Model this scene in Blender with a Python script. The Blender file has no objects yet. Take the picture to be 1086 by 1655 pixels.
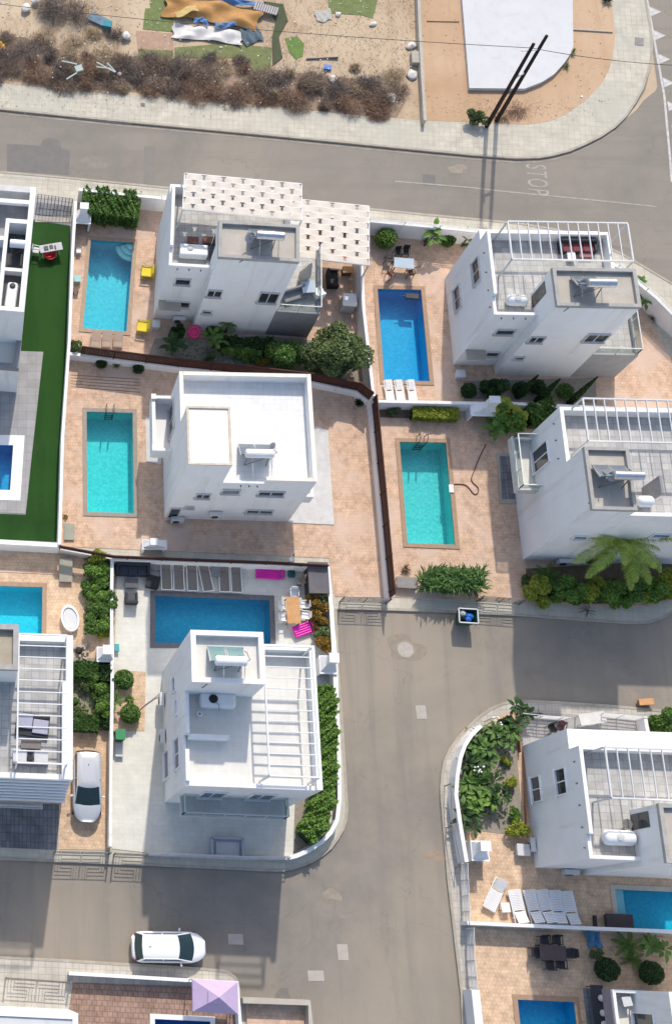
import bpy, bmesh, math, random
from mathutils import Vector, Matrix
from mathutils.geometry import tessellate_polygon
R = math.radians
rnd = random.Random(7)
scene = bpy.context.scene
col = scene.collection

# ------------------------------------------------------------------ camera
# surveyed camera: focal length and principal point in photo pixels (1086 x 1655), height in metres
CF, CPX, CPY, CH = 2112.22, -144.72, 827.5, 82.5
RV = Vector((0.99822064, 0.04350975, -0.0407732))
DV = Vector((0.02779212, -0.94446365, -0.32743855))
FV = Vector((-0.05275557, 0.32572275, -0.94399234))
CAM = Vector((-23.46379499, -29.29259278, CH))
cd = bpy.data.cameras.new('camera'); cam = bpy.data.objects.new('camera', cd); col.objects.link(cam)
cam.matrix_world = Matrix(((RV.x, -DV.x, -FV.x, CAM.x), (RV.y, -DV.y, -FV.y, CAM.y), (RV.z, -DV.z, -FV.z, CAM.z), (0, 0, 0, 1)))
cd.sensor_fit = 'VERTICAL'; cd.sensor_height = 24.0; cd.lens = CF / 1655 * 24.0
cd.shift_x = (543 - CPX) / 1655; cd.shift_y = 0
cd.clip_start = 1; cd.clip_end = 2000
scene.camera = cam
# ------------------------------------------------------------------ light
EL, AZ = R(43), R(7.0)          # the sun stands due north, a little east
sd = Vector((math.sin(AZ) * math.cos(EL), math.cos(AZ) * math.cos(EL), math.sin(EL)))
w = bpy.data.worlds.new('World'); scene.world = w; w.use_nodes = True
nt = w.node_tree; bg = nt.nodes['Background']; sky = nt.nodes.new('ShaderNodeTexSky')
sky.sky_type = 'NISHITA'; sky.sun_disc = False; sky.sun_elevation = EL; sky.sun_rotation = AZ
sky.air_density = 1.0; sky.dust_density = 2.0
nt.links.new(sky.outputs[0], bg.inputs[0]); bg.inputs[1].default_value = 0.15
sl = bpy.data.lights.new('sun', 'SUN'); sl.energy = 2.55; sl.angle = R(0.9); sl.color = (1, 0.93, 0.83)
so = bpy.data.objects.new('sun', sl); col.objects.link(so)
so.rotation_euler = sd.to_track_quat('Z', 'Y').to_euler()
scene.view_settings.view_transform = 'Standard'; scene.view_settings.look = 'None'
scene.view_settings.gamma = 1; scene.view_settings.exposure = 0.52

# ------------------------------------------------------------------ survey helpers
def U(x, y, z=0.0):
    d = FV + (x - CPX) / CF * RV + (y - CPY) / CF * DV
    s = (CH - z) / -d.z
    return Vector((CAM.x + d.x * s, CAM.y + d.y * s, z))
def Zm(ox, oy, s): return lambda x, y, z=0.0: U(ox + x * s, oy + y * s, z)
zA = Zm(220, 270, .36832); zD = Zm(700, 340, .35543); zE = Zm(800, 620, .26335); zG = Zm(820, 1140, .24494)
zF = Zm(230, 1000, .30387); zH = Zm(0, 980, .26596); zI = Zm(0, 280, .21739); zC = Zm(220, 560, .38674)
zK = Zm(680, 1120, .37385); z4 = Zm(0, 270, .27624); zP = Zm(0, 540, .27624); zPE = Zm(580, 620, .46593)
zHn = Zm(0, 880, .23020); zFn = Zm(160, 880, .36832); z6 = Zm(0, 1180, .28708); z7 = Zm(220, 1200, .34991)
zS = Zm(700, 1480, .35543); zl = Zm(180, 890, .20258); zr = Zm(400, 890, .14733); zg = Zm(240, 480, .35912)
zt = Zm(600, 320, .16575); zb = Zm(740, 600, .20258); zR = Zm(960, 400, .15711); zT = Zm(0, 0, .21179)
zU = Zm(220, 0, .23941); zV = Zm(460, 0, .22099); zW = Zm(686, 0, .36832); zb5 = Zm(700, 880, .35543)
zq = Zm(940, 1480, .13444); zX = Zm(0, 1360, .23020); zc2 = Zm(440, 310, .17495); za2 = Zm(270, 270, .21179)

# ------------------------------------------------------------------ materials
MAT = {}
def nodes(name, rough=.9, spec=.25):
    m = bpy.data.materials.new(name); m.use_nodes = True; t = m.node_tree; b = t.nodes['Principled BSDF']
    b.inputs['Roughness'].default_value = rough; b.inputs['Specular IOR Level'].default_value = spec; MAT[name] = m
    return m, t, t.nodes, t.links, b
def noise(t, vec, scale, detail=6, rough=.6, sc=None, rot=0, lo=.35, hi=.65, dist=0.0):
    N, L = t.nodes, t.links
    if sc: mp = N.new('ShaderNodeMapping'); mp.inputs['Scale'].default_value = sc; mp.inputs['Rotation'].default_value[2] = rot; L.new(vec, mp.inputs['Vector']); vec = mp.outputs['Vector']
    n = N.new('ShaderNodeTexNoise'); n.inputs['Scale'].default_value = scale; n.inputs['Detail'].default_value = detail; n.inputs['Roughness'].default_value = rough; n.inputs['Distortion'].default_value = dist
    L.new(vec, n.inputs['Vector']); r = N.new('ShaderNodeMapRange'); r.inputs['From Min'].default_value = lo; r.inputs['From Max'].default_value = hi; L.new(n.outputs['Fac'], r.inputs['Value']); return r.outputs['Result']
def mixc(t, f, a, b, k=1.0):
    N, L = t.nodes, t.links; x = N.new('ShaderNodeMixRGB')
    if k != 1: q = N.new('ShaderNodeMath'); q.operation = 'MULTIPLY'; q.inputs[1].default_value = k; L.new(f, q.inputs[0]); f = q.outputs[0]
    L.new(f, x.inputs[0])
    for i, c in ((1, a), (2, b)):
        if isinstance(c, tuple): x.inputs[i].default_value = (*c, 1)
        else: L.new(c, x.inputs[i])
    return x.outputs[0]
def roadmat(name, base, dark, dust, rust, streak_rot=0.0, streak=(1, .06, 1)):
    m, t, N, L, b = nodes(name, .93); g = N.new('ShaderNodeNewGeometry').outputs['Position']
    c = mixc(t, noise(t, g, .55, 10, .7), base, dark)
    c = mixc(t, noise(t, g, .075, 6, .6, lo=.40, hi=.62, dist=.8), c, dust, .85)
    c = mixc(t, noise(t, g, .9, 5, .6, sc=streak, rot=streak_rot, lo=.50, hi=.68), c, dark, .6)
    c = mixc(t, noise(t, g, .32, 9, .75, lo=.58, hi=.72), c, rust, .55)
    v = N.new('ShaderNodeTexVoronoi'); v.feature = 'DISTANCE_TO_EDGE'; v.inputs['Scale'].default_value = .16; v.inputs['Randomness'].default_value = 1
    mp = N.new('ShaderNodeMapping'); nn = N.new('ShaderNodeTexNoise'); nn.inputs['Scale'].default_value = .9; nn.inputs['Detail'].default_value = 6; L.new(g, nn.inputs['Vector'])
    va = N.new('ShaderNodeVectorMath'); va.operation = 'MULTIPLY_ADD'; va.inputs[1].default_value = (3, 3, 0); L.new(nn.outputs['Color'], va.inputs[0]); L.new(g, va.inputs[2]); L.new(va.outputs[0], v.inputs['Vector'])
    r = N.new('ShaderNodeMapRange'); r.inputs['From Min'].default_value = .0; r.inputs['From Max'].default_value = .006; r.inputs['To Min'].default_value = .5; r.inputs['To Max'].default_value = 0; L.new(v.outputs['Distance'], r.inputs['Value'])
    c = mixc(t, r.outputs['Result'], c, (.08, .07, .06), .5)
    c = mixc(t, noise(t, g, 26, 3, .8, lo=.3, hi=.7), c, dark, .35)
    L.new(c, b.inputs['Base Color']); return m
def wallmat(name, base, dirt_, k=.5):
    m, t, N, L, b = nodes(name, .9); g = N.new('ShaderNodeNewGeometry').outputs['Position']
    c = mixc(t, noise(t, g, .8, 8, .65), base, tuple(x * .94 for x in base))
    c = mixc(t, noise(t, g, 1.6, 5, .6, sc=(1, 1, .10), lo=.55, hi=.78), c, dirt_, k)
    c = mixc(t, noise(t, g, .45, 10, .8, lo=.56, hi=.75), c, dirt_, k * .7)
    L.new(c, b.inputs['Base Color']); bp = N.new('ShaderNodeBump'); bp.inputs['Strength'].default_value = .12; bp.inputs['Distance'].default_value = .02
    n = N.new('ShaderNodeTexNoise'); n.inputs['Scale'].default_value = 14; L.new(g, n.inputs['Vector']); L.new(n.outputs['Fac'], bp.inputs['Height']); L.new(bp.outputs[0], b.inputs['Normal']); return m
def lerp(a, b, t): return tuple(x + (y - x) * t for x, y in zip(a, b))
def mat(name, c, c2=None, rough=.8, scale=1.5, bump=0., bscale=30, metal=0., spec=.3, alpha=None, c3=None, s3=.12, detail=6):
    if name in MAT: return MAT[name]
    m = bpy.data.materials.new(name); m.use_nodes = True; t = m.node_tree; N = t.nodes; L = t.links
    b = N['Principled BSDF']; b.inputs['Roughness'].default_value = rough; b.inputs['Metallic'].default_value = metal
    b.inputs['Specular IOR Level'].default_value = spec
    tc = N.new('ShaderNodeTexCoord'); cur = None
    if c2 is None: c2 = lerp(c, (0, 0, 0), .12)
    n = N.new('ShaderNodeTexNoise'); n.inputs['Scale'].default_value = scale; n.inputs['Detail'].default_value = detail
    n.inputs['Roughness'].default_value = .65
    L.new(tc.outputs['Object'], n.inputs['Vector'])
    r = N.new('ShaderNodeValToRGB'); r.color_ramp.elements[0].position = .32; r.color_ramp.elements[1].position = .68
    r.color_ramp.elements[0].color = (*c2, 1); r.color_ramp.elements[1].color = (*c, 1)
    L.new(n.outputs['Fac'], r.inputs['Fac']); cur = r.outputs['Color']
    if c3 is not None:
        n3 = N.new('ShaderNodeTexNoise'); n3.inputs['Scale'].default_value = s3; n3.inputs['Detail'].default_value = 4
        L.new(tc.outputs['Object'], n3.inputs['Vector'])
        r3 = N.new('ShaderNodeValToRGB'); r3.color_ramp.elements[0].position = .45; r3.color_ramp.elements[1].position = .65
        L.new(n3.outputs['Fac'], r3.inputs['Fac'])
        mx = N.new('ShaderNodeMixRGB'); L.new(r3.outputs['Color'], mx.inputs[0]); L.new(cur, mx.inputs[1]); mx.inputs[2].default_value = (*c3, 1)
        cur = mx.outputs[0]
    L.new(cur, b.inputs['Base Color'])
    if bump:
        nb = N.new('ShaderNodeTexNoise'); nb.inputs['Scale'].default_value = bscale; nb.inputs['Detail'].default_value = 3
        L.new(tc.outputs['Object'], nb.inputs['Vector'])
        bp = N.new('ShaderNodeBump'); bp.inputs['Strength'].default_value = bump; bp.inputs['Distance'].default_value = .03
        L.new(nb.outputs['Fac'], bp.inputs['Height']); L.new(bp.outputs['Normal'], b.inputs['Normal'])
    if alpha is not None: b.inputs['Alpha'].default_value = alpha
    m['col'] = c; MAT[name] = m
    return m
def brick(name, c, c2, mortar, sx=.4, sy=.4, mort=.02, rot=0., rough=.85, offset=0., c3=None, s3=.15, blotch=1.0, tint=.5):
    """tiled paving: cells of sx x sy metres, with blotchy variation"""
    if name in MAT: return MAT[name]
    m = bpy.data.materials.new(name); m.use_nodes = True; t = m.node_tree; N = t.nodes; L = t.links
    b = N['Principled BSDF']; b.inputs['Roughness'].default_value = rough; b.inputs['Specular IOR Level'].default_value = .25
    g = N.new('ShaderNodeNewGeometry'); mp = N.new('ShaderNodeMapping'); mp.inputs['Rotation'].default_value[2] = R(rot)
    L.new(g.outputs['Position'], mp.inputs['Vector'])
    nz = N.new('ShaderNodeTexNoise'); nz.inputs['Scale'].default_value = 3; L.new(g.outputs['Position'], nz.inputs['Vector'])
    br = N.new('ShaderNodeTexBrick'); br.offset = offset; br.inputs['Scale'].default_value = 1
    br.inputs['Brick Width'].default_value = sx; br.inputs['Row Height'].default_value = sy; br.inputs['Mortar Size'].default_value = mort
    br.inputs['Mortar Smooth'].default_value = .3; br.inputs['Bias'].default_value = 0
    br.inputs['Color1'].default_value = (*c, 1); br.inputs['Color2'].default_value = (*c2, 1); br.inputs['Mortar'].default_value = (*mortar, 1)
    L.new(mp.outputs['Vector'], br.inputs['Vector'])
    n = N.new('ShaderNodeTexNoise'); n.inputs['Scale'].default_value = blotch; n.inputs['Detail'].default_value = 8; n.inputs['Roughness'].default_value = .7
    L.new(g.outputs['Position'], n.inputs['Vector'])
    mr = N.new('ShaderNodeMapRange'); mr.inputs['From Min'].default_value = .3; mr.inputs['From Max'].default_value = .7
    mr.inputs['To Min'].default_value = 1 - .35 * tint; mr.inputs['To Max'].default_value = 1 + .25 * tint; L.new(n.outputs['Fac'], mr.inputs['Value'])
    mu = N.new('ShaderNodeVectorMath'); mu.operation = 'SCALE'; L.new(br.outputs['Color'], mu.inputs[0]); L.new(mr.outputs['Result'], mu.inputs['Scale'])
    cur = mu.outputs['Vector']
    if c3:
        n3 = N.new('ShaderNodeTexNoise'); n3.inputs['Scale'].default_value = s3; n3.inputs['Detail'].default_value = 5
        L.new(g.outputs['Position'], n3.inputs['Vector'])
        r3 = N.new('ShaderNodeValToRGB'); r3.color_ramp.elements[0].position = .45; r3.color_ramp.elements[1].position = .7
        L.new(n3.outputs['Fac'], r3.inputs['Fac'])
        mx = N.new('ShaderNodeMixRGB'); L.new(r3.outputs['Color'], mx.inputs[0]); L.new(cur, mx.inputs[1]); mx.inputs[2].default_value = (*c3, 1)
        cur = mx.outputs[0]
    L.new(cur, b.inputs['Base Color'])
    bp = N.new('ShaderNodeBump'); bp.inputs['Strength'].default_value = .3; bp.inputs['Distance'].default_value = .02
    L.new(br.outputs['Fac'], bp.inputs['Height']); bp.invert = True; L.new(bp.outputs['Normal'], b.inputs['Normal'])
    MAT[name] = m; return m
def leafmat(name, a, b_, tr=.25):
    if name in MAT: return MAT[name]
    m = bpy.data.materials.new(name); m.use_nodes = True; t = m.node_tree; N = t.nodes; L = t.links
    p = N['Principled BSDF']; p.inputs['Roughness'].default_value = .55; p.inputs['Specular IOR Level'].default_value = .25
    g = N.new('ShaderNodeNewGeometry'); r = N.new('ShaderNodeValToRGB'); tc = N.new('ShaderNodeTexCoord')
    r.color_ramp.elements[0].color = (*a, 1); r.color_ramp.elements[1].color = (*b_, 1)
    n = N.new('ShaderNodeTexNoise'); n.inputs['Scale'].default_value = 1.6; L.new(tc.outputs['Object'], n.inputs['Vector'])
    ad = N.new('ShaderNodeMath'); ad.operation = 'MULTIPLY_ADD'; ad.inputs[1].default_value = .55
    L.new(g.outputs['Random Per Island'], ad.inputs[0])
    m2 = N.new('ShaderNodeMath'); m2.operation = 'MULTIPLY'; m2.inputs[1].default_value = .5; L.new(n.outputs['Fac'], m2.inputs[0])
    L.new(m2.outputs[0], ad.inputs[2]); L.new(ad.outputs[0], r.inputs['Fac']); L.new(r.outputs['Color'], p.inputs['Base Color'])
    tb = N.new('ShaderNodeBsdfTranslucent'); L.new(r.outputs['Color'], tb.inputs['Color'])
    mx = N.new('ShaderNodeMixShader'); mx.inputs[0].default_value = tr
    L.new(p.outputs[0], mx.inputs[1]); L.new(tb.outputs[0], mx.inputs[2]); L.new(mx.outputs[0], N['Material Output'].inputs['Surface'])
    MAT[name] = m; return m
def glassmat(name, c, op=.35, rough=.05):
    if name in MAT: return MAT[name]
    m = bpy.data.materials.new(name); m.use_nodes = True; t = m.node_tree; N = t.nodes; L = t.links
    tr = N.new('ShaderNodeBsdfTransparent'); tr.inputs[0].default_value = (*lerp(c, (1, 1, 1), .4), 1)
    p = N['Principled BSDF']; p.inputs['Base Color'].default_value = (*c, 1); p.inputs['Roughness'].default_value = rough
    mx = N.new('ShaderNodeMixShader'); mx.inputs[0].default_value = op
    L.new(tr.outputs[0], mx.inputs[1]); L.new(p.outputs[0], mx.inputs[2]); L.new(mx.outputs[0], N['Material Output'].inputs['Surface'])
    MAT[name] = m; return m
def watermat(name, c):
    if name in MAT: return MAT[name]
    m = bpy.data.materials.new(name); m.use_nodes = True; t = m.node_tree; N = t.nodes; L = t.links
    tr = N.new('ShaderNodeBsdfTransparent'); tr.inputs[0].default_value = (*c, 1)
    gl = N.new('ShaderNodeBsdfGlossy'); gl.inputs['Roughness'].default_value = .06
    fr = N.new('ShaderNodeFresnel'); fr.inputs[0].default_value = 1.33
    tc = N.new('ShaderNodeTexCoord'); n = N.new('ShaderNodeTexNoise'); n.inputs['Scale'].default_value = 2.2; n.inputs['Detail'].default_value = 3
    L.new(tc.outputs['Object'], n.inputs['Vector']); bp = N.new('ShaderNodeBump'); bp.inputs['Strength'].default_value = .05; bp.inputs['Distance'].default_value = .1
    L.new(n.outputs['Fac'], bp.inputs['Height']); L.new(bp.outputs[0], gl.inputs['Normal']); L.new(bp.outputs[0], fr.inputs['Normal'])
    mx = N.new('ShaderNodeMixShader'); L.new(fr.outputs[0], mx.inputs[0]); L.new(tr.outputs[0], mx.inputs[1]); L.new(gl.outputs[0], mx.inputs[2])
    L.new(mx.outputs[0], N['Material Output'].inputs['Surface']); MAT[name] = m; return m
def tilemat(name, a, b_):
    if name in MAT: return MAT[name]
    m = bpy.data.materials.new(name); m.use_nodes = True; t = m.node_tree; N = t.nodes; L = t.links
    p = N['Principled BSDF']; p.inputs['Roughness'].default_value = .4
    g = N.new('ShaderNodeNewGeometry'); v = N.new('ShaderNodeTexVoronoi'); v.inputs['Scale'].default_value = 7
    L.new(g.outputs['Position'], v.inputs['Vector']); r = N.new('ShaderNodeValToRGB')
    r.color_ramp.elements[0].color = (*a, 1); r.color_ramp.elements[1].color = (*b_, 1)
    sp = N.new('ShaderNodeSeparateColor'); L.new(v.outputs['Color'], sp.inputs[0]); L.new(sp.outputs[0], r.inputs[0])
    L.new(r.outputs[0], p.inputs['Base Color']); MAT[name] = m; return m

white = wallmat('white_render', (.79, .79, .785), (.55, .52, .48), .6)
cream_roof = mat('cream_roof_paint', (.80, .765, .69), (.70, .64, .53), rough=.9, scale=1.2, c3=(.74, .69, .60), s3=.6)
greywhite = mat('grey_white_concrete', (.62, .61, .59), (.50, .49, .47), rough=.9, scale=2)
grey = mat('grey_render', (.27, .27, .28), (.22, .22, .23), rough=.9, scale=1.5)
midgrey = mat('weathered_grey_screed', (.50, .46, .40), (.38, .35, .30), rough=.95, scale=1.1, c3=(.43, .39, .33), s3=.8)
darkgrey = mat('dark_grey_screed', (.12, .12, .125), (.075, .075, .08), rough=.9, scale=2)
frost = mat('painted_metal_grey', (.62, .62, .61), (.54, .54, .54), rough=.5, scale=4)
greymetal = mat('grey_metal', (.22, .21, .20), (.15, .14, .135), rough=.5, scale=5, metal=.2)
darkmetal = mat('dark_metal', (.045, .045, .05), (.03, .03, .03), rough=.45, scale=5)
steel = mat('brushed_steel', (.62, .63, .65), (.48, .49, .52), rough=.28, scale=3, metal=.85)
whiteplast = mat('white_plastic', (.82, .82, .81), (.74, .74, .73), rough=.4, scale=2)
black = mat('black_plastic', (.02, .021, .024), (.012, .012, .013), rough=.5)
brownfence = mat('brown_fence_paint', (.075, .030, .022), (.045, .018, .014), rough=.7, scale=3)
wood = mat('orange_wood', (.62, .34, .15), (.50, .26, .10), rough=.6, scale=3)
woodgrey = mat('grey_brown_wood', (.20, .16, .13), (.13, .10, .085), rough=.8, scale=4)
taupe = mat('taupe_mesh_fabric', (.23, .20, .18), (.17, .15, .135), rough=.85, scale=9)
charcoal = mat('charcoal_rattan', (.05, .052, .06), (.03, .031, .035), rough=.75, scale=14)
greyfab = mat('grey_cushion_fabric', (.25, .25, .27), (.19, .19, .20), rough=.9, scale=8)
soil = mat('planting_soil', (.20, .145, .10), (.12, .085, .06), rough=1, scale=3, bump=.6)
gravel = mat('garden_gravel', (.34, .30, .25), (.24, .21, .17), rough=1, scale=9, bump=.6)
glass = glassmat('balcony_glass', (.30, .42, .40), .3)
pane = mat('window_glass', (.035, .042, .05), (.02, .025, .03), rough=.08, spec=.6)
solar = mat('solar_collector_glass', (.16, .19, .22), (.11, .13, .16), rough=.12, scale=1, spec=.6)
solarteal = mat('teal_collector_glass', (.16, .27, .28), (.12, .22, .23), rough=.12, scale=1, spec=.6)
asphalt = roadmat('asphalt', (.258, .232, .196), (.208, .188, .162), (.345, .292, .225), (.37, .27, .19), R(6))
asphalt2 = roadmat('old_asphalt', (.240, .218, .187), (.20, .182, .157), (.29, .255, .208), (.30, .24, .185), R(3), (.06, 1, 1))
patch = mat('asphalt_patch', (.185, .173, .16), (.155, .148, .138), rough=.92, scale=1.5)
patchl = mat('pale_dust_patch', (.33, .28, .215), (.24, .21, .17), rough=.95, scale=2.5)
kerbm = mat('kerb_concrete', (.42, .38, .32), (.32, .285, .23), rough=.9, scale=2)
pave = brick('pavement_slabs', (.53, .49, .40), (.49, .45, .37), (.41, .375, .30), .4, .4, .018, rot=3, c3=(.44, .42, .35), s3=.3, tint=.6)
pave2 = brick('grey_pavement_slabs', (.50, .465, .405), (.45, .42, .365), (.36, .335, .29), .4, .4, .02, tint=.6)
terra = brick('stamped_terracotta', (.63, .44, .31), (.57, .39, .272), (.52, .355, .25), .21, .21, .02, offset=.5, blotch=2.2, tint=.95, c3=(.60, .455, .36), s3=.45)
terrad = brick('sandy_stamped_paving', (.655, .475, .32), (.61, .435, .29), (.55, .385, .26), .22, .22, .02, offset=.5, blotch=2.2, tint=.95)
redpave = brick('red_brown_paving', (.38, .25, .19), (.31, .20, .15), (.24, .16, .12), .3, .3, .03, offset=.5, blotch=2, tint=1)
lightpave = brick('pale_deck_paving', (.66, .645, .575), (.635, .62, .55), (.59, .57, .51), .6, .3, .012, offset=.5, blotch=1.2, tint=.35)
greypave = brick('grey_deck_paving', (.36, .35, .34), (.31, .30, .295), (.25, .245, .24), .6, .6, .015, tint=.4)
tileg = brick('grey_roof_tiles', (.50, .49, .46), (.40, .39, .37), (.33, .325, .31), .42, .42, .02, tint=.7, blotch=.9)
tilew = brick('white_roof_tiles', (.74, .735, .71), (.71, .70, .68), (.64, .63, .61), .35, .35, .014, tint=.25)
tilec = brick('cream_roof_tiles', (.70, .68, .62), (.685, .665, .61), (.65, .63, .58), .4, .4, .014, tint=.3)
darkpave = brick('dark_block_paving', (.21, .215, .23), (.155, .16, .17), (.11, .11, .115), .25, .5, .02, tint=1)
grass = roadmat('artificial_turf', (.018, .068, .010), (.011, .044, .007), (.024, .080, .012), (.030, .064, .013))
dirt = roadmat('dry_dirt', (.50, .385, .26), (.36, .255, .165), (.58, .47, .33), (.33, .20, .12))
redsoil = roadmat('orange_soil', (.49, .33, .205), (.42, .27, .16), (.55, .40, .27), (.40, .245, .145))
concrete_w = wallmat('white_slab_concrete', (.58, .58, .575), (.46, .45, .43), .6)
carpaint = mat('white_car_paint', (.80, .80, .80), (.79, .79, .79), rough=.22, spec=.5)
carglass = mat('car_window_glass', (.015, .035, .038), (.012, .025, .028), rough=.05, spec=.7)
tyre = mat('tyre_rubber', (.025, .025, .025), (.02, .02, .02), rough=.9)
pink = mat('magenta_vinyl', (.78, .03, .45), (.66, .02, .36), rough=.35)
mauve = mat('mauve_canopy_fabric', (.54, .42, .60), (.48, .37, .54), rough=.9)
yellow = mat('yellow_cushion', (.78, .62, .05), (.66, .52, .04), rough=.8)
redp = mat('red_plastic', (.60, .04, .05), (.5, .03, .04), rough=.4)
bluep = mat('blue_plastic', (.03, .16, .55), (.02, .11, .42), rough=.45)
greenp = mat('dark_green_plastic', (.03, .11, .07), (.02, .08, .05), rough=.5)
teal = mat('teal_plastic', (.08, .38, .40), (.06, .30, .32), rough=.5)
sail = mat('cream_shade_fabric', (.68, .62, .54), (.63, .57, .49), rough=.9, scale=2)
lg = leafmat('fresh_leaf', (.06, .13, .02), (.25, .42, .085))
lgd = leafmat('dark_leaf', (.018, .042, .014), (.06, .12, .035))
lgm = leafmat('mid_leaf', (.036, .088, .018), (.17, .30, .065))
lgo = leafmat('olive_leaf', (.05, .08, .027), (.22, .285, .11))
lgy = leafmat('yellow_green_leaf', (.13, .19, .02), (.46, .48, .07))
lgc = leafmat('croton_leaf', (.10, .12, .02), (.42, .20, .04))
lpalm = leafmat('palm_leaf', (.16, .30, .035), (.62, .70, .18), .35)
dead = leafmat('dead_twig', (.065, .045, .034), (.31, .225, .165), .05)
deadt = leafmat('straw_weed', (.20, .14, .08), (.46, .35, .22), .05)
barkm = mat('bark', (.13, .095, .065), (.08, .06, .045), rough=1, scale=6)

# ------------------------------------------------------------------ mesh builder
class MB:
    def __init__(s): s.v = []; s.f = []
    def add(s, vs, fs):
        o = len(s.v); s.v += [tuple(v) for v in vs]; s.f += [tuple(i + o for i in f) for f in fs]; return s
    def box(s, x0, y0, z0, x1, y1, z1):
        return s.add([(x0, y0, z0), (x1, y0, z0), (x1, y1, z0), (x0, y1, z0), (x0, y0, z1), (x1, y0, z1), (x1, y1, z1), (x0, y1, z1)],
                     [(0, 3, 2, 1), (4, 5, 6, 7), (0, 1, 5, 4), (1, 2, 6, 5), (2, 3, 7, 6), (3, 0, 4, 7)])
    def obox(s, c, sx, sy, sz, rz=0, tilt=0):
        """box centred at c, turned rz about Z after tilting about X"""
        m = Matrix.Translation(c) @ Matrix.Rotation(rz, 4, 'Z') @ Matrix.Rotation(tilt, 4, 'X')
        h = [(-sx / 2, -sy / 2, -sz / 2), (sx / 2, -sy / 2, -sz / 2), (sx / 2, sy / 2, -sz / 2), (-sx / 2, sy / 2, -sz / 2)]
        vs = [m @ Vector(p) for p in h] + [m @ Vector((p[0], p[1], sz / 2)) for p in h]
        return s.add(vs, [(0, 3, 2, 1), (4, 5, 6, 7), (0, 1, 5, 4), (1, 2, 6, 5), (2, 3, 7, 6), (3, 0, 4, 7)])
    def bar(s, p, q, a=.05, b=None):
        """square bar from p to q"""
        b = b or a; p = Vector(p); q = Vector(q); d = (q - p).normalized()
        up = Vector((0, 0, 1)) if abs(d.z) < .95 else Vector((0, 1, 0))
        x = d.cross(up).normalized() * a / 2; y = x.cross(d).normalized() * b / 2
        vs = [p - x - y, p + x - y, p + x + y, p - x + y, q - x - y, q + x - y, q + x + y, q - x + y]
        return s.add(vs, [(0, 1, 2, 3), (7, 6, 5, 4), (0, 4, 5, 1), (1, 5, 6, 2), (2, 6, 7, 3), (3, 7, 4, 0)])
    def tube(s, pts, rs, n=10, cap=True):
        pts = [Vector(p) for p in pts]
        if not isinstance(rs, (list, tuple)): rs = [rs] * len(pts)
        o = len(s.v)
        for i, p in enumerate(pts):
            d = (pts[min(i + 1, len(pts) - 1)] - pts[max(i - 1, 0)]).normalized()
            up = Vector((0, 0, 1)) if abs(d.z) < .9 else Vector((0, 1, 0))
            x = d.cross(up).normalized(); y = x.cross(d)
            for k in range(n):
                a = 2 * math.pi * k / n; s.v.append(tuple(p + (x * math.cos(a) + y * math.sin(a)) * rs[i]))
        for i in range(len(pts) - 1):
            for k in range(n):
                k2 = (k + 1) % n; s.f.append((o + i * n + k, o + i * n + k2, o + (i + 1) * n + k2, o + (i + 1) * n + k))
        if cap:
            s.f.append(tuple(o + k for k in range(n))[::-1]); s.f.append(tuple(o + (len(pts) - 1) * n + k for k in range(n)))
        return s
    def lathe(s, c, prof, n=16, cap=True):
        o = len(s.v)
        for r, z in prof:
            for k in range(n):
                a = 2 * math.pi * k / n; s.v.append((c[0] + r * math.cos(a), c[1] + r * math.sin(a), c[2] + z))
        for i in range(len(prof) - 1):
            for k in range(n):
                k2 = (k + 1) % n; s.f.append((o + i * n + k, o + i * n + k2, o + (i + 1) * n + k2, o + (i + 1) * n + k))
        if cap:
            s.f.append(tuple(o + k for k in range(n))[::-1]); s.f.append(tuple(o + (len(prof) - 1) * n + k for k in range(n)))
        return s
    def sheet(s, poly, z, holes=()):
        rings = [[Vector((p[0], p[1], 0)) for p in poly]] + [[Vector((p[0], p[1], 0)) for p in h] for h in holes]
        tr = tessellate_polygon(rings); flat = [p for r in rings for p in r]; o = len(s.v)
        s.v += [(p.x, p.y, z) for p in flat]
        for a, b, c in tr:
            A, B, C = flat[a], flat[b], flat[c]
            if (B - A).cross(C - A).z < 0: b, c = c, b
            s.f.append((o + a, o + b, o + c))
        return s
    def sides(s, poly, z0, z1, inward=False):
        n = len(poly)
        area = sum(poly[i][0] * poly[(i + 1) % n][1] - poly[(i + 1) % n][0] * poly[i][1] for i in range(n))
        P = list(poly) if (area > 0) != inward else list(poly)[::-1]
        for i in range(n):
            a, b = P[i], P[(i + 1) % n]
            s.add([(a[0], a[1], z0), (b[0], b[1], z0), (b[0], b[1], z1), (a[0], a[1], z1)], [(0, 1, 2, 3)])
        return s
    def prism(s, poly, z0, z1, holes=()):
        s.sheet(poly, z1, holes); s.sides(poly, z0, z1)
        for h in holes: s.sides(h, z0, z1, True)
        return s
    def build(s, name, m, parent=None, smooth=False, world=True, bevel=0):
        v = s.v
        me = bpy.data.meshes.new(name); ob = bpy.data.objects.new(name, me); col.objects.link(ob)
        if parent is not None:
            if world and parent.rotation_euler.z == 0:
                L = parent.location
                p = parent.parent
                while p: L = L + p.location; p = p.parent
                v = [(x - L.x, y - L.y, z - L.z) for x, y, z in v]
            ob.parent = parent
        else:
            x0 = sum(min(a[i] for a in v) * (1 - k) + max(a[i] for a in v) * k for i, k in ((0, .5),)); y0 = (min(a[1] for a in v) + max(a[1] for a in v)) / 2; zz = min(a[2] for a in v)
            ob.location = (x0, y0, zz); v = [(x - x0, y - y0, z - zz) for x, y, z in v]
        me.from_pydata(v, [], s.f); me.update()
        if smooth:
            for p in me.polygons: p.use_smooth = True
        me.materials.append(m)
        if bevel:
            b = ob.modifiers.new('bevel', 'BEVEL'); b.width = bevel; b.segments = 2; b.limit_method = 'ANGLE'
        return ob
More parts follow.
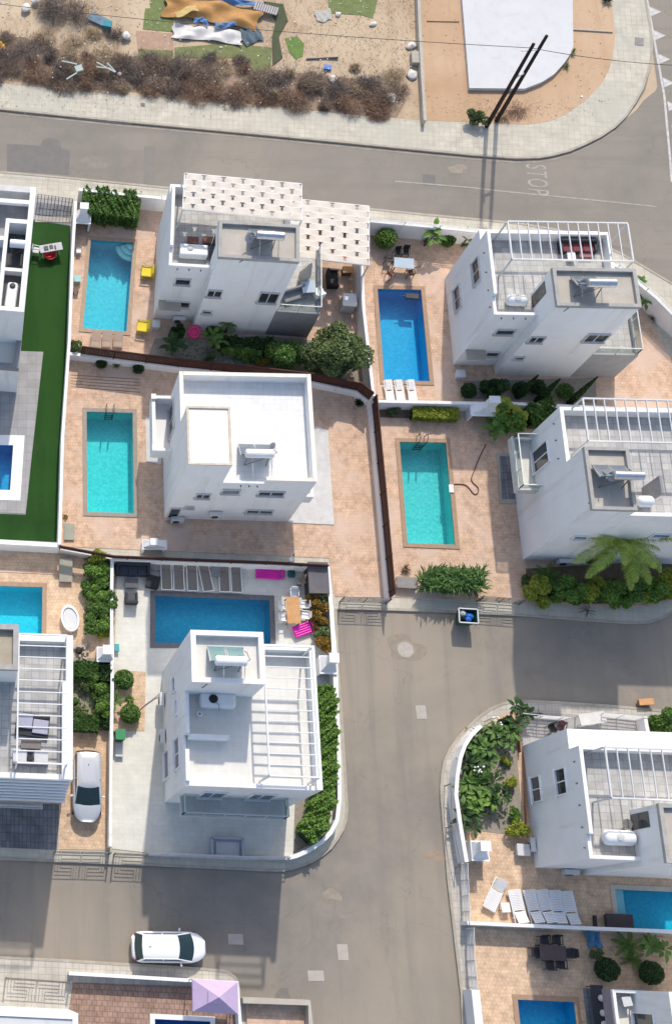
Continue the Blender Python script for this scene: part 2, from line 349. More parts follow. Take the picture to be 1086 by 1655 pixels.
def tag(o, label=None, cat=None, group=None, kind=None):
    if label: o['label'] = label
    if cat: o['category'] = cat
    if group: o['group'] = group
    if kind: o['kind'] = kind
    return o
def thing(name, label, cat, loc=(0, 0, 0), rz=0, group=None):
    o = bpy.data.objects.new(name, None); col.objects.link(o); o.location = (loc[0], loc[1], loc[2]); o.rotation_euler = (0, 0, rz)
    o.empty_display_size = .3
    return tag(o, label, cat, group)
def struct(name, mb, m, label=None):
    o = mb.build(name, m); o['kind'] = 'structure'
    o['label'] = label or name.replace('_', ' '); o['category'] = name.split('_')[-1]
    return o
def kids(o): return [c for c in bpy.data.objects if c.parent == o]
def copytree(o, parent=None):
    c = o.copy(); col.objects.link(c); c.parent = parent
    for k in KIDS(o): copytree(k, c)
    return c
def KIDS(o): return list(o.children)
def dup(o, loc, rz, label):
    c = copytree(o); c.location = (loc[0], loc[1], loc[2]); c.rotation_euler = (0, 0, rz); c['label'] = label; return c
def smooth(P, k=5):
    P = [Vector(p) for p in P]; Q = [P[0]] + P + [P[-1]]; out = []
    for i in range(1, len(Q) - 2):
        a, b, c, d = Q[i - 1:i + 3]
        for j in range(k): t = j / k; out.append(.5 * ((2 * b) + (c - a) * t + (2 * a - 5 * b + 4 * c - d) * t * t + (3 * b - a - 3 * c + d) * t ** 3))
    return out + [P[-1]]
def xy(p): return (p.x, p.y)
def expand(q, e):
    c = sum((Vector((p[0], p[1])) for p in q), Vector((0, 0))) / len(q); out = []
    n = len(q)
    for i in range(n):
        a = Vector(q[i][:2]); p = Vector(q[i - 1][:2]); nx = Vector(q[(i + 1) % n][:2])
        d1 = (a - p).normalized(); d2 = (nx - a).normalized()
        n1 = Vector((d1.y, -d1.x)); n2 = Vector((d2.y, -d2.x))
        if n1.dot(a - c) < 0: n1 = -n1
        if n2.dot(a - c) < 0: n2 = -n2
        k = (n1 + n2) / (1 + n1.dot(n2)); out.append(tuple(a + k * e))
    return out
# ================================================================== POOLS (outlines first: sheets have holes for them)
POOLS = {}
def qd(*p): return [xy(U(*a)) for a in p]
POOLS['A'] = qd((134.5, 532.4), (204.4, 537.9), (215.4, 394.0), (147.2, 389.3))
POOLS['C'] = qd((141.4, 828.6), (216, 831.0), (214.3, 669), (140.3, 667.1))
POOLS['D'] = qd((619.6, 616.2), (692.7, 618.2), (678.8, 470.5), (608.9, 469))
POOLS['E'] = qd((656.9, 879), (733.6, 882), (718.8, 717), (644.3, 716))
POOLS['F'] = qd((250.5, 1040), (436.5, 1041.5), (434.4, 971.3), (251, 964))
a = zHn(0, 288); b = zHn(300, 305); POOLS['H'] = [(b.x - 7.2, b.y - 3.1), (b.x, b.y - 3.1), (b.x, b.y), (b.x - 7.2, b.y)]
b = U(22, 721); POOLS['I'] = [(b.x - 3.4, b.y - 3.25), (b.x - .15, b.y - 3.25), (b.x, b.y), (b.x - 3.25, b.y)]
b = zK(832, 850); POOLS['G'] = [(b.x, b.y - 2.2), (b.x + 7.2, b.y - 2.2), (b.x + 7.2, b.y), (b.x, b.y)]
b = zK(412, 1325); POOLS['K'] = [(b.x, b.y - 6.5), (b.x + 3.2, b.y - 6.5), (b.x + 3.2, b.y), (b.x, b.y)]
b = zX(1086, 1245); POOLS['S'] = [(b.x, b.y - 3), (b.x + 3.2, b.y - 3), (b.x + 3.2, b.y), (b.x, b.y)]
HOLE = {k: expand(v, .1) for k, v in POOLS.items()}
def pool(key, label, wcol, ta, tb, coping, cw=.28, ladder=None, steps=None, depth=1.3):
    q = POOLS[key]; c = sum((Vector(p) for p in q), Vector((0, 0))) / 4
    t = thing('swimming_pool', label, 'swimming pool', (c.x, c.y, .16), 0, 'garden swimming pools')
    inner = q; m = MB(); m.sides(expand(inner, .01), -depth, .16, True); m.sheet(expand(inner, .02), -depth)
    m.build('basin', tilemat('pool_tiles_' + key, ta, tb), t)
    # waterline band of tiles
    watm = watermat('water_' + key, wcol)
    MB().sheet(expand(inner, .01), .05).build('water', watm, t)
    m = MB(); m.prism(expand(inner, cw), .1, .2, [inner]); m.build('coping', coping, t)
    if ladder:
        x, y, dx, dy = ladder     # position on the edge, direction away from water
        m = MB()
        n = Vector((dx, dy, 0)); s = Vector((-dy, dx, 0))
        for k in (-.25, .25):
            p = Vector((x, y, 0)) + s * k
            m.tube([p - n * .15 + Vector((0, 0, -.9)), p - n * .15 + Vector((0, 0, .6)), p + n * .0 + Vector((0, 0, .95)), p + n * .3 + Vector((0, 0, .9)), p + n * .4 + Vector((0, 0, .2))], .03, 8)
        for z in (-.7, -.4, -.1): m.bar(Vector((x, y, z)) - n * .15 - s * .25, Vector((x, y, z)) - n * .15 + s * .25, .07, .03)
        m.build('ladder', darkmetal if key != 'C' else greymetal, t, smooth=True)
    if steps:
        m = MB(); sx, sy = steps
        for i, r in enumerate((.5, .85, 1.2)):
            o = len(m.v); z1 = .0 - i * .16; n = 10
            pts = [(sx, sy)] + [(sx - r * math.cos(a_ * math.pi / 2 / n), sy - r * math.sin(a_ * math.pi / 2 / n)) for a_ in range(n + 1)]
            m.prism(pts, z1 - .16, z1)
        m.build('corner_steps', mat('pool_step_tile', (.80, .84, .84), rough=.4), t)
    return t
# ================================================================== GROUND
BLUE = ((.02, .42, .62), (.04, .52, .70))
allh = list(HOLE.values())
big = [(-230, -230), (230, -230), (230, 240), (-230, 240)]
struct('ground', MB().sheet(big, -.06, allh), dirt, 'dry sandy ground around and beneath the plots')
NK = [(-250, 155), (0, 177), (184, 196), (400, 216), (564, 232), (686, 244), (760, 251), (833, 256.5), (870, 255.5), (892, 252), (920, 244.5), (944, 234), (970, 221), (992, 206), (1010, 188), (1025, 166), (1036, 145), (1043, 125), (1049, 105), (1051, 88), (1051, 66), (1049, 44), (1041, 0), (1030, -110)]
MKN = [(1400, 640), (1240, 560), (1086, 461), (1054, 442), (1024, 424), (1005, 413), (960, 392), (900, 373), (840, 363), (780, 357), (683, 348), (600, 339.5), (265, 304.5), (110, 289), (0, 279.5), (-250, 258)]
MKS = [(-250, 1375), (0, 1388), (83, 1391), (230, 1397), (443, 1407), (458, 1406.5), (473, 1403.5), (490, 1398), (504, 1392), (520, 1382), (534, 1370), (545, 1355), (553, 1341), (558, 1326), (560, 1305), (558, 1274), (551, 1152), (546, 1091), (542, 985), (580, 984), (705, 988), (836, 994), (960, 1003), (1010, 1007), (1046, 1006.5), (1066, 1000), (1086, 989), (1400, 800)]
GK = [(1400, 1175), (1086, 1151), (990, 1142), (900, 1136), (850, 1133.5), (830, 1134), (811, 1138), (792, 1146), (772, 1160), (755, 1176), (738, 1194), (725, 1213.5), (717, 1232), (713.6, 1251), (712, 1270), (712, 1288), (717, 1344), (723, 1419), (736, 1531), (745, 1606), (747, 1655), (752, 1760)]
SK = [(506, 1760), (503, 1655), (500, 1618), (388, 1613), (385, 1591), (379, 1579), (368, 1571), (355, 1568.5), (325, 1566), (211, 1559), (115, 1553), (0, 1547), (-250, 1538)]
def PX(L): return [xy(U(*p)) for p in L]
road1 = PX(NK) + PX([(1400, -110)]) + PX(MKN)
struct('road', MB().sheet(road1, 0), asphalt2, 'wide asphalt road running past the north side of the villas')
road2 = PX(MKS) + PX(GK) + PX(SK)
struct('road', MB().sheet(road2, 0), asphalt, 'brownish asphalt street and junction between the villa plots')
# kerbed blocks
blockM = PX(MKN[::-1]) + PX(MKS[::-1])
blockM = PX(MKN) + PX(MKS)
blockN = PX(NK[::-1]) + PX([(-250, -110)]) ; blockN = PX([(-250, -110)]) + PX(NK)
blockG = PX(GK) + PX([(1400, 1760)])
blockS = PX(SK) + PX([(-250, 1760)])
hs = lambda ks: [HOLE[k] for k in ks]
struct('pavement', MB().prism(blockM, -.05, .12, hs('ACDEFHI')), pave, 'pale slab pavement round the middle block of villas')
struct('pavement', MB().prism(blockG, -.05, .12, hs('GK')), pave2, 'grey slab pavement round the right hand corner block')
struct('pavement', MB().prism(blockS, -.05, .12, hs('S')), pave2, 'pale pavement along the bottom villa row')
# north block: curved pavement band and dirt lots
NI = [(990, -110), (986, 0), (990, 37), (992, 60), (991, 74), (988, 95), (982, 115), (973, 133), (961, 147), (943, 165), (922, 180), (905, 190), (885, 198), (850, 203), (815, 202), (686, 196), (600, 190), (527, 182), (380, 172), (258, 158), (147, 151), (0, 136), (-250, 118)]
struct('pavement', MB().prism(PX(NK) + PX(NI), -.05, .12), pave, 'curving pale slab pavement on the far side of the top road')
def ribbon(pts, wd, z0, z1, name, m, label=None, close=False):
    P = [Vector(p) for p in pts]; mb = MB(); n = len(P); off = []
    for i in range(n):
        d = (P[min(i + 1, n - 1)] - P[max(i - 1, 0)]).normalized(); nn = Vector((-d.y, d.x)) * wd / 2; off.append((P[i] + nn, P[i] - nn))
    for i in range(n - 1):
        a, b = off[i]; c, d = off[i + 1]
        mb.add([(a.x, a.y, z0), (b.x, b.y, z0), (d.x, d.y, z0), (c.x, c.y, z0), (a.x, a.y, z1), (b.x, b.y, z1), (d.x, d.y, z1), (c.x, c.y, z1)],
               [(4, 5, 6, 7), (0, 4, 7, 3), (1, 2, 6, 5)] + ([(0, 1, 5, 4)] if i == 0 else []) + ([(3, 7, 6, 2)] if i == n - 2 else []))
    return mb
for pts, lb in ((NK, 'kerb along the curved pavement beyond the top road'), (MKN[::-1], 'kerb along the villa side of the top road'), (MKS, 'kerb round the middle villa block'), (GK, 'kerb round the right hand corner block'), (SK[1:], 'kerb of the bottom pavement')):
    struct('kerb', ribbon(PX(pts), .16, -.05, .145, 'kerb', kerbm), kerbm, lb)
# pale dusty gutter line by the north kerb and worn line
q = PX([(x, y + 5) for x, y in NK[1:14]])
struct('gutter', ribbon(q, .22, .002, .008, 'g', patchl), mat('gutter_concrete', (.36, .31, .25), (.25, .22, .18), rough=.95, scale=1.2), 'concrete gutter strip under the north kerb')
# lots of the north block
struct('dirt_lot', MB().sheet(PX([(-250, -110), (680, -110), (686, 196), (600, 190), (527, 182), (380, 172), (258, 158), (147, 151), (0, 136), (-250, 118)]), .125), dirt, 'rubbish strewn dry dirt lot beyond the top road')
struct('soil_lot', MB().sheet(PX([(680, -110), (990, -110), (986, 0), (990, 37), (992, 60), (991, 74), (988, 95), (982, 115), (973, 133), (961, 147), (943, 165), (922, 180), (905, 190), (885, 198), (850, 203), (815, 202), (686, 196)]), .128), redsoil, 'bare orange soil lot at the road corner')
cs = PX([(738, -110), (743, 0), (755, 148), (844, 149), (872, 138), (892, 125), (908, 107), (918, 92), (922, 80), (921, 0), (918, -110)])
tag(MB().prism(cs, .1, .42).build('concrete_slab', concrete_w), 'big white concrete slab with rounded corner on orange soil', 'slab')
# dust wedge at right kerb, white edge line with teeth
struct('dirt_verge', MB().sheet([xy(zW(*p)) for p in ((1000, 240), (1020, 380), (1010, 400), (960, 440), (930, 480), (845, 555), (925, 465), (965, 400), (985, 320))], .006), dirt, 'dusty verge of drifted soil beside the right kerb')
wl = mat('road_paint', (.62, .60, .57), (.38, .36, .34), rough=.8, scale=3)
lf = mat('worn_road_paint', (.40, .37, .34), (.27, .25, .225), rough=.85, scale=2.5)
struct('edge_line', ribbon([xy(zW(*p)) for p in ((960, -60), (975, 0), (1018, 240), (1050, 420), (1075, 690), (1083, 800))], .16, .003, .009, 'l', wl), wl, 'white painted edge line on the right hand road')
for i in range(6):
    c = zW(985 + i * 20 - (0 if i < 3 else 0), 50 + (i - 0) * 105)
    a_ = zW(984 + i * 19.5, 28 + i * 104); b_ = zW(992 + i * 19.5, 72 + i * 104); t_ = zW(1037 + i * 19.5, 52 + i * 104)
    tag(MB().add([(a_.x, a_.y, .008), (b_.x, b_.y, .008), (t_.x, t_.y, .008)], [(0, 1, 2)]).build('road_marking', wl), 'white painted triangle tooth on the road edge line at top right', 'road marking', 'triangle teeth beside the edge line')
# centre line, worn
struct('centre_line', ribbon(PX([(638, 293), (760, 303), (820, 310), (935, 321), (1060, 334)]), .10, .003, .008, 'l', lf), lf, 'thin worn painted line on the top road')
struct('centre_line', ribbon(PX([(20, 183), (73, 188)]), .12, .003, .008, 'l', wl), wl, 'short worn white dash under the north kerb')
struct('centre_line', ribbon(PX([(115, 190), (213, 201.5)]), .10, .003, .008, 'l', wl), wl, 'second worn white dash under the north kerb')
# STOP, read from the right
tc = bpy.data.curves.new('stop', 'FONT'); tc.body = 'STOP'; tc.size = 1; tc.space_character = 1.18
to = bpy.data.objects.new('stop_tmp', tc); col.objects.link(to)
dg = bpy.context.evaluated_depsgraph_get(); me = bpy.data.meshes.new_from_object(to.evaluated_get(dg)); bpy.data.objects.remove(to)
xs = [v.co.x for v in me.vertices]; ys = [v.co.y for v in me.vertices]
p0 = U(849, 265); p1 = U(854, 313); h_ = (U(884, 300) - U(851, 300)).length
ex = (p1 - p0); eyv = (U(884, 303) - U(851, 300)).normalized() * h_
for v in me.vertices:
    u_ = (v.co.x - min(xs)) / (max(xs) - min(xs)); w_ = (v.co.y - min(ys)) / (max(ys) - min(ys))
    p = p0 + ex * u_ + eyv * w_ * 1.0; v.co = (p.x - p0.x, p.y - p0.y, 0)
me.update(); me.materials.append(lf)
so_ = bpy.data.objects.new('road_marking', me); col.objects.link(so_); so_.location = (p0.x, p0.y, .009)
tag(so_, 'worn white word STOP painted across the top road near the bend', 'road marking')
# patches and covers in the roads
def flat(poly, m, name, label, z=.004, cat=None, kind='structure'):
    o = MB().sheet(poly, z).build(name, m); o['label'] = label; o['category'] = cat or name.replace('_', ' ')
    if kind: o['kind'] = kind
    return o
def cover(x, y, s, label, round_=False, rz=0, m=None, z=0, sy=None):
    c = U(x, y); mb = MB(); sy = sy or s
    if round_: mb.lathe((c.x, c.y, z), [(s / 2, -.02), (s / 2, .012)], 20)
    else: mb.obox((c.x, c.y, z - .004), s, sy, .032, rz)
    o = mb.build('manhole_cover', m or mat('cover_concrete', (.43, .39, .34), (.36, .33, .29), scale=3)); tag(o, label, 'manhole cover'); 
    m2 = MB()
    if round_: m2.lathe((c.x, c.y, z), [(s / 2 + .12, .004), (s / 2, .016)], 20, False)
    else: m2.obox((c.x, c.y, z + .016), s * .12, sy * .3, .01, rz)
    f = m2.build('frame' if round_ else 'handle', (m or MAT['cover_concrete']) if not round_ else patchl, None)
    f.parent = o; f.location = f.location - o.location
cover(680.5, 1151, .62, 'square pale cover in the junction asphalt below the round patch', rz=R(3), sy=.85)
cover(554, 1539, .62, 'upright square cover in the street right of the driving car', rz=R(2), sy=.9)
cover(510.5, 1577, .92, 'wide square cover nearest the gravel topped wall', rz=R(2), sy=.58)
cover(381, 1518, .88, 'square cover in the house shadow ahead of the car bonnet', rz=R(1), sy=.6)
cover(1031, 69, .62, 'small square metal cover in the curved top pavement', rz=R(-8), z=.13, m=greymetal, sy=.7)
cover(655, 1050, 1.0, 'round manhole ringed by dusty patch below the terracotta driveway', True)
cover(231, 171, .3, 'tiny dark drain lid in the top pavement', z=.13, m=darkmetal)
def blob(px, py, rx, ry, m, name, label, seed=0, z=.005, n=22):
    c = U(px, py); r = random.Random(seed); ph = [r.uniform(0, 6) for _ in range(3)]
    pts = []
    for i in range(n):
        a = 2 * math.pi * i / n; k = 1 + .18 * math.sin(2 * a + ph[0]) + .14 * math.sin(3 * a + ph[1]) + .1 * math.sin(5 * a + ph[2])
        pts.append((c.x + rx * k * math.cos(a), c.y + ry * k * math.sin(a)))
    return flat(pts, m, name, label, z)
struct('asphalt_repair', MB().sheet([xy(U(*p)) for p in ((12, 232), (66, 236), (70, 226), (82, 222), (96, 227), (100, 240), (114, 243), (112, 283), (12, 276))], .004), patch, 'darker square repair in the top road at left')
struct('asphalt_repair', MB().sheet([xy(U(*p)) for p in ((682, 281), (703, 283), (704, 300), (683, 300))], .004), patch, 'small square repair in the top road near the poles')
struct('asphalt_repair', MB().sheet([xy(U(*p)) for p in ((234, 236), (252, 238), (250, 302), (232, 300))], .004), mat('asph3', (.21, .195, .17), (.18, .17, .15)), 'narrow trench repair in the top road')
blob(738, 273, .7, .35, patchl, 'dust_patch', 'pale dust patch on top road below the kerb', 2)
blob(152, 262, 1.1, .5, mat('asph4', (.25, .225, .185), (.20, .18, .15)), 'dust_patch', 'pale stain on the top road at left', 5)
blob(655, 1048, 1.1, .9, mat('dust2', (.30, .25, .19), (.22, .19, .15), scale=3), 'dust_patch', 'dusty ring round the junction manhole', 9, z=.003)
blob(537, 1446, .5, .35, patchl, 'dust_patch', 'small pale stain in the street near the corner hedge', 11)
blob(705, 1384, .6, .35, mat('dust3', (.36, .26, .18), (.24, .2, .16), scale=3), 'dust_patch', 'orange dust patch by the kerb of the right block', 12)
blob(458, 1608, .35, .45, patch, 'oil_stain', 'small dark oil stain in the street at the bottom', 13)

# ================================================================== PLOT SURFACES
Z = .15
def plot(px, m, name, label, holes='', z=Z, pts=None):
    return struct(name, MB().prism(pts or PX(px), .0, z, hs(holes)), m, label)
plot([(126, 322), (262, 330), (600, 358), (605, 520), (608, 640), (590, 622), (350, 592), (112, 566)], terra, 'patio', 'pinkish stamped paving round the upper left pool', 'A')
plot([(111, 574), (300, 594), (506, 616), (592, 640), (608, 660), (628, 967), (540, 965), (531, 903), (300, 893), (98, 884)], terra, 'patio', 'pinkish stamped paving round the white villa without pergola', 'C')
plot([(601, 358), (700, 368), (780, 374), (900, 388), (1000, 460), (1046, 515), (1086, 590), (1140, 668), (1000, 662), (760, 652), (609, 646), (606, 520)], terra, 'patio', 'stamped terracotta paving round the deep blue pool', 'D')
plot([(611, 661), (760, 658), (1000, 667), (1400, 690), (1400, 700), (1200, 880), (1086, 962), (1066, 975), (1046, 981), (962, 980), (841, 974), (633, 966)], terra, 'patio', 'sandy stamped paving round the turquoise pool', 'E')
plot([(-300, 290), (60, 318), (118, 324), (111, 500), (97, 873), (0, 868), (-300, 860)], greypave, 'patio', 'grey paving beneath the lawn villa', 'I')
o = MB().sheet(PX([(40, 356), (114, 367), (113, 420), (96, 877), (-20, 872), (-20, 831), (42, 833), (69, 573), (31, 570), (20, 560)]), .17).build('lawn', grass); tag(o, 'dark green artificial turf strip beside the flat roofed villa', 'lawn', kind='structure')
struct('kerb_strip', MB().box(*U(57, 361)[:2], .15, *U(115, 353)[:2], .2), kerbm, 'pale step at the top end of the turf')
plot([(59, 330), (116, 335), (115, 355), (57, 349)], darkpave, 'driveway', 'dark paved strip behind the railing of the turf villa', z=.165)
plot([(190, 910), (529, 915), (543, 1040), (546, 1092), (549, 1230), (549, 1300), (541, 1335), (520, 1362), (492, 1378), (470, 1385), (235, 1378), (181, 1372), (185, 1060)], lightpave, 'pool_deck', 'pale tiled deck round the villa with the pink lilos', 'F')
plot([(-250, 893), (100, 896), (190, 905), (184, 1060), (179, 1374), (95, 1373), (96, 1300), (-250, 1290)], terrad, 'patio', 'sandy stamped paving of the plot with the parked car', 'H')
plot([(-250, 1291), (96, 1301), (93, 1374), (0, 1370), (-250, 1360)], darkpave, 'driveway', 'dark block paving in front of the lower left villa')
plot([(0, 888), (0, 921), (152, 927), (153, 931), (0, 925)], terra, 'step_edge', 'step edge of the terrace above the cropped pool', z=.19, pts=[xy(U(*p)) for p in ((-60, 919), (150, 928), (150, 932), (-60, 923))])
# plot G and K
plot([(836, 1148), (860, 1150), (1400, 1190), (1400, 1520), (1400, 1529), (758, 1498), (757, 1400), (748, 1300), (752, 1230), (776, 1180), (800, 1160)], terrad, 'patio', 'sandy stamped paving with the row of white loungers', 'G')
plot([(758, 1500), (1400, 1531), (1400, 1760), (790, 1760), (775, 1640)], terrad, 'patio', 'sandy stamped paving with the dark dining set', 'K')
plot([(838, 1150), (1090, 1166), (1400, 1190), (1400, 1215), (1000, 1200), (838, 1215)], greypave, 'patio', 'grey tiled yard behind the right hand villa', z=.17)
plot([(118, 1588), (384, 1596), (386, 1760), (60, 1760), (108, 1660)], redpave, 'patio', 'red brown paving inside the bottom garden wall', 'S')
plot([(-250, 1548), (-10, 1570), (112, 1582), (108, 1642), (100, 1760), (-250, 1760)], pave2, 'driveway', 'pale tiled driveway behind the bottom left gate', z=.165)
# small sheets
def pad(pts, m, name, label, z=.158): return struct(name, MB().prism([xy(p) for p in pts], .02, z), m, label)
pad([U(464, 846), U(539, 849.5), U(534, 775), U(529, 697), U(508, 690), U(498, 760)], greywhite, 'terrace', 'pale concrete terrace along the right side of the white villa', .19)
pad([zC(38, 300), zC(42, 485), zC(103, 497), zC(130, 300)], greywhite, 'terrace', 'pale slab below the white balcony', .2)
pad([zE(0, 430), zE(20, 742), zE(125, 745), zE(105, 430)], kerbm, 'terrace', 'framed grey terrace below the right hand balcony', .2)
pad([zE(18, 450), zE(36, 715), zE(118, 715), zE(100, 450)], darkpave, 'terrace', 'grey tiles within the framed terrace', .21)
struct('patio', MB().prism([xy(p_) for p_ in (zP(115, 105), zP(255, 110), zP(150, 1055), zP(-700, 1020), zP(-700, 70))], .02, .18, [HOLE['I']]), greypave, 'grey paving between the turf and the flat roofed villa')
pad([zP(-60, 598), zP(145, 612), zP(100, 1000), zP(-60, 992)], whiteplast, 'pool_edge', 'broad white surround of the cropped left pool', .2) if False else None
pad([zA(420, 560), zA(640, 600), zA(600, 690), zA(420, 690)], soil, 'flower_bed', 'x') if False else None
pad([U(250, 549), U(430, 545), U(596, 560), U(592, 618), U(350, 588), U(240, 575)], gravel, 'flower_bed', 'planted gravel bed below the pergola villa', .17)
pad([U(748, 618), U(960, 612), U(962, 652), U(748, 646)], gravel, 'flower_bed', 'gravel bed with dark clipped bushes', .17)
pad([U(612, 652), U(742, 657), U(742, 680), U(612, 676)], soil, 'flower_bed', 'soil bed under the clipped box hedge', .17)
pad([U(848, 920), U(1120, 905), U(1120, 960), U(1060, 973), U(962, 977), U(848, 970)], soil, 'flower_bed', 'soil bed along the front of the palm garden', .17)
pad([zK(180, 250), zK(270, 140), zK(400, 150), zK(425, 450), zK(440, 620), zK(270, 600), zK(180, 590)], gravel, 'flower_bed', 'sandy bed of broad leaved plants at the street corner', .17)
pad([zHn(1, 1), zHn(1, 2), zHn(2, 2)], soil, 'flower_bed', 'x') if False else None
pad([U(119, 1063), U(183, 1066), U(181, 1182), U(119, 1180)], gravel, 'flower_bed', 'garden bed between hedges beside the parked car', .17)
pad([U(148, 896), U(189, 906), U(184, 1030), U(136, 1020)], gravel, 'flower_bed', 'planting strip along the pale deck wall', .17)
pad([zFn(75, 555), zFn(205, 560), zFn(200, 820), zFn(60, 820)], terrad, 'flower_bed', 'sandy strip holding two round bushes', .17)
pad([zF(810, 930), zF(935, 900), zF(1000, 1110), zF(880, 1205), zF(800, 1250)], gravel, 'flower_bed', 'pale gravel corner inside the rounded wall', .17)
pad([zK(700, 1050), zK(1200, 1070), zK(1200, 1250), zK(700, 1240)], terrad, 'flower_bed', 'sandy bed of round clipped bushes', .17)
pad([z4(440, 340), z4(900, 330), z4(900, 400), z4(440, 380)], terra, 'x', 'x') if False else None
pad([zA(0, 0), zA(0, 1), zA(1, 1)], terra, 'x', 'x') if False else None
pad([U(1046, 1158), U(1120, 1163), U(1120, 1182), U(1050, 1178)], soil, 'flower_bed', 'soil bed under the bush at the right edge', .18)
# terrace steps lines near pool C
for i in range(5):
    a_ = zP(415, 245 + i * 17); b_ = zP(820, 270 + i * 19)
    struct('step_edge', ribbon([xy(a_), xy(b_)], .04, .15, .162, 's', woodgrey), woodgrey, 'thin joint line %s across the paving above the aqua pool' % ('one', 'two', 'three', 'four', 'five')[i])

pool('A', 'blue pool with white corner steps beside the yellow chairs', (.60, .95, .96), (.015, .50, .64), (.05, .64, .76), kerbm if False else mat('tan_coping', (.42, .31, .22), (.34, .25, .18), scale=4), steps=(POOLS['A'][2][0], POOLS['A'][2][1]))
pool('C', 'turquoise pool with ladder left of the white villa without pergola', (.62, .97, .97), (.03, .62, .64), (.12, .76, .76), mat('grey_coping', (.34, .29, .24), (.27, .23, .19), scale=4), ladder=(zP(642, 470).x, zP(642, 462).y, 0, 1))
pool('D', 'deep blue pool below the glass garden table', (.56, .92, .97), (.01, .40, .68), (.03, .52, .80), mat('brown_coping', (.40, .27, .18), (.32, .21, .14), scale=4))
pool('E', 'aqua pool with debris beside the brown slatted fence', (.65, .96, .96), (.09, .60, .60), (.22, .74, .72), MAT['brown_coping'], ladder=(zPE(212, 215).x, zPE(212, 207).y, 0, 1))
pool('F', 'wide blue pool with grey edging in front of the pink lilos', (.62, .92, .96), (.01, .42, .62), (.03, .54, .74), mat('slate_coping', (.16, .16, .17), (.12, .12, .13), scale=4), cw=.32)
pool('H', 'light blue pool cut by the left edge above the parked car', (.60, .96, .98), (.02, .60, .74), (.06, .72, .84), MAT['brown_coping'])
pool('I', 'small blue pool with broad white surround beside the turf', (.58, .90, .97), (.02, .38, .66), (.05, .50, .78), whiteplast, cw=.72)
pool('G', 'blue pool at the right edge beside the row of loungers', (.60, .92, .97), (.01, .48, .64), (.04, .60, .76), mat('pale_coping', (.55, .50, .42), (.46, .42, .35), scale=4))
pool('K', 'blue pool cut by the bottom edge below the dining set', (.62, .93, .98), (.02, .50, .76), (.06, .62, .86), MAT['brown_coping'])
pool('S', 'sliver of blue pool at the bottom edge beside the mauve gazebo', (.22, .66, .95), (.02, .22, .45), (.04, .3, .55), whiteplast)

q_ = POOLS['G']; tag(MB().box(q_[0][0] + .01, q_[0][1], -.5, q_[0][0] + .55, q_[2][1] - .01, -.05).build('pool_step', MAT['pool_step_tile']), 'pale entry step at the left end of the right hand pool', 'step')
# ================================================================== WALLS, FENCES, GATES
def wall(px, zt, th, m, label, name='boundary_wall', cap=None, z0=.0, posts=None):
    pts = [xy(U(x, y, zt)) for x, y in px]
    if cap:
        t = thing(name, label, 'wall', (pts[0][0], pts[0][1], z0))
        ribbon(pts, th, z0, zt - .05, 'w', m).build('wall_body', m, t)
        ribbon(pts, th + .06, zt - .05, zt, 'w', cap).build('coping', cap, t); return t
    return tag(ribbon(pts, th, z0, zt, 'w', m).build(name, m), label, 'wall')
def along(pts, step):
    """yield positions and directions every step along a polyline"""
    out = []; carry = 0
    for a, b in zip(pts[:-1], pts[1:]):
        a = Vector(a); b = Vector(b); L = (b - a).length; d = (b - a) / L; s = carry
        while s < L: out.append((a + d * s, d)); s += step
        carry = s - L
    return out
def boardfence(px, zref, z0, z1, label, m=brownfence):
    pts = [xy(U(x, y, zref)) for x, y in px]
    t = thing('slat_fence', label, 'fence', (pts[0][0], pts[0][1], z0))
    mb = MB()
    for p, d in along(pts, .12):
        n = Vector((-d.y, d.x)); a = p - d * .05; b = p + d * .05
        mb.obox((p.x, p.y, (z0 + z1) / 2),   .112, .025, z1 - z0, math.atan2(d.y, d.x))
    mb.build('board_panel', m, t)
    for p, d in along(pts, 2.2)[::1]: MB().obox((p.x, p.y, (z0 + z1) / 2 - .03), .08, .12, z1 - z0 + .1, math.atan2(d.y, d.x)).build('post', m, t)
    mb = MB()
    for z in (z0 + .15, z1 - .15, z1 + .012):
        for a, b in zip(pts[:-1], pts[1:]): mb.bar((a[0], a[1], z), (b[0], b[1], z), .07, .05)
    mb.build('rail', m, t); return t
def railing(px, zref, z0, h, label, m=frost, n=4, step=1.6, name='metal_railing', cat='railing'):
    pts = [xy(U(x, y, zref)) for x, y in px]
    t = thing(name, label, cat, (pts[0][0], pts[0][1], z0)); mb = MB()
    for k in range(n):
        z = z0 + h * (k + .6) / (n - .4) if n > 1 else z0 + h
        for a, b in zip(pts[:-1], pts[1:]): mb.bar((a[0], a[1], z), (b[0], b[1], z), .035, .04)
    mb.build('rail', m, t)
    for p, d in along(pts, step) + [(Vector(pts[-1]), Vector((1, 0)))]: MB().bar((p.x, p.y, z0), (p.x, p.y, z0 + h + .03), .05).build('post', m, t)
    return t
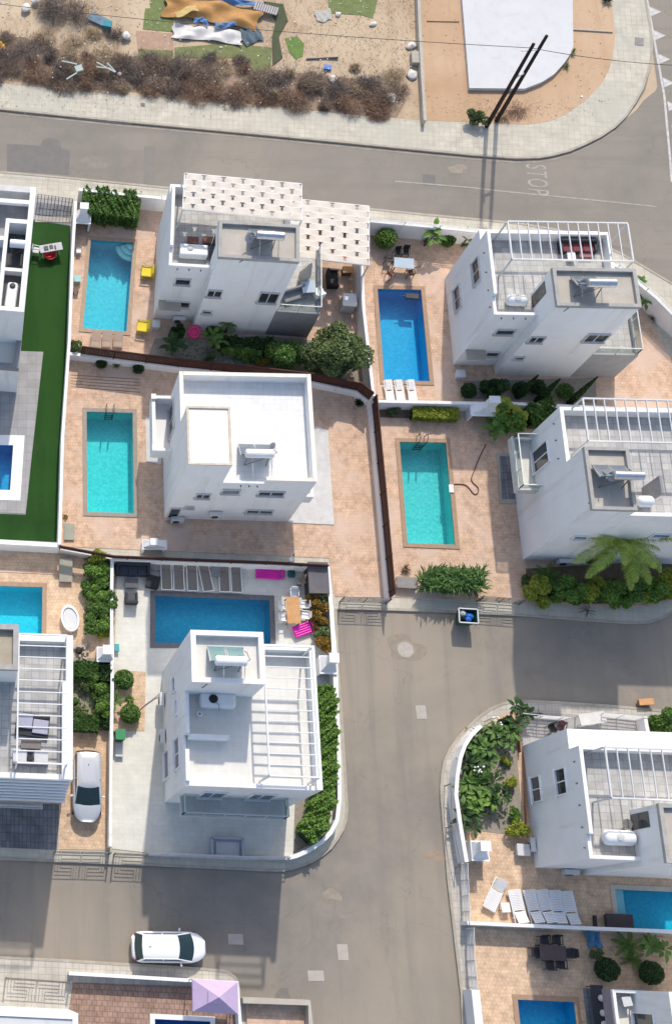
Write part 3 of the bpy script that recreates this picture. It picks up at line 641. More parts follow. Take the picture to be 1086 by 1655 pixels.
def gate(p, q, h, label, m=greymetal, z0=.14):
    """double gate with a meander pattern of flat bars"""
    p = Vector((p.x, p.y)); q = Vector((q.x, q.y)); L = (q - p).length; d = (q - p) / L
    t = thing('driveway_gate', label, 'gate', (p.x, p.y, z0))
    leafn = 2 if L > 2.2 else 1
    for i in range(leafn):
        w0 = L / leafn * i + .03; w1 = L / leafn * (i + 1) - .03; mb = MB()
        P = lambda u, z: (p.x + d.x * (w0 + (w1 - w0) * u), p.y + d.y * (w0 + (w1 - w0) * u), z0 + .08 + (h - .08) * z)
        fl = (i == 1)
        def B(u0, z_0, u1, z_1):
            if fl: u0, u1 = 1 - u0, 1 - u1
            mb.bar(P(u0, z_0), P(u1, z_1), .035)
        B(0, 0, 1, 0); B(0, 1, 1, 1); B(0, 0, 0, 1); B(1, 0, 1, 1)
        for z in (.82, .66): B(.08, z, .72, z)
        for z in (.18, .34): B(.28, z, .95, z)
        for u in (.08, .18): B(u, 0, u, .66)
        for u in (.80, .90): B(u, .34, u, 1)
        B(.28, 0, .28, .5); B(.72, .5, .72, 1); B(.28, .5, .72, .5)
        mb.build('gate_leaf', m, t)
    for e in (p, q): MB().bar((e.x, e.y, z0 - .1), (e.x, e.y, z0 + h + .08), .08).build('post', m, t)
    return t
wall([(123, 325), (118, 408), (113, 546), (102, 706), (97, 880)], 1.75, .2, white, 'long white wall between the turf strip and the terracotta plots')
wall([(112, 571), (200, 581), (285, 592), (400, 604), (506, 616), (577, 631), (596, 646)], .95, .22, white, 'low white wall below the brown fence, north of the white villa')
wall([(601, 650), (615.5, 806), (628, 950), (630, 966)], .95, .22, white, 'low white wall under the brown fence beside the aqua pool')
boardfence([(132, 572), (200, 581), (285, 592), (400, 604), (506, 616), (577, 631), (596, 646)], .95, .95, 2.1, 'dark brown slat fence running between the villa gardens')
boardfence([(601, 650), (615.5, 806), (628, 950), (630, 966)], .95, .95, 2.1, 'dark brown slat fence running down beside the aqua pool')
wall([(583, 400), (588, 500), (598, 590), (604, 640)], 1.7, .2, white, 'white wall between the carport and the deep blue pool')
wall([(600, 648), (745, 651), (829, 652), (1000, 660), (1400, 672)], 1.3, .2, white, 'white wall between the deep blue pool garden and the aqua pool garden')
wall([(128, 306), (262, 320), (600, 358), (700, 367), (772, 375), (830, 382), (900, 390), (960, 409), (1000, 432), (1034, 460), (1060, 481), (1086, 508), (1180, 590)], 1.75, .2, white, 'white street wall with curved right end along the top pavement')
railing([(262, 319), (600, 356), (700, 365), (772, 373), (830, 380)], 1.9, 1.75, .35, 'slim white rails on the top street wall', white, 3, 2.4)
railing([(1000, 430), (1034, 458), (1060, 479), (1086, 505), (1180, 588)], 1.9, 1.75, .35, 'slim white rails on the curved street wall', white, 3, 2.4)
railing([(62, 316), (88, 319), (118, 323)], 1.3, .15, 1.3, 'grey slanted railing above the turf strip', greymetal, 3, .25)
wall([(-60, 872), (97, 881)], 1.5, .3, white, 'white wall closing the turf strip at its lower end')
wall([(97, 886), (183, 902)], .9, .2, greywhite, 'short low wall behind the climbing shrubs')
boardfence([(97, 886), (183, 902), (300, 907), (440, 912), (528, 917)], 1.25, 1.25, 1.75, 'dark brown slat fence above the row of brown loungers')
wall([(182, 902), (300, 906), (440, 911), (530, 916)], 1.25, .22, white, 'white wall behind the brown loungers')
wall([(182, 903), (181, 960), (182, 1110), (180, 1240), (179, 1368)], 1.2, .2, white, 'white wall between the parked car and the pale deck')
wall([(530, 916), (536, 990), (540, 1060), (544, 1140), (548, 1228), (549, 1290), (545, 1325), (535, 1345), (520, 1361), (500, 1374), (480, 1383), (468, 1386)], 1.0, .24, white, 'curving white corner wall outside the tall hedge')
wall([(466, 1386.5), (397, 1386), (300, 1382), (236, 1379)], .6, .2, greywhite, 'low grey wall in front of the villa with the white pergola')
railing([(466, 1386.5), (397, 1386), (300, 1382), (236, 1379)], .6, .6, .7, 'grey rails above the low front wall', frost, 3, 1.8)
gate(U(88, 1379), U(176, 1381), 1.3, 'double patterned gate in front of the parked car')
gate(U(184, 1382), U(234, 1384), 1.3, 'single patterned gate at the pale deck entrance')
gate(U(548, 974), U(622, 977), 1.2, 'dark rail gate at the foot of the terracotta driveway')
gate(U(769, 973), U(836, 978), 1.25, 'patterned gate right of the waste container')
gate(U(10, 1580), U(112, 1587), 1.2, 'patterned gate left of the red brown yard')
wall([(777, 1173), (762, 1188), (751, 1205), (744, 1225), (739, 1255), (737, 1285), (745, 1340), (754, 1393)], 1.35, .22, white, 'white street corner wall in front of broad leaved plants')
railing([(728, 1267), (730, 1330), (745, 1400)], 1.2, .12, 1.1, 'dark handrail on the pavement beside the corner wall', greymetal, 1, 2.5)
railing([(755, 1396), (757, 1440), (759, 1492)], 1.3, .15, 1.2, 'grey rails at the street side of the white lounger terrace', frost, 5, .9)
wall([(755, 1491.5), (900, 1498), (1086, 1505.5), (1400, 1519)], 1.2, .2, white, 'long white wall below the row of white loungers')
railing([(764, 1500), (766, 1550), (770, 1597)], 1.3, .15, 1.3, 'grey rails at the street side of the dining terrace', frost, 6, .9)
wall([(768, 1600), (774, 1655), (786, 1760)], 1.5, .45, white, 'thick white wall at the bottom beside the cropped pool')
wall([(112, 1573), (200, 1578), (300, 1584), (384, 1588), (389, 1660), (394, 1760)], 1.1, .2, white, 'white garden wall round the red brown yard')
wall([(393, 1617), (500, 1621), (504, 1680), (510, 1760)], 1.1, .3, midgrey, 'grey stone topped wall at the bottom centre')
plot([(396, 1620), (498, 1624), (504, 1760), (404, 1760)], terra, 'patio', 'sandy floor inside the grey topped wall', '', .3)
wall([(675, -60), (678, 30), (682, 110), (687, 194)], .7, .22, midgrey, 'weathered block wall between the two dirt lots')
wall([(690, 33), (742, 34)], .2, .07, redsoil, 'low earth coloured wall at the left of the white slab')
wall([(924, 47), (990, 51)], .22, .07, midgrey, 'thin low wall right of the white slab')
wall([(838, 1163), (842, 1215)], .6, .07, mat('brown_wall_paint', (.40, .19, .10), (.3, .14, .08)), 'low brown edged wall left of the right hand villa')
wall([(846, 1215), (850, 1330), (856, 1370)], .3, .07, MAT['brown_wall_paint'], 'thin brown edging strip along the right hand villa')
railing([(975, 1153), (1010, 1156), (1044, 1160)], 1.2, .15, 1.1, 'grey horizontal rails at the yard behind the right villa', frost, 6, 1.2)
railing([(845, 1153), (880, 1157), (920, 1160)], 1.2, .15, 1.1, 'pale horizontal rails at the left of the yard behind the right villa', frost, 6, 1.2)
wall([(1042, 1158), (1047, 1185)], 1.2, .2, white, 'short white wall beside the bush at the right edge')

# ================================================================== HOUSES
def shell(mb, x0, y0, x1, y1, zf, zt, sides='NSEW', t=.2, z0=0.0):
    mb.box(x0, y0, z0, x1, y1, zf)
    a0 = x0 + (t if 'W' in sides else 0); a1 = x1 - (t if 'E' in sides else 0)
    if 'W' in sides: mb.box(x0, y0, zf, x0 + t, y1, zt)
    if 'E' in sides: mb.box(x1 - t, y0, zf, x1, y1, zt)
    if 'S' in sides: mb.box(a0, y0, zf, a1, y0 + t, zt)
    if 'N' in sides: mb.box(a0, y1 - t, zf, a1, y1, zt)
def window(t, face, c, u0, u1, z0, z1, n=2, fm=None, blind=False, sill=True):
    """face: S (plane y=c, u=x), W (x=c, u=y), E"""
    fm = fm or white; s = -1
    def bx(mb, ua, ub, za, zb, d0, d1):
        if face == 'S': mb.box(ua, c - d1, za, ub, c - d0, zb)
        elif face == 'W': mb.box(c - d1, ua, za, c - d0, ub, zb)
        elif face == 'E': mb.box(c + d0, ua, za, c + d1, ub, zb)
    f = MB(); w_ = .055
    bx(f, u0 - w_, u1 + w_, z1, z1 + w_, -.02, .11); bx(f, u0 - w_, u1 + w_, z0 - w_, z0, -.02, .11)
    bx(f, u0 - w_, u0, z0, z1, -.02, .11); bx(f, u1, u1 + w_, z0, z1, -.02, .11)
    for k in range(1, n):
        u = u0 + (u1 - u0) * k / n; bx(f, u - .03, u + .03, z0, z1, -.02, .05)
    if sill: bx(f, u0 - .12, u1 + .12, z0 - w_ - .05, z0 - w_, -.02, .18)
    w = f.build('window', fm, t)
    g = MB(); bx(g, u0, u1, z0, z1, -.02, .012); g.build('pane', greyfab if blind else pane, w)
def spouts(t, face, c, us, z):
    mb = MB()
    for u in us:
        if face == 'S': mb.tube([(u, c + .02, z), (u, c - .10, z - .01)], .045, 8)
        else: mb.tube([(c + .02, u, z), (c - .10, u, z - .01)], .045, 8)
    mb.build('drain_spout', greymetal, t)
def glassrail(t, pts, z0, h, post=frost, gm=None):
    mb = MB(); g = MB()
    for a, b in zip(pts[:-1], pts[1:]):
        a = Vector((*a, 0)); b = Vector((*b, 0)); mb.bar(a + Vector((0, 0, z0 + h)), b + Vector((0, 0, z0 + h)), .06, .05)
        n = max(1, int((b - a).length / 1.1))
        for i in range(n + 1):
            p = a + (b - a) * i / n; mb.bar(p + Vector((0, 0, z0)), p + Vector((0, 0, z0 + h)), .045)
        d = (b - a).normalized(); q = Vector((-d.y, d.x, 0)) * .006
        g.add([a + q + Vector((0, 0, z0 + .08)), b + q + Vector((0, 0, z0 + .08)), b + q + Vector((0, 0, z0 + h - .05)), a + q + Vector((0, 0, z0 + h - .05))], [(0, 1, 2, 3)])
    r = mb.build('railing', post, t); g.build('glass_panel', gm or glass, r)
def airunit(t, x, y, z, face='S'):
    mb = MB()
    if face == 'S': mb.box(x - .42, y - .36, z, x + .42, y - .06, z + .6)
    else: mb.box(x - .36, y - .42, z, x - .06, y + .42, z + .6)
    u = mb.build('air_conditioner', frost, t, bevel=.03)
    mb = MB()
    if face == 'S': mb.tube([(x - .1, y - .355, z + .3), (x - .1, y - .385, z + .3)], .22, 16)
    else: mb.tube([(x - .355, y - .1, z + .3), (x - .385, y - .1, z + .3)], .22, 16)
    mb.build('fan_grille', darkmetal, u)
def floor(t, x0, y0, x1, y1, z, m): return MB().box(x0, y0, z - .03, x1, y1, z + .012).build('roof_floor', m, t)
def canopy(t, x0, y0, x1, y1, z): MB().box(x0, y0, z, x1, y1, z + .12).build('canopy', white, t)

def house_t1(label, loc, yaw, tx0=2.7, tx1=7.65, ty0=-.72, ty1=1.87, d=5.85, wing=.75, wz=6.5, ext=True, towerm=midgrey, zt=7.65, lowS=7.3, det=True):
    t = thing('villa', label, 'villa')
    w = MB()
    shell(w, 0, 0, tx0, d, 6.75, zt, 'N', .2)
    w.box(0, 1.3, 6.75, .2, d - .2, zt); w.box(0, 0, 6.75, .2, 1.3, lowS)
    w.box(.2, 0, 6.75, tx0, .2, lowS)
    shell(w, tx0, ty1, tx1, d, 6.75, zt, 'NE', .2)
    if wing: w.box(0, d, 0, tx1, d + wing, wz)
    w.build('wall', white, t)
    tw = MB(); shell(tw, tx0, ty0, tx1, ty1, 9.65, 9.7, '', .2); tw.build('stair_tower', white, t)
    rim = MB(); shell(rim, tx0 - .02, ty0 - .02, tx1 + .02, ty1 + .02, 9.72, 9.98, 'NSEW', .22, 9.7)
    rim.build('tower_rim', towerm if towerm is not midgrey else mat('grey_rim', (.40, .39, .37), (.30, .29, .27), rough=.9, scale=2), t)
    MB().box(tx0 + .2, ty0 + .2, 9.72, tx1 - .2, ty1 - .2, 9.74).build('tower_roof', midgrey, t)
    floor(t, .2, .2, tx0, d - .2, 6.77, tileg); floor(t, tx0, ty1, tx1 - .2, d - .2, 6.77, tileg)
    d_ = MB(); d_.box(tx0 - .03, ty1 - 1.1, 6.8, tx0 + .01, ty1 - .25, 8.75); d_.build('door', pane, t)
    return t
def finish(t, loc, yaw): t.location = loc; t.rotation_euler = (0, 0, R(yaw))
# villa A, upper left with shade canopies
hA = house_t1('villa with cream shade canopies on its roof and carport', None, 0)
for a in (('S', 0, .75, 1.65, 5.0, 5.7, 1), ('S', 0, .55, 2.1, 1.9, 2.65, 2), ('S', -.72, 2.85, 3.7, 4.95, 5.75, 2), ('S', -.72, 6.2, 7.35, 4.6, 5.9, 2), ('S', -.72, 2.95, 3.5, 2.6, 2.95, 1)): window(hA, a[0], a[1], a[2], a[3], a[4], a[5], a[6], greywhite)
spouts(hA, 'S', 0, (.6, 1.35, 2.1), 6.95)
m = MB(); m.box(7.65, -.7, 0, 10.55, 4.2, 3.15); m.box(7.65, -.7, 3.15, 10.55, -.52, 3.38); m.box(10.37, -.52, 3.15, 10.55, 4.2, 3.38); m.build('ground_floor_wing', grey, hA)
MB().box(7.66, -.5, 3.15, 10.35, 4.2, 3.17).build('balcony_floor', tileg, hA)
glassrail(hA, [(7.75, -.61), (10.46, -.61), (10.46, 4.1)], 3.38, .85)
MB().box(0.0, -.75, 2.6, 1.5, -.02, 2.66).build('awning', glassmat('awning_sheet', (.52, .48, .40), .6), hA); airunit(hA, 1.7, 0, .1, 'S')
finish(hA, (-11.7, 13.95, .12), -3.0)
hD = house_t1('villa with dark red sofa under its grey roof pergola', None, 0)
for a in (('S', 0, 1.0, 2.1, 4.7, 5.3, 1), ('S', 0, .75, 2.35, 1.5, 2.1, 2), ('S', -.72, 2.85, 3.7, 5.1, 5.8, 2), ('S', -.72, 6.2, 7.45, 5.35, 6.35, 2), ('S', -.72, 2.95, 3.5, 2.6, 2.95, 1), ('W', 0, 3.3, 4.9, 4.95, 6.0, 2), ('W', 0, 3.2, 4.8, 1.5, 2.5, 2)): window(hD, a[0], a[1], a[2], a[3], a[4], a[5], a[6], greywhite)
spouts(hD, 'S', 0, (.6, 1.35, 2.1), 6.9); spouts(hD, 'W', 0, (.7, 1.9, 3.2, 4.6), 6.95)
m = MB(); m.box(7.65, -.7, 0, 10.6, 4.2, 3.15); m.box(7.65, -.7, 3.15, 10.6, -.52, 3.38); m.box(10.42, -.52, 3.15, 10.6, 4.2, 3.38); m.build('ground_floor_wing', mat('mid_grey_render', (.36, .36, .36), (.30, .30, .30), rough=.9), hD)
MB().box(7.66, -.5, 3.15, 10.4, 4.2, 3.17).build('balcony_floor', tileg, hD)
glassrail(hD, [(7.75, -.61), (10.51, -.61), (10.51, 4.1)], 3.38, .8)
MB().box(0.0, -.75, 2.3, 1.3, -.02, 2.36).build('awning', MAT['awning_sheet'], hD)
finish(hD, (8.5, 10.85, .12), 0)
# villa G, right hand
hG = house_t1('villa with white tank and long pale strip roof at the lower right', None, 0, tx0=2.75, tx1=8.2, ty0=-.3, ty1=2.75, d=6.1, wing=1.15, wz=6.35)
for a in (('W', 0, 3.75, 5.15, .95, 2.15, 2), ('W', 0, 3.75, 5.15, 4.4, 5.65, 2)): window(hG, a[0], a[1], a[2], a[3], a[4], a[5], a[6], white)
spouts(hG, 'W', 0, (.6, 1.7, 2.9, 4.1, 5.3), 6.95)
MB().box(0.01, 6.12, 6.35, 8.2, 7.25, 6.40).build('eave_roof', mat('white_roof_sheet', (.80, .80, .79), (.76, .76, .75), rough=.8), hG)
airunit(hG, 0, 1.3, .1, 'W'); airunit(hG, 1.9, 0, .1, 'S')
finish(hG, (10.3, -22.3, .12), 0)
# villa C, centre, plain
hC = thing('villa', 'plain white villa with cream stair block on its roof, left of the driveway', 'villa')
w = MB(); shell(w, 2.55, 0, 8.05, 7.1, 6.75, 7.6, 'NE', .22); shell(w, 0, 3.72, 2.55, 7.1, 6.75, 7.6, 'NW', .22)
w.box(2.55, 0, 6.75, 5.05, .2, 7.0); w.box(5.05, 0, 6.75, 7.83, .22, 7.6)
w.build('wall', white, hC)
MB().box(0, 0, 0, 2.55, 3.72, 9.85).build('stair_tower', white, hC)
mb = MB(); shell(mb, -.02, -.02, 2.57, 3.74, 9.86, 9.97, 'NSEW', .13, 9.85); mb.build('tower_rim', mat('stained_rim', (.66, .58, .47), (.50, .42, .32), rough=.95, scale=2.5), hC)
MB().box(.11, .11, 9.86, 2.44, 3.61, 9.88).build('tower_roof', mat('cream_membrane', (.80, .775, .71), (.77, .74, .67), rough=.9), hC)
mb = MB()
for a in ((0, 3.94, .22, 7.1), (.22, 6.88, 7.83, 7.1), (7.83, 0, 8.05, 7.1), (5.05, 0, 7.83, .22)): mb.box(a[0] - .01, a[1] - .01, 7.602, a[2] + .01, a[3] + .01, 7.635)
mb.build('coping', cream_roof, hC)
floor(hC, 2.55, .22, 7.83, 6.88, 6.77, tilew); floor(hC, .22, 3.72, 2.55, 6.88, 6.77, tilew)
for a in (('S', 0, 1.35, 2.15, 4.3, 5.0, 2, 0), ('S', 0, 2.8, 3.8, 5.3, 5.9, 1, 1), ('S', 0, 5.05, 6.55, 5.1, 5.75, 2, 0), ('S', 0, 5.0, 6.6, 1.7, 2.3, 2, 0), ('S', 0, 1.0, 1.5, 2.35, 2.6, 1, 1), ('S', 0, .15, .75, .35, 2.2, 1, 0), ('W', 0, 4.3, 6.3, 3.3, 5.3, 2, 0)): window(hC, *a[:7], fm=greywhite, blind=bool(a[7]))
spouts(hC, 'S', 0, (3.7, 4.2, 4.7), 6.62); spouts(hC, 'E', 8.05, (), 6.6) if False else None
airunit(hC, .8, 0, .1, 'S'); airunit(hC, 3.1, 0, 1.3, 'S')
mb = MB(); x0, y0, y1 = -1.25, 3.15, 7.0
mb.box(x0, y0, 2.9, 0, y1, 3.15); mb.box(x0, y0, 3.15, x0 + .22, y1, 4.15); mb.box(x0 + .22, y0, 3.15, 0, y0 + .2, 4.15); mb.box(x0 + .22, y1 - .2, 3.15, 0, y1, 4.15)
mb.box(x0 - .05, y0 - .05, 4.152, x0 + .27, y0 + .35, 4.3); mb.box(x0 - .05, y1 - .3, 4.152, x0 + .27, y1 + .05, 4.3); mb.build('balcony', white, hC)
mb = MB(); mb.box(8.05, .3, 3.0, 8.75, 3.2, 3.2); mb.box(8.55, .3, 3.2, 8.75, 3.2, 4.1); mb.box(8.05, .3, 3.2, 8.55, .5, 4.1); mb.build('balcony', white, hC)
finish(hC, (-11.25, -.83, .12), 0)
# villa E, right
hE = thing('villa', 'villa behind the palm with railed balcony on its left side', 'villa')
w = MB(); shell(w, 2.5, 0, 10.5, 7.45, 6.75, 7.6, 'NE', .22); shell(w, 0, 3.85, 2.5, 7.45, 6.75, 7.6, 'NW', .22)
w.box(6.02, 0, 6.75, 10.28, .22, 7.4); w.build('wall', white, hE)
mb = MB(); mb.box(2.52, 0, 6.76, 6.0, 1.25, 8.6); mb.box(2.53, .01, 8.6, 6.0, .22, 9.05); mb.build('roof_block', white, hE); MB().box(2.53, .22, 8.6, 5.99, 1.24, 8.615).build('roof_floor', tileg, hE)
MB().box(0, 0, 0, 2.5, 3.85, 9.7).build('stair_tower', white, hE)
mb = MB(); shell(mb, -.01, -.01, 2.52, 3.87, 9.72, 10.0, 'NSEW', .2, 9.7); mb.build('tower_rim', MAT['grey_rim'], hE)
MB().box(.19, .19, 9.72, 2.32, 3.67, 9.74).build('tower_roof', midgrey, hE)
floor(hE, 2.5, .22, 10.28, 7.23, 6.77, tileg); floor(hE, .22, 3.85, 2.5, 7.23, 6.77, tileg)
for a in (('W', 0, 4.7, 6.1, 3.35, 5.5, 2, 0), ('S', 0, 1.1, 1.9, 4.75, 5.2, 1, 0), ('S', 0, 5.4, 6.4, 5.5, 6.0, 1, 0)): window(hE, *a[:7], fm=white)
spouts(hE, 'W', 0, (4.4, 5.6, 6.7), 6.7); airunit(hE, 2.4, 0, .2, 'S')
mb = MB(); x0, y0, y1 = -1.3, 3.5, 7.15
mb.box(x0, y0, 2.85, 0, y1, 3.1); mb.box(x0, y0, 3.1, x0 + .2, y1, 3.5); mb.box(x0 + .2, y0, 3.1, 0, y0 + .2, 3.5); mb.box(x0 + .2, y1 - .2, 3.1, 0, y1, 3.5); mb.build('balcony', greywhite, hE)
MB().box(x0 + .2, y0 + .2, 3.1, 0, y1 - .2, 3.12).build('balcony_floor', tilec, hE)
glassrail(hE, [(-.02, y0 + .1), (x0 + .1, y0 + .1), (x0 + .1, y1 - .1), (-.02, y1 - .1)], 3.5, .75, white)
MB().box(4.6, 1.5, 6.79, 4.75, 2.6, 8.9).build('screen_wall', grey, hE)
finish(hE, (11.65, -2.98, .12), 0)
# villa F, with white pergola
hF = thing('villa', 'villa with white slatted pergola and round lidded tank on its roof', 'villa')
w = MB(); shell(w, 0, 0, 7.45, 5.22, 6.75, 7.5, 'E', .32)
w.box(0, 0, 6.75, 7.13, .25, 7.25); w.box(0, .25, 6.75, .22, 2.0, 7.45); w.box(0, 2.0, 6.75, .14, 2.85, 6.95); w.box(0, 2.85, 6.75, .22, 5.22, 7.75)
shell(w, 3.98, 5.22, 7.45, 8.15, 6.75, 7.5, 'NE', .32); w.box(.22, 2.62, 6.77, 2.45, 2.85, 7.5)
w.build('wall', white, hF)
MB().box(0, 5.22, 0, 3.98, 8.15, 9.5).build('stair_tower', white, hF)
mb = MB(); shell(mb, 0, 5.22, 3.98, 8.15, 9.55, 9.95, 'NSEW', .28, 9.5); mb.build('tower_parapet', white, hF)
MB().box(.28, 5.5, 9.55, 3.7, 7.87, 9.57).build('tower_roof', tilec, hF)
floor(hF, .22, .25, 7.13, 2.62, 6.77, tilec); floor(hF, .22, 2.62, 7.13, 5.22, 6.768, tilec); floor(hF, 3.98, 5.22, 7.13, 7.83, 6.77, tilec)
for a in (('W', 0, 1.3, 3.0, 4.3, 5.8, 2, 1), ('W', 0, 1.3, 2.9, .5, 2.1, 1, 1), ('W', 0, 4.4, 5.2, 5.0, 5.5, 1, 1), ('W', 0, 5.9, 6.7, 4.2, 5.0, 1, 1), ('S', 0, 1.4, 2.7, 3.3, 5.4, 2, 0), ('S', 0, 4.2, 5.5, 3.3, 5.4, 2, 0)): window(hF, *a[:7], fm=white, blind=bool(a[7]))
airunit(hF, 0, 3.9, .5, 'W'); airunit(hF, 0, 6.2, .5, 'W')
mb = MB(); mb.box(.42, -1.15, 2.9, 6.5, 0, 3.12); mb.build('balcony', greywhite, hF)
glassrail(hF, [(.5, -.03), (.5, -1.07), (6.42, -1.07), (6.42, -.03)], 3.12, 1.0)
finish(hF, (-11.45, -19.2, .12), 0)
# villa H, lower left
hH = thing('villa', 'villa at the left edge with sun beds under its roof pergola', 'villa')
w = MB(); shell(w, -1.5, 0, 7.4, 5.55, 6.75, 7.5, 'E', .6); w.box(-1.5, 0, 6.75, 6.8, .3, 7.3)
shell(w, 4.15, 5.55, 7.4, 8.25, 6.75, 7.5, 'NE', .4); w.build('wall', white, hH)
MB().box(-1.5, 5.55, 0, 4.15, 8.1, 9.6).build('stair_tower', white, hH)
mb = MB(); shell(mb, -1.5, 5.53, 4.17, 8.12, 9.62, 9.95, 'NSE', .3, 9.6); mb.build('tower_rim', MAT['grey_rim'], hH)
MB().box(-1.5, 5.83, 9.62, 3.87, 7.82, 9.64).build('tower_roof', mat('ochre_screed', (.42, .37, .27), (.33, .29, .22), rough=.95), hH)
floor(hH, -1.5, .3, 6.8, 5.55, 6.77, tileg); floor(hH, 4.15, 5.55, 7.0, 7.85, 6.77, tileg)
fc = mat('blue_grey_cladding', (.70, .73, .76), (.64, .67, .70), rough=.5)
mb = MB(); mb.box(-1.5, -.72, 2.95, 7.3, 0, 3.2)
for k in range(7): mb.box(-1.5, -.7 + k * .1, 3.2 + k * .5, 7.28, -.62 + k * .1, 3.7 + k * .5 - .02)
mb.build('sloping_shutter', fc, hH)
glassrail(hH, [(-1.5, -1.0), (6.0, -1.0)], 2.4, .75, frost)
MB().box(-1.5, -1.05, 2.3, 6.05, -.72, 2.4).build('balcony', greywhite, hH)
finish(hH, (-25.25, -19.15, .12), 0)
# villa I, turf plot
hI = thing('villa', 'flat roofed modern villa with long equipment well beside the turf', 'villa')
w = MB(); w.box(-8, 0, 0, 0, 9.2, 6.6)
w.box(-.36, 0, 6.6, 0, 9.2, 8.0); w.box(-1.75, 0, 6.6, -.36, .3, 8.0); w.box(-1.75, .3, 6.6, -1.5, 6.7, 8.0); w.box(-1.5, 6.4, 6.6, -.36, 6.7, 8.0)
w.box(-8, 5.3, 6.6, -1.75, 5.6, 7.6); w.box(-8, 8.0, 7.5, -.36, 8.3, 7.8); w.build('wall', white, hI)
MB().box(-8, 8.75, 6.6, -.36, 9.2, 8.0).build('front_beam', greywhite, hI)
MB().box(-1.5, 3.3, 6.62, -.36, 3.55, 7.2).build('cross_beam', white, hI)
MB().box(-1.5, .3, 6.6, -.36, 6.4, 6.63).build('well_floor', darkgrey, hI)
MB().box(-8, .0, 6.6, -1.75, 8.75, 6.64).build('roof_floor', greypave, hI)
MB().box(-1.75, 6.7, 6.6, -.36, 8.75, 6.64).build('roof_floor', greypave, hI)
mb = MB(); mb.box(-8, -2.0, 0, 0, 0, 3.4); mb.build('lower_wing', white, hI)
mb = MB(); mb.box(-8, -2.0, 3.4, 0, -1.7, 3.95); mb.box(-.35, -1.7, 3.4, 0, 0, 3.95); mb.build('lower_parapet', grey, hI)
MB().box(-8, -1.7, 3.4, -.35, 0, 3.43).build('terrace_floor', cream_roof, hI)
finish(hI, (-20.97, 10.0, .12), -4.1)
# villa J bottom left roof, villa K bottom right
jn = U(127, 1638, 7.4)
hJ = thing('villa', 'bright white roof edge of a villa at the bottom left corner', 'villa', (jn.x - 4, jn.y - 3.5, .1))
w = MB(); w.box(jn.x - 9, jn.y - 7, .1, jn.x, jn.y, 6.8); w.box(jn.x - 9, jn.y - .3, 6.8, jn.x, jn.y, 7.4); w.box(jn.x - .3, jn.y - 7, 6.8, jn.x, jn.y - .3, 7.4); w.build('wall', white, hJ)
MB().box(jn.x - 9, jn.y - 7, 6.8, jn.x - .3, jn.y - .3, 7.3).build('roof_floor', concrete_w, hJ)
kn = U(990, 1599, 4.1)
hK = thing('villa', 'corner of a villa with glass balcony at the bottom right edge', 'villa')
w = MB(); w.box(1.25, -7, 0, 8, 0, 7.5); w.build('wall', white, hK)
mb = MB(); mb.box(0, -7, 2.9, 1.25, 0, 3.1); mb.box(0, -7, 3.1, .16, 0, 3.9); mb.box(.16, -.16, 3.1, 1.25, 0, 3.9); mb.build('balcony', white, hK)
MB().box(.16, -7, 3.1, 1.25, -.16, 3.12).build('balcony_floor', tilec, hK)
mb = MB(); mb.box(-.05, -7, 2.7, -.002, 0, 3.75); mb.build('balcony_fascia', mat('mauve_grey_fascia', (.26, .23, .25), (.22, .19, .21)), hK)
window(hK, 'W', 1.25, -2.6, -1.2, 3.4, 5.6, 2, white)
finish(hK, (kn.x, kn.y, .12), 0)
mb = MB(); gx = U(941, 1610).x; mb.box(gx, kn.y - 7, .15, kn.x + 1.2, kn.y, .2); struct('terrace', mb, darkpave, 'grey tiled strip beside the villa at bottom right')

# ================================================================== PERGOLAS
def pergola(label, x0, y0, x1, y1, zb, zt, slats, axis, m=frost, posts=None, yaw=0, w=.09, loc=None):
    """axis X: slats run along X (stacked in Y); axis Y: slats run along Y"""
    t = thing('roof_pergola', label, 'pergola', (x0, y0, zb))
    f = MB(); f.bar((x0, y0, zt), (x1, y0, zt), w, .12); f.bar((x0, y1, zt), (x1, y1, zt), w, .12)
    f.bar((x0, y0 + w / 2, zt), (x0, y1 - w / 2, zt), w, .12); f.bar((x1, y0 + w / 2, zt), (x1, y1 - w / 2, zt), w, .12); f.build('frame', m, t)
    for (x, y) in posts or ((x0, y0), (x1, y0), (x0, y1), (x1, y1)): MB().bar((x, y, zb), (x, y, zt - .06), w).build('post', m, t)
    for k in range(slats):
        s = (k + 1) / (slats + 1)
        if axis == 'Y': x = x0 + (x1 - x0) * s; MB().bar((x, y0 + w / 2, zt + .01), (x, y1 - w / 2, zt + .01), .055, .09).build('slat', m, t)
        else: y = y0 + (y1 - y0) * s; MB().bar((x0 + w / 2, y, zt + .01), (x1 - w / 2, y, zt + .01), .055, .09).build('slat', m, t)
    return t
pergola('grey roof pergola above the dark red sofa', 9.25, 13.8, 16.6, 16.5, 6.95, 9.15, 11, 'Y')
pergola('grey roof pergola on the villa behind the palm', 12.4, 1.65, 21.0, 4.4, 6.95, 9.15, 13, 'Y')
p = zG(640, 275, 9.15); q = zG(685, 610, 9.15)
pergola('grey roof pergola on the villa at the lower right', p.x, q.y, 18.3, p.y, 6.95, 9.15, 11, 'Y')
p = zF(645, 150, 9.4); q = zF(950, 845, 9.4)
pergola('white roof pergola on the villa with pink lilos', p.x, q.y, q.x - .1, p.y, 6.9, 9.4, 11, 'X', m=mat('white_metal', (.72, .72, .71), (.66, .66, .65), rough=.45))
p = zH(118, 175, 9.4); q = zH(405, 960, 9.4)
pergola('pale roof pergola over the sun beds at the left edge', p.x, q.y, q.x, p.y, 6.9, 9.4, 10, 'X', m=MAT['white_metal'])
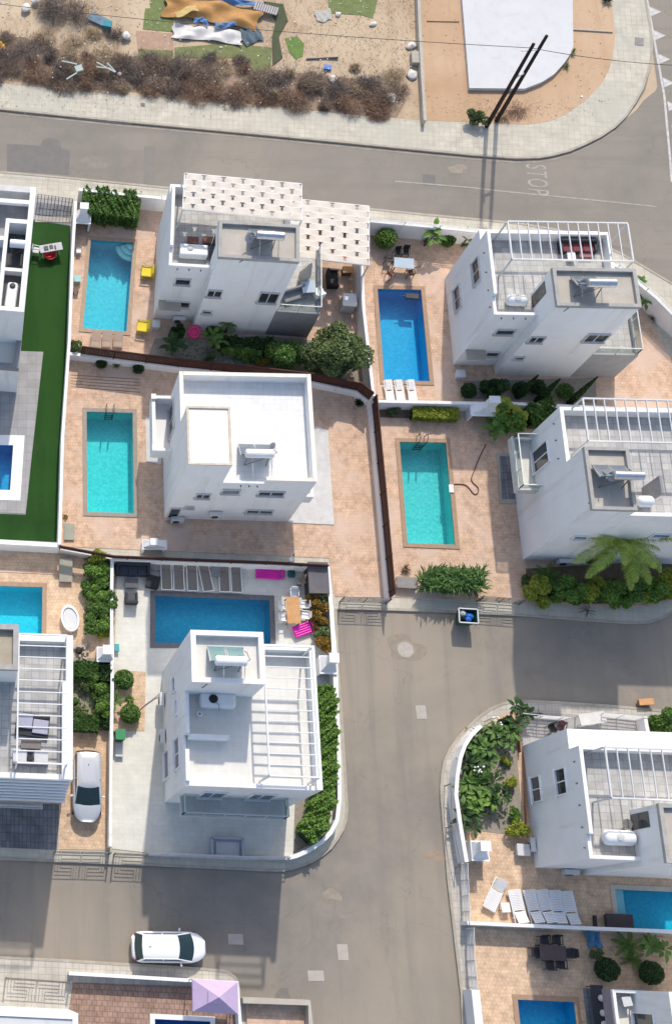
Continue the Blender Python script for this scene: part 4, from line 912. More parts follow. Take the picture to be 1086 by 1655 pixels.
# shade canopies of villa A: rows of overlapping fabric fans between wires
def shade(label, c, zt, zb, nx, ny, phase=0):
    """c: corners NW NE SE SW (world xy). Fabric shells overlap like tiles and leave narrow crescent gaps."""
    NW, NE, SE, SW = [Vector(p) for p in c]; t = thing('shade_canopy', label, 'canopy', (SW.x, SW.y, zb))
    P = lambda u, v, z: Vector((*(SW + (SE - SW) * u + (NW - SW) * v + (NE - NW - SE + SW) * u * v), z))
    f = MB(); m = MAT['white_metal']
    for a, b in (((0, 0), (1, 0)), ((1, 0), (1, 1)), ((1, 1), (0, 1)), ((0, 1), (0, 0))): f.bar(P(*a, zt), P(*b, zt), .07, .1)
    f.build('frame', m, t)
    for u, v in ((0, 0), (1, 0), (1, 1), (0, 1)): MB().bar(P(u, v, zb), P(u, v, zt - .05), .09).build('post', m, t)
    fab = MB(); N = 8
    # base fabric pierced by small T shaped slots: built as a fine grid with cells left out where slots are, rising to a scallop
    GX = nx * 16; GY = ny * 10
    idx = {}
    def hole(i, j):
        cx = i / 16.0; cy = j / 10.0; row = int(cy); off = .5 * ((row + phase) % 2)
        fx = (cx + off) % 1.0; fy = cy - row
        dx = abs(fx - .5)
        if fy > .70 and fy < .90 and dx < (.17 if nx > 5 else .13) - (.9 - fy) * .3: return True
        if fy > .15 and fy <= .66 and dx < .032: return True
        return False
    for j in range(GY):
        for i in range(GX):
            if hole(i + .5, j + .5): continue
            q = []
            for a, b in ((i, j), (i + 1, j), (i + 1, j + 1), (i, j + 1)):
                if (a, b) not in idx:
                    row = b // 10; off = .5 * ((row + phase) % 2); fx = (a / 16 + off) % 1.0; fy = b / 10 - row
                    z = zt + .06 + .14 * math.sin(math.pi * fx) ** 2 * 0 + .07 * math.sin(math.pi * fx) * fy
                    idx[(a, b)] = len(fab.v); fab.v.append(tuple(P(a / GX, b / GY, z)))
                q.append(idx[(a, b)])
            fab.f.append(tuple(q))
    fab.build('fabric', sail, t)
    return t
k = lambda a, b, f: (a[0] * (1 - f) + b[0] * f, a[1] * (1 - f) + b[1] * f)
shade('cream scalloped shade canopy over the roof terrace', [(-10.8, 19.72), (-3.4, 19.05), (-3.53, 16.38), (-11.0, 17.05)], 9.1, 6.9, 6, 6)
shade('cream scalloped shade canopy over the carport', [(-3.95, 21.85), (2.68, 21.2), (2.35, 16.6), (-4.1, 17.35)], 3.25, .15, 4, 10, 1)
# ================================================================== ROOF EQUIPMENT
def V3(x, y, z): return Vector((x, y, z))
def solar(label, loc, rz, teal_=False, tank_x=.25, L=1.9, panels=2, tankm=None):
    """thermosiphon heater, panel facing -Y (south in the original), tank along X behind/above; built at origin"""
    t = thing('solar_heater', label, 'solar heater')
    for i in range(panels):
        w_ = L / panels
        x = -L / 2 + w_ * (i + .5); a = R(38)
        pm = MB(); pm.obox((x, .1, .62), w_ - .05, 1.25, .08, 0, -a); p_ = pm.build('panel', solarteal if teal_ else solar_, t)
        for sx in (-1, 1): fm = MB(); fm.obox((x + sx * (w_ / 2 - .04), .1, .63), .05, 1.29, .1, 0, -a); fm.build('panel_frame', steel, p_)
    m = MB(); m.tube([(tank_x - .85, -.42, 1.3), (tank_x - .8, -.42, 1.3), (tank_x + .8, -.42, 1.3), (tank_x + .85, -.42, 1.3)], [.2, .27, .27, .2], 20)
    m.build('tank', tankm or steel, t, smooth=False)
    m = MB()
    for x in (-.6, .7):
        m.bar((x, -.75, 0), (x, -.5, 1.12), .05); m.bar((x, .6, 0), (x, -.3, 1.12), .05); m.bar((x, -.75, .04), (x, .65, .04), .05)
    m.bar((-.6, -.72, .1), (.7, -.5, 1.0), .03); m.build('stand', greymetal, t)
    m = MB(); m.tube([(.9, .5, .2), (1.15, .3, .4), (1.15, -.3, 1.2), (tank_x + .85, -.42, 1.35)], .025, 6); m.tube([(-.6, -.8, .02), (-.9, -1.4, .03), (-1.3, -1.7, .03)], .03, 6)
    m.build('pipe', greymetal, t, smooth=True)
    finish2(t, loc, rz); return t
solar_ = solar
def finish2(t, loc, rz=0): t.location = loc; t.rotation_euler = (0, 0, rz)
solar_ = MAT['solar_collector_glass']
def cyltank(label, p, q, r, z, m=whiteplast, lid=True, name='water_tank'):
    """horizontal tank from p to q (xy), radius r, resting at z"""
    t = thing(name, label, 'water tank', (p[0], p[1], z)); P = V3(p[0], p[1], z + r + .05); Q = V3(q[0], q[1], z + r + .05); d = (Q - P).normalized()
    L = (Q - P).length
    m1 = MB(); m1.tube([P, P + d * .08, P + d * .2, Q - d * .2, Q - d * .08, Q], [r * .55, r * .85, r, r, r * .85, r * .55], 24); m1.build('tank_body', m, t, smooth=True)
    m2 = MB()
    for s in (.25, .75):
        c = P + (Q - P) * s; m2.obox((c.x, c.y, z + .06), .1, r * 1.6, .12, math.atan2(d.y, d.x))
    m2.build('cradle', greymetal, t)
    if lid:
        c = P + (Q - P) * .45; MB().lathe((c.x, c.y, z + 2 * r + .02), [(.2, 0), (.2, .05), (.05, .08)], 16).build('lid', greywhite, t)
    return t
def RF(f, z): p = f; return p
s1 = solar('solar heater with grey panels on the grey stair block of the canopy villa', U(421, 388, 9.8), R(-3), tank_x=.35, L=1.6)
s2 = solar('solar heater with short tank on the stair block above the dark red sofa villa', U(940, 464, 9.8), R(0), tank_x=.55, L=1.5)
s3 = solar('solar heater with two pale grey panels and white tank on the plain white villa', U(410, 735, 6.85), 0, tank_x=.1, L=2.0, tankm=whiteplast)
s4 = solar('solar heater inside the rimmed roof above the palm', U(981, 770, 9.8), 0, tank_x=.55, L=1.9)
s5 = solar('solar heater with teal panels on the roof block above the round lidded tank', zF(440, 210, 9.7), 0, teal_=True, tank_x=.1, L=2.0, tankm=whiteplast)
s6 = solar('solar heater with teal panels in the equipment well beside the turf', zI(135, 560, 7.0), R(-4), teal_=True, tank_x=0, L=.95, panels=1, tankm=whiteplast)
for o, z in ((s1, 9.77), (s2, 9.77), (s3, 6.8), (s4, 9.77), (s5, 9.59), (s6, 6.65)): o.location.z = z
s6.location = zI(135, 560, 6.65); s6.scale = (.62, 1, 1)
for key, (c, z, w_, d_) in {'a': (U(421, 400, 9.77), 9.77, 2.6, 1.7), 'd': (U(938, 474, 9.77), 9.77, 2.0, 1.3), 'e': (U(980, 783, 9.77), 9.77, 1.9, 1.2)}.items():
    pass
cyltank('round ended white water tank on the right hand villa roof', zG(640, 868, 7.5)[:2], zG(850, 875, 7.5)[:2], .42, 6.82)
cyltank('white water tank in the corner of the roof above the dark red sofa villa terrace', U(820, 483, 7.4)[:2], U(853, 484, 7.4)[:2], .36, 6.82)
cyltank('short white water tank beside the rimmed roof above the palm', U(1029, 811, 8.95)[:2], U(1054, 811, 8.95)[:2], .34, 8.61, lid=False)
t = thing('water_tank', 'big white box shaped water tank with black round lid', 'water tank'); c = zF(405, 432, 7.6)
MB().box(-1.0, -.42, .1, 1.0, .42, .85).build('tank_body', whiteplast, t, bevel=.16); MB().lathe((-.28, .05, .85), [(.25, 0), (.25, .05), (.2, .08)], 20).build('lid', black, t)
m = MB(); m.box(-.7, -.42, 0, -.6, .42, .1); m.box(.6, -.42, 0, .7, .42, .1); m.tube([(-.2, -.1, .9), (.0, -.3, .95), (.1, -.5, .5)], .02, 6); m.build('cradle', greymetal, t); finish2(t, (c.x, c.y, 6.78))
t = thing('water_tank', 'long white water tank with dark lid in the well beside the turf', 'water tank'); c = zI(88, 905, 7.3)
MB().box(-.36, -.95, .1, .36, .95, .75).build('tank_body', whiteplast, t, bevel=.2); MB().lathe((0, .62, .75), [(.19, 0), (.19, .06), (.1, .09)], 18).build('lid', darkmetal, t); finish2(t, (c.x, c.y, 6.64), R(-6))
t = thing('water_tank', 'white flat water tank between the brown boxes of the canopy villa roof', 'water tank'); c = za2(205, 650, 7.3)
MB().box(-.9, -.4, .08, .9, .4, .7).build('tank_body', whiteplast, t, bevel=.08); MB().lathe((-.25, .1, .7), [(.2, 0), (.2, .05), (.1, .08)], 16).build('lid', greywhite, t); finish2(t, (c.x, c.y + .1, 6.79), R(-3))
t = thing('water_bucket', 'small white drum beside the lidded box tank', 'drum'); c = zF(303, 510, 7.0)
MB().lathe((0, 0, 0), [(.15, 0), (.17, .4), (.12, .45), (.05, .47)], 14).build('drum_body', whiteplast, t); MB().lathe((0, 0, .47), [(.06, 0), (.06, .05)], 10).build('cap', greymetal, t); finish2(t, (c.x, c.y, 6.78))
def dish(label, p, z, rz, r=.35):
    t = thing('satellite_dish', label, 'satellite dish')
    MB().tube([(0, 0, 0), (0, 0, .7)], .025, 8).build('mast', greymetal, t)
    m = MB(); n = 16; rings = [(0, 0), (r * .5, .03), (r, .11)]; m.v.append((0, 0, 0))
    for rr, h in rings[1:]:
        for k_ in range(n): m.v.append((rr * math.cos(2 * math.pi * k_ / n), rr * math.sin(2 * math.pi * k_ / n), h))
    for k_ in range(n):
        k2 = (k_ + 1) % n; m.f.append((0, 1 + k_, 1 + k2)); m.f.append((1 + k_, 1 + n + k_, 1 + n + k2, 1 + k2))
    M_ = Matrix.Translation((0, -.05, .7)) @ Matrix.Rotation(R(50), 4, 'X'); m.v = [tuple(M_ @ Vector(v)) for v in m.v]; m.build('reflector', greywhite, t, smooth=True)
    MB().tube([(0, -.05, .6), (0, -.45, .95)], .015, 6).build('feed_arm', greymetal, t); finish2(t, (p.x, p.y, z), rz)
dish('satellite dish beside the heater on the canopy villa stair block', za2(615, 560, 10), 9.77, R(20)); dish('satellite dish beside the heater above the sofa villa', zD(672, 345, 10), 9.77, R(-10)); dish('satellite dish beside the heater above the palm', zE(695, 575, 10), 9.77, R(0))
dish('satellite dish on the plain white villa roof right of the heater', U(436, 722, 7.2), 6.8, R(40), .25)
t = thing('satellite_dish', 'round dish leaning by the white tank on the right hand villa roof', 'satellite dish'); c = zG(780, 785, 7.2)
MB().lathe((0, 0, .5), [(.02, 0), (.28, .06)], 16).build('reflector', greymetal, t); MB().tube([(0, 0, 0), (0, 0, .5)], .03).build('mast', greymetal, t); finish2(t, (c.x, c.y, 6.8))
def slabbox(name, label, cat, c, sx, sy, h, m, rz=0, z=None, part2=None, legs=True):
    t = thing(name, label, cat)
    MB().box(-sx / 2, -sy / 2, h - .08, sx / 2, sy / 2, h).build('top', m, t, bevel=.015)
    if legs:
        for a in (-1, 1):
            for b in (-1, 1): MB().bar((a * (sx / 2 - .06), b * (sy / 2 - .06), 0), (a * (sx / 2 - .06), b * (sy / 2 - .06), h - .08), .05).build('leg', part2 or m, t)
    else: MB().box(-sx / 2 + .05, -sy / 2 + .05, 0, sx / 2 - .05, sy / 2 - .05, h - .08).build('base', part2 or m, t)
    finish2(t, (c.x, c.y, z if z is not None else c.z), rz); return t
brw = mat('rust_brown_paint', (.22, .10, .07), (.16, .07, .05))
slabbox('storage_box', 'left brown box on the canopy villa roof terrace', 'box', za2(198, 560, 7.2), .75, .5, .5, brw, R(-3), 6.79, woodgrey, False)
slabbox('storage_box', 'right brown box on the canopy villa roof terrace', 'box', za2(315, 560, 7.2), .7, .5, .5, brw, R(-3), 6.79, woodgrey, False)
slabbox('concrete_block', 'dark plinth under the heater on the canopy villa', 'plinth', U(409, 399, 9.8), 2.3, 1.9, .12, darkgrey, R(-3), 9.745, darkgrey, False) if False else None
for c, a, lb in ((U(421, 396, 9.77), (2.2, 1.9), 'dark stained patch under the canopy villa heater'),): pass
# sun beds on roof H, sofa on D
def sofa(label, c, L, z, rz, m, cm, name='garden_sofa'):
    t = thing(name, label, 'sofa')
    MB().box(-L / 2, -.4, .1, L / 2, .4, .38).build('base', m, t, bevel=.02)
    MB().box(-L / 2, .22, .38, L / 2, .42, .78).build('backrest', m, t, bevel=.03)
    for s in (-1, 1): MB().box(s * (L / 2 - .09) - .09, -.4, .38, s * (L / 2 - .09) + .09, .22, .62).build('armrest', m, t, bevel=.02)
    n = max(1, round((L - .4) / .7)); w_ = (L - .38) / n
    for i in range(n): x = -L / 2 + .19 + w_ * (i + .5); MB().box(x - w_ / 2 + .01, -.38, .385, x + w_ / 2 - .01, .21, .5).build('seat_cushion', cm, t, bevel=.03)
    finish2(t, (c.x, c.y, z), rz); return t
wine = mat('wine_cushion', (.20, .06, .07), (.15, .045, .05))
sofa('dark red three seat sofa on the roof under the grey pergola', zD(655, 165, 7.2), 2.3, 6.8, 0, charcoal, wine)
slabbox('coffee_table', 'low dusky pink table in front of the dark red roof sofa', 'table', zD(690, 195, 7.1), .8, .6, .35, mat('dusky_pink_laminate', (.35, .16, .17), (.3, .13, .14)), 0, 6.8)
slabbox('side_table', 'small white stand left of the pink roof table', 'table', zD(628, 205, 7.2), .5, .6, .4, whiteplast, 0, 6.8)
def lounger(label, c, z, rz, fm, sm, back=.35, L=1.95, W=.62, slats=False, grp=None, backang=0.0):
    """head towards +Y"""
    t = thing('sun_lounger', label, 'sun lounger', group=grp)
    m = MB()
    for s in (-1, 1): m.bar((s * W / 2, -L / 2, .30), (s * W / 2, L / 2, .30), .055, .05)
    for y in (-L / 2, L / 2 - .02): m.bar((-W / 2, y, .30), (W / 2, y, .30), .05)
    m.build('frame', fm, t)
    for y in (-L / 2 + .28, L / 2 - .4):
        for s in (-1, 1): MB().bar((s * (W / 2), y, 0), (s * (W / 2 - .02), y, .29), .045).build('leg', fm, t)
    y1 = L / 2 - .72; w_ = W - .08
    m = MB()
    if slats:
        k_ = 0; y = -L / 2 + .05
        while y < y1 - .07: m.box(-w_ / 2, y, .31, w_ / 2, y + .075, .33); y += .095
        m.box(-w_ / 2, -L / 2 + .03, .295, -w_ / 2 + .06, y1, .309); m.box(w_ / 2 - .06, -L / 2 + .03, .295, w_ / 2, y1, .309)
    else: m.box(-w_ / 2, -L / 2 + .04, .31, w_ / 2, y1, .335)
    m.build('seat', sm, t)
    m = MB(); zc = math.sin(backang) * .36; yc = math.cos(backang) * .36
    if slats:
        for i in range(7):
            f = (i + .5) / 7 * .72; m.obox((0, y1 + .02 + f * math.cos(backang), .335 + f * math.sin(backang)), w_, .085, .022, 0, backang)
        for s in (-1, 1): m.obox((s * (w_ / 2 - .03), y1 + .02 + yc, .32 + zc), .06, .72, .02, 0, backang)
    else: m.obox((0, y1 + .02 + yc, .335 + zc), w_, .72, .028, 0, backang)
    m.build('backrest', sm, t)
    finish2(t, (c.x, c.y, z), rz); return t
G_ = 'row of brown loungers behind the wide pool'
xs = [(440, 'leftmost brown lounger in the row beside the dark armchairs'), (538, 'second brown lounger from the left in the row'), (645, 'third brown lounger from the left in the row'), (752, 'fourth brown lounger, set slightly askew'), (902, 'brown lounger just right of the grey table in the row'), (997, 'rightmost brown lounger, nearest the pink lilo')]
l0 = None
for i, (x, lb) in enumerate(xs):
    c = zl(x, 190 + i * 4, .45); rz = R(1) if i != 3 else R(10)
    if l0 is None: l0 = lounger(lb, c, .155, rz, whiteplast, taupe, grp=G_, backang=R(9), L=2.05, W=.66)
    else: dup(l0, (c.x, c.y, .155), rz, lb)
slabbox('side_table', 'grey square table left of the brown loungers', 'table', zl(345, 122, .5), .7, .55, .4, greyfab, 0, .155)
slabbox('side_table', 'grey square table standing between the brown loungers', 'table', zl(832, 165, .5), .6, .7, .4, greyfab, 0, .155)
sofa('long black rattan sofa in the corner of the pale deck', zl(172, 152, .5), 2.2, .155, 0, charcoal, mat('navy_cushion', (.045, .05, .075), (.035, .04, .06)))
def armchair(label, c, rz, m, cm, w_=.8, z=.155):
    t = thing('armchair', label, 'armchair'); MB().box(-w_ / 2, -.38, .08, w_ / 2, .38, .36).build('base', m, t, bevel=.03)
    MB().box(-w_ / 2, .22, .36, w_ / 2, .4, .74).build('backrest', m, t, bevel=.03)
    for s in (-1, 1): MB().box(s * (w_ / 2 - .07) - .07, -.38, .36, s * (w_ / 2 - .07) + .07, .22, .56).build('armrest', m, t, bevel=.02)
    MB().box(-w_ / 2 + .15, -.36, .365, w_ / 2 - .15, .21, .46).build('seat_cushion', cm, t, bevel=.03); finish2(t, (c.x, c.y, z), rz)
slabbox('coffee_table', 'low dark rattan table between sofa and armchair on the pale deck', 'table', zl(162, 262, .4), .85, .65, .35, mat('dark_grey_weave', (.13, .13, .14), (.09, .09, .10)), 0, .155, charcoal, False)
armchair('dark grey armchair standing in the sun below the black sofa', zl(160, 385, .4), R(180), charcoal, mat('slate_cushion', (.10, .10, .105), (.08, .08, .085)))
slabbox('storage_box', 'black rattan cube stool at the pool corner', 'box', zl(328, 258, .3), .85, .85, .5, black, R(-12), .155, black, False)
# pink lilos
def lilo(label, c, L, W, rz, z, tilt=0):
    t = thing('air_mattress', label, 'air mattress'); n = 9; m = MB()
    for j in range(5):
        y = -W / 2 + W * (j + .5) / 5; pts = []; rs = []
        for i in range(n * 2 + 1):
            x = -L / 2 + .05 + (L - .35) * i / (n * 2); pts.append((x, y, .1)); rs.append(.075 if i % 2 == 0 else .095)
        m.tube(pts, rs, 10)
    m.build('mattress', pink, t, smooth=True)
    m = MB(); m.tube([(L / 2 - .2, -W / 2 + .08, .12), (L / 2 - .08, -W / 2 + .15, .13), (L / 2 - .08, W / 2 - .15, .13), (L / 2 - .2, W / 2 - .08, .12)], .12, 12); m.build('pillow', pink, t, smooth=True)
    finish2(t, (c.x, c.y, z), rz); t.rotation_euler.x = tilt
lilo('magenta air mattress lying at the white wall right of the brown loungers', zr(240, 255, .2), 1.85, .72, R(-2), .16)
lilo('magenta air mattress leaning at the foot of the orange table', zr(612, 862, .3), 1.5, .75, R(22), .35, R(14))
t = thing('parasol', 'closed white parasol leaning over the wall beside the pink mattress', 'parasol'); c = zr(455, 175, 1.0)
m = MB(); m.tube([(0, 0, 0), (.1, .25, 1.1), (.2, .55, 1.6)], [.05, .16, .05], 10); m.build('canopy', whiteplast, t, smooth=True); MB().tube([(-.02, -.1, -.5), (.2, .55, 1.65)], .025).build('pole', frost, t); finish2(t, (c.x - .1, c.y, .7))
t = thing('bag', 'dark teal bag on the deck beside the closed parasol', 'bag'); c = zr(478, 258, .2); MB().box(-.22, -.25, 0, .22, .25, .3).build('bag_body', mat('dark_teal', (.02, .12, .14), (.015, .09, .10)), t, bevel=.1); MB().tube([(-.12, 0, .28), (-.08, 0, .4), (.08, 0, .4), (.12, 0, .28)], .02, 6).build('handle', black, t); finish2(t, (c.x, c.y, .155))
def chair(label, c, rz, m, sm=None, z=.155, W=.5, cat='chair', armr=True, grp=None):
    """backrest at +Y"""
    sm = sm or m; t = thing('garden_chair', label, cat, group=grp)
    MB().box(-W / 2 + .03, -.23, .42, W / 2 - .03, .22, .45).build('seat', sm, t, bevel=.012)
    b = MB(); b.obox((0, .27, .68), W - .06, .03, .46, 0, -.18)
    b.build('backrest', sm, t, bevel=.01)
    for sx in (-1, 1):
        for y in (-.22, .22): MB().bar((sx * (W / 2 - .03), y * 1.1, 0), (sx * (W / 2 - .04), y, .43 if y < 0 else .47), .035).build('leg', m, t)
        if armr: a_ = MB(); a_.bar((sx * W / 2, -.22, .64), (sx * W / 2, .26, .66), .045, .03); a_.bar((sx * W / 2, -.2, .42), (sx * W / 2, -.2, .64), .03); a_.build('armrest', m, t)
    finish2(t, (c.x, c.y, z), rz); return t
def table(label, c, L, W, h, rz, m, lm, z=.155, slats=False, name='garden_table'):
    t = thing(name, label, 'table')
    mb = MB()
    if slats:
        n = int(W / .1)
        for i in range(n): y = -W / 2 + W * i / n; mb.box(-L / 2, y + .006, h - .03, L / 2, y + W / n - .006, h)
        mb.box(-L / 2 + .1, -W / 2 + .02, h - .055, -L / 2 + .16, W / 2 - .02, h - .031); mb.box(L / 2 - .16, -W / 2 + .02, h - .055, L / 2 - .1, W / 2 - .02, h - .031)
    else: mb.box(-L / 2, -W / 2, h - .04, L / 2, W / 2, h)
    mb.build('tabletop', m, t)
    for a in (-1, 1):
        for b in (-1, 1): MB().bar((a * (L / 2 - .08), b * (W / 2 - .08), 0), (a * (L / 2 - .08), b * (W / 2 - .08), h - .04), .06).build('leg', lm, t)
    finish2(t, (c.x, c.y, z), rz); return t
table('orange wooden slatted table at the right end of the wide pool', zr(500, 655, .8), 1.75, .85, .74, R(91), wood, woodgrey, slats=True)
W_ = 'white chairs round the orange table'
for c, rz, lb in ((zr(375, 610, .5), 90, 'white chair at the upper left side of the orange table'), (zr(378, 740, .5), 92, 'white chair at the lower left side of the orange table'), (zr(510, 465, .6), 0, 'white chair at the head of the orange table'), (zr(615, 600, .5), -88, 'white chair at the upper right side of the orange table'), (zr(625, 715, .5), -95, 'white chair at the lower right side beside the reddish plants')): chair(lb, c, R(rz), whiteplast, grp=W_)
chair('wooden folding chair in front of the dark storage cupboard', zr(600, 330, .5), R(-60), mat('pale_wood', (.42, .33, .25), (.34, .26, .19)))
t = thing('storage_cupboard', 'dark grey storage cupboard in the deck corner', 'cupboard'); c = zr(775, 300, 1.3)
MB().box(-.6, -1.0, 0, .6, 1.0, 1.2).build('cupboard_body', mat('slate_plastic', (.11, .105, .11), (.085, .08, .085)), t, bevel=.02); m = MB(); m.box(-.64, -1.04, 1.2, .64, 1.04, 1.26); m.build('lid', mat('slate_lid', (.14, .13, .14), (.11, .10, .11)), t, bevel=.01); m = MB(); m.box(-.62, -.98, .1, -.6, -.02, 1.15); m.box(-.62, .02, .1, -.6, .98, 1.15); m.build('door', charcoal, t); finish2(t, (c.x, c.y, .155))
t = thing('patio_heater', 'small pale round lamp post by the dark cupboard', 'lamp'); c = zr(545, 400, .5); MB().lathe((0, 0, 0), [(.2, 0), (.2, .05), (.03, .07), (.03, .8)], 14).build('stem', frost, t); MB().lathe((0, 0, .8), [(.14, 0), (.14, .12), (.03, .16)], 14).build('head', darkmetal, t); finish2(t, (c.x, c.y, .155))
# dark dining set K
c = zK(567, 1122, .8); table('dark brown rectangular dining table on the sandy terrace', c, 1.5, .85, .74, R(-2), mat('dark_brown_weave', (.10, .075, .075), (.075, .055, .055)), charcoal)
D_ = 'dark chairs round the brown dining table'
for (x, y, rz, lb) in ((530, 1070, 3, 'dark chair at the upper left of the brown dining table'), (582, 1070, -3, 'dark chair at the upper right of the brown dining table'), (553, 1175, 182, 'dark chair at the lower left of the brown dining table'), (600, 1170, 178, 'dark chair at the lower right of the brown dining table'), (492, 1120, 92, 'dark chair at the left end of the brown dining table'), (640, 1125, -88, 'dark chair at the right end of the brown dining table')):
    chair(lb, zK(x, y, .5), R(rz), charcoal, grp=D_, W=.55)
# glass table D
c = zt(315, 640, .8); table('glass topped table by the deep blue pool', c, 1.35, .8, .74, R(-4), mat('pale_blue_glass', (.42, .50, .56), (.36, .44, .50), rough=.12), darkmetal)
for (x, y, rz, lb) in ((255, 545, 5, 'black chair behind the glass table, left of two'), (330, 535, -5, 'black chair behind the glass table, right of two'), (165, 600, 80, 'black chair at the left end of the glass table'), (190, 745, 130, 'brown metal chair pulled away in front of the glass table'), (375, 735, 185, 'chair tucked under the front of the glass table')):
    chair(lb, zt(x, y, .5), R(rz), darkmetal, black if y < 700 else brw, grp='chairs round the glass table')
# white lounger row G
GW = 'row of white slatted loungers'
wl0 = None
for i, (x, y, rz, lb) in enumerate(((416, 925, 8, 'leftmost white slatted lounger of the row, next to the side table'), (483, 925, 9, 'second white slatted lounger from the left of the row'), (536, 925, 9, 'third white slatted lounger from the left of the row'), (585, 928, 4, 'fourth white slatted lounger from the left of the row'), (640, 932, 7, 'rightmost white slatted lounger of the row'), (318, 870, -28, 'white slatted lounger set at an angle left of the row'))):
    c = zK(x, y, .35); r = R(rz) + (math.pi if i < 5 else 0)
    if wl0 is None: wl0 = lounger(lb, c, .155, r, whiteplast, whiteplast, slats=True, grp=GW, backang=R(28), L=1.95, W=.7)
    else: dup(wl0, (c.x, c.y, .155), r, lb)
slabbox('side_table', 'white side table between the angled lounger and the row', 'table', zK(362, 928, .4), .5, .55, .42, whiteplast, R(5), .155)
# D white loungers, A stools
c0 = None
for i, x in enumerate((632, 645, 660)):
    pass
for i, (x, lb) in enumerate(((102, 'left white lounger at the foot of the deep blue pool'), (138, 'middle white lounger at the foot of the deep blue pool'), (180, 'right white lounger at the foot of the deep blue pool'))):
    c = zPE(x, 40, .3); c = U(580 + x * .4659, 320 + 672 * .4657, .3)
    if i == 0: c0 = lounger(lb, c, .155, R(4), whiteplast, whiteplast, grp='white loungers below the deep blue pool', backang=R(12), L=1.5, W=.5, slats=True)
    else: dup(c0, (c.x, c.y, .155), R(4), lb)
for i, (x, lb) in enumerate(((560, 'left taupe lounger below the blue pool with steps'), (627, 'middle taupe lounger below the blue pool with steps'), (692, 'right taupe lounger below the blue pool with steps'))):
    c = z4(x, 1015, .3)
    if i == 0: c0 = lounger(lb, c, .155, R(-3), mat('tan_frame', (.40, .30, .24), (.34, .25, .2)), mat('tan_mesh', (.42, .31, .25), (.36, .27, .21)), grp='taupe loungers under the brown fence', backang=R(10), L=1.15, W=.62)
    else: dup(c0, (c.x, c.y, .155), R(-3), lb)
def ychair(label, c, rz):
    t = thing('lounge_chair', label, 'chair', group='yellow lounge chairs')
    for s in (-1, 1): m = MB(); m.bar((s * .42, -.4, .05), (s * .42, .4, .05), .05); m.bar((s * .42, -.35, .05), (s * .42, -.35, .5), .05); m.bar((s * .42, -.4, .5), (s * .42, .42, .5), .06); m.build('side_frame', mat('yellow_frame', (.60, .47, .05), (.5, .4, .04)), t)
    MB().box(-.38, -.38, .28, .38, .3, .42).build('seat_cushion', yellow, t, bevel=.04)
    b = MB(); b.obox((0, .38, .62), .76, .14, .5, 0, -.2); b.build('back_cushion', yellow, t, bevel=.04); finish2(t, (c.x, c.y, .155), rz)
ychair('upper yellow lounge chair beside the canopy villa wall', z4(860, 618, .4), R(-95)); ychair('lower yellow lounge chair beside the canopy villa corner', z4(835, 938, .4), R(-98))
# small poolside things by pool A
slabbox('side_table', 'small white table at the wall beside the stepped pool', 'table', z4(462, 495, .3), .35, .4, .35, whiteplast, 0, .155)
slabbox('side_table', 'small pale teal table at the wall beside the stepped pool', 'table', z4(455, 660, .3), .45, .5, .35, mat('pale_teal', (.35, .60, .60), (.3, .52, .52)), 0, .155)
slabbox('side_table', 'tiny brown stool at the wall beside the stepped pool', 'stool', z4(445, 725, .3), .4, .4, .35, woodgrey, 0, .155)
slabbox('utility_box', 'grey green utility hatch at the lower left of the turquoise pool', 'hatch', zP(407, 1158, .2), .68, 1.15, .14, mat('grey_green_lid', (.33, .34, .28), (.28, .29, .24)), 0, .155, kerbm, False)
slabbox('utility_box', 'pale grey box at the corner of the canopy villa', 'box', z4(912, 925, .5), .55, .55, .55, frost, R(-3), .155, frost, False)
slabbox('utility_box', 'pale grey box at the corner of the sofa villa', 'box', zD(123, 745, .5), .62, .55, .5, frost, 0, .155, frost, False)
slabbox('utility_box', 'pale grey air unit box beside the right villa corner', 'box', zG(95, 955, .4), .75, .7, .5, frost, 0, .155, frost, False)
slabbox('pool_pump_box', 'white skimmer lid at the right edge of the aqua pool', 'lid', zPE(319, 365, .2), .3, .55, .12, whiteplast, 0, .155, frost, False)
m = MB(); m.tube(smooth([zPE(440, 210, .19), zPE(420, 250, .19), zPE(400, 300, .19), zPE(390, 335, .19), zPE(412, 360, .19), zPE(412, 378, .19), zPE(398, 382, .19), zPE(370, 352, .19), zPE(330, 348, .19)]), .035, 8)
tag(m.build('hose', brw, smooth=True), 'brown vacuum hose snaking right of the aqua pool', 'hose')
# C grey deck bench bits
t = thing('robot_cleaner', 'dark frame floating in the top corner of the deep blue pool', 'pool cleaner'); c = U(580 + 185 * .4659, 320 + 340 * .4657, .12); MB().box(-.45, -.2, 0, .45, .2, .1).build('cleaner_body', darkmetal, t, bevel=.03); MB().box(-.75, -.03, .02, -.45, .03, .06).build('cleaner_arm', darkmetal, t); finish2(t, (c.x, c.y, .03), R(-4))
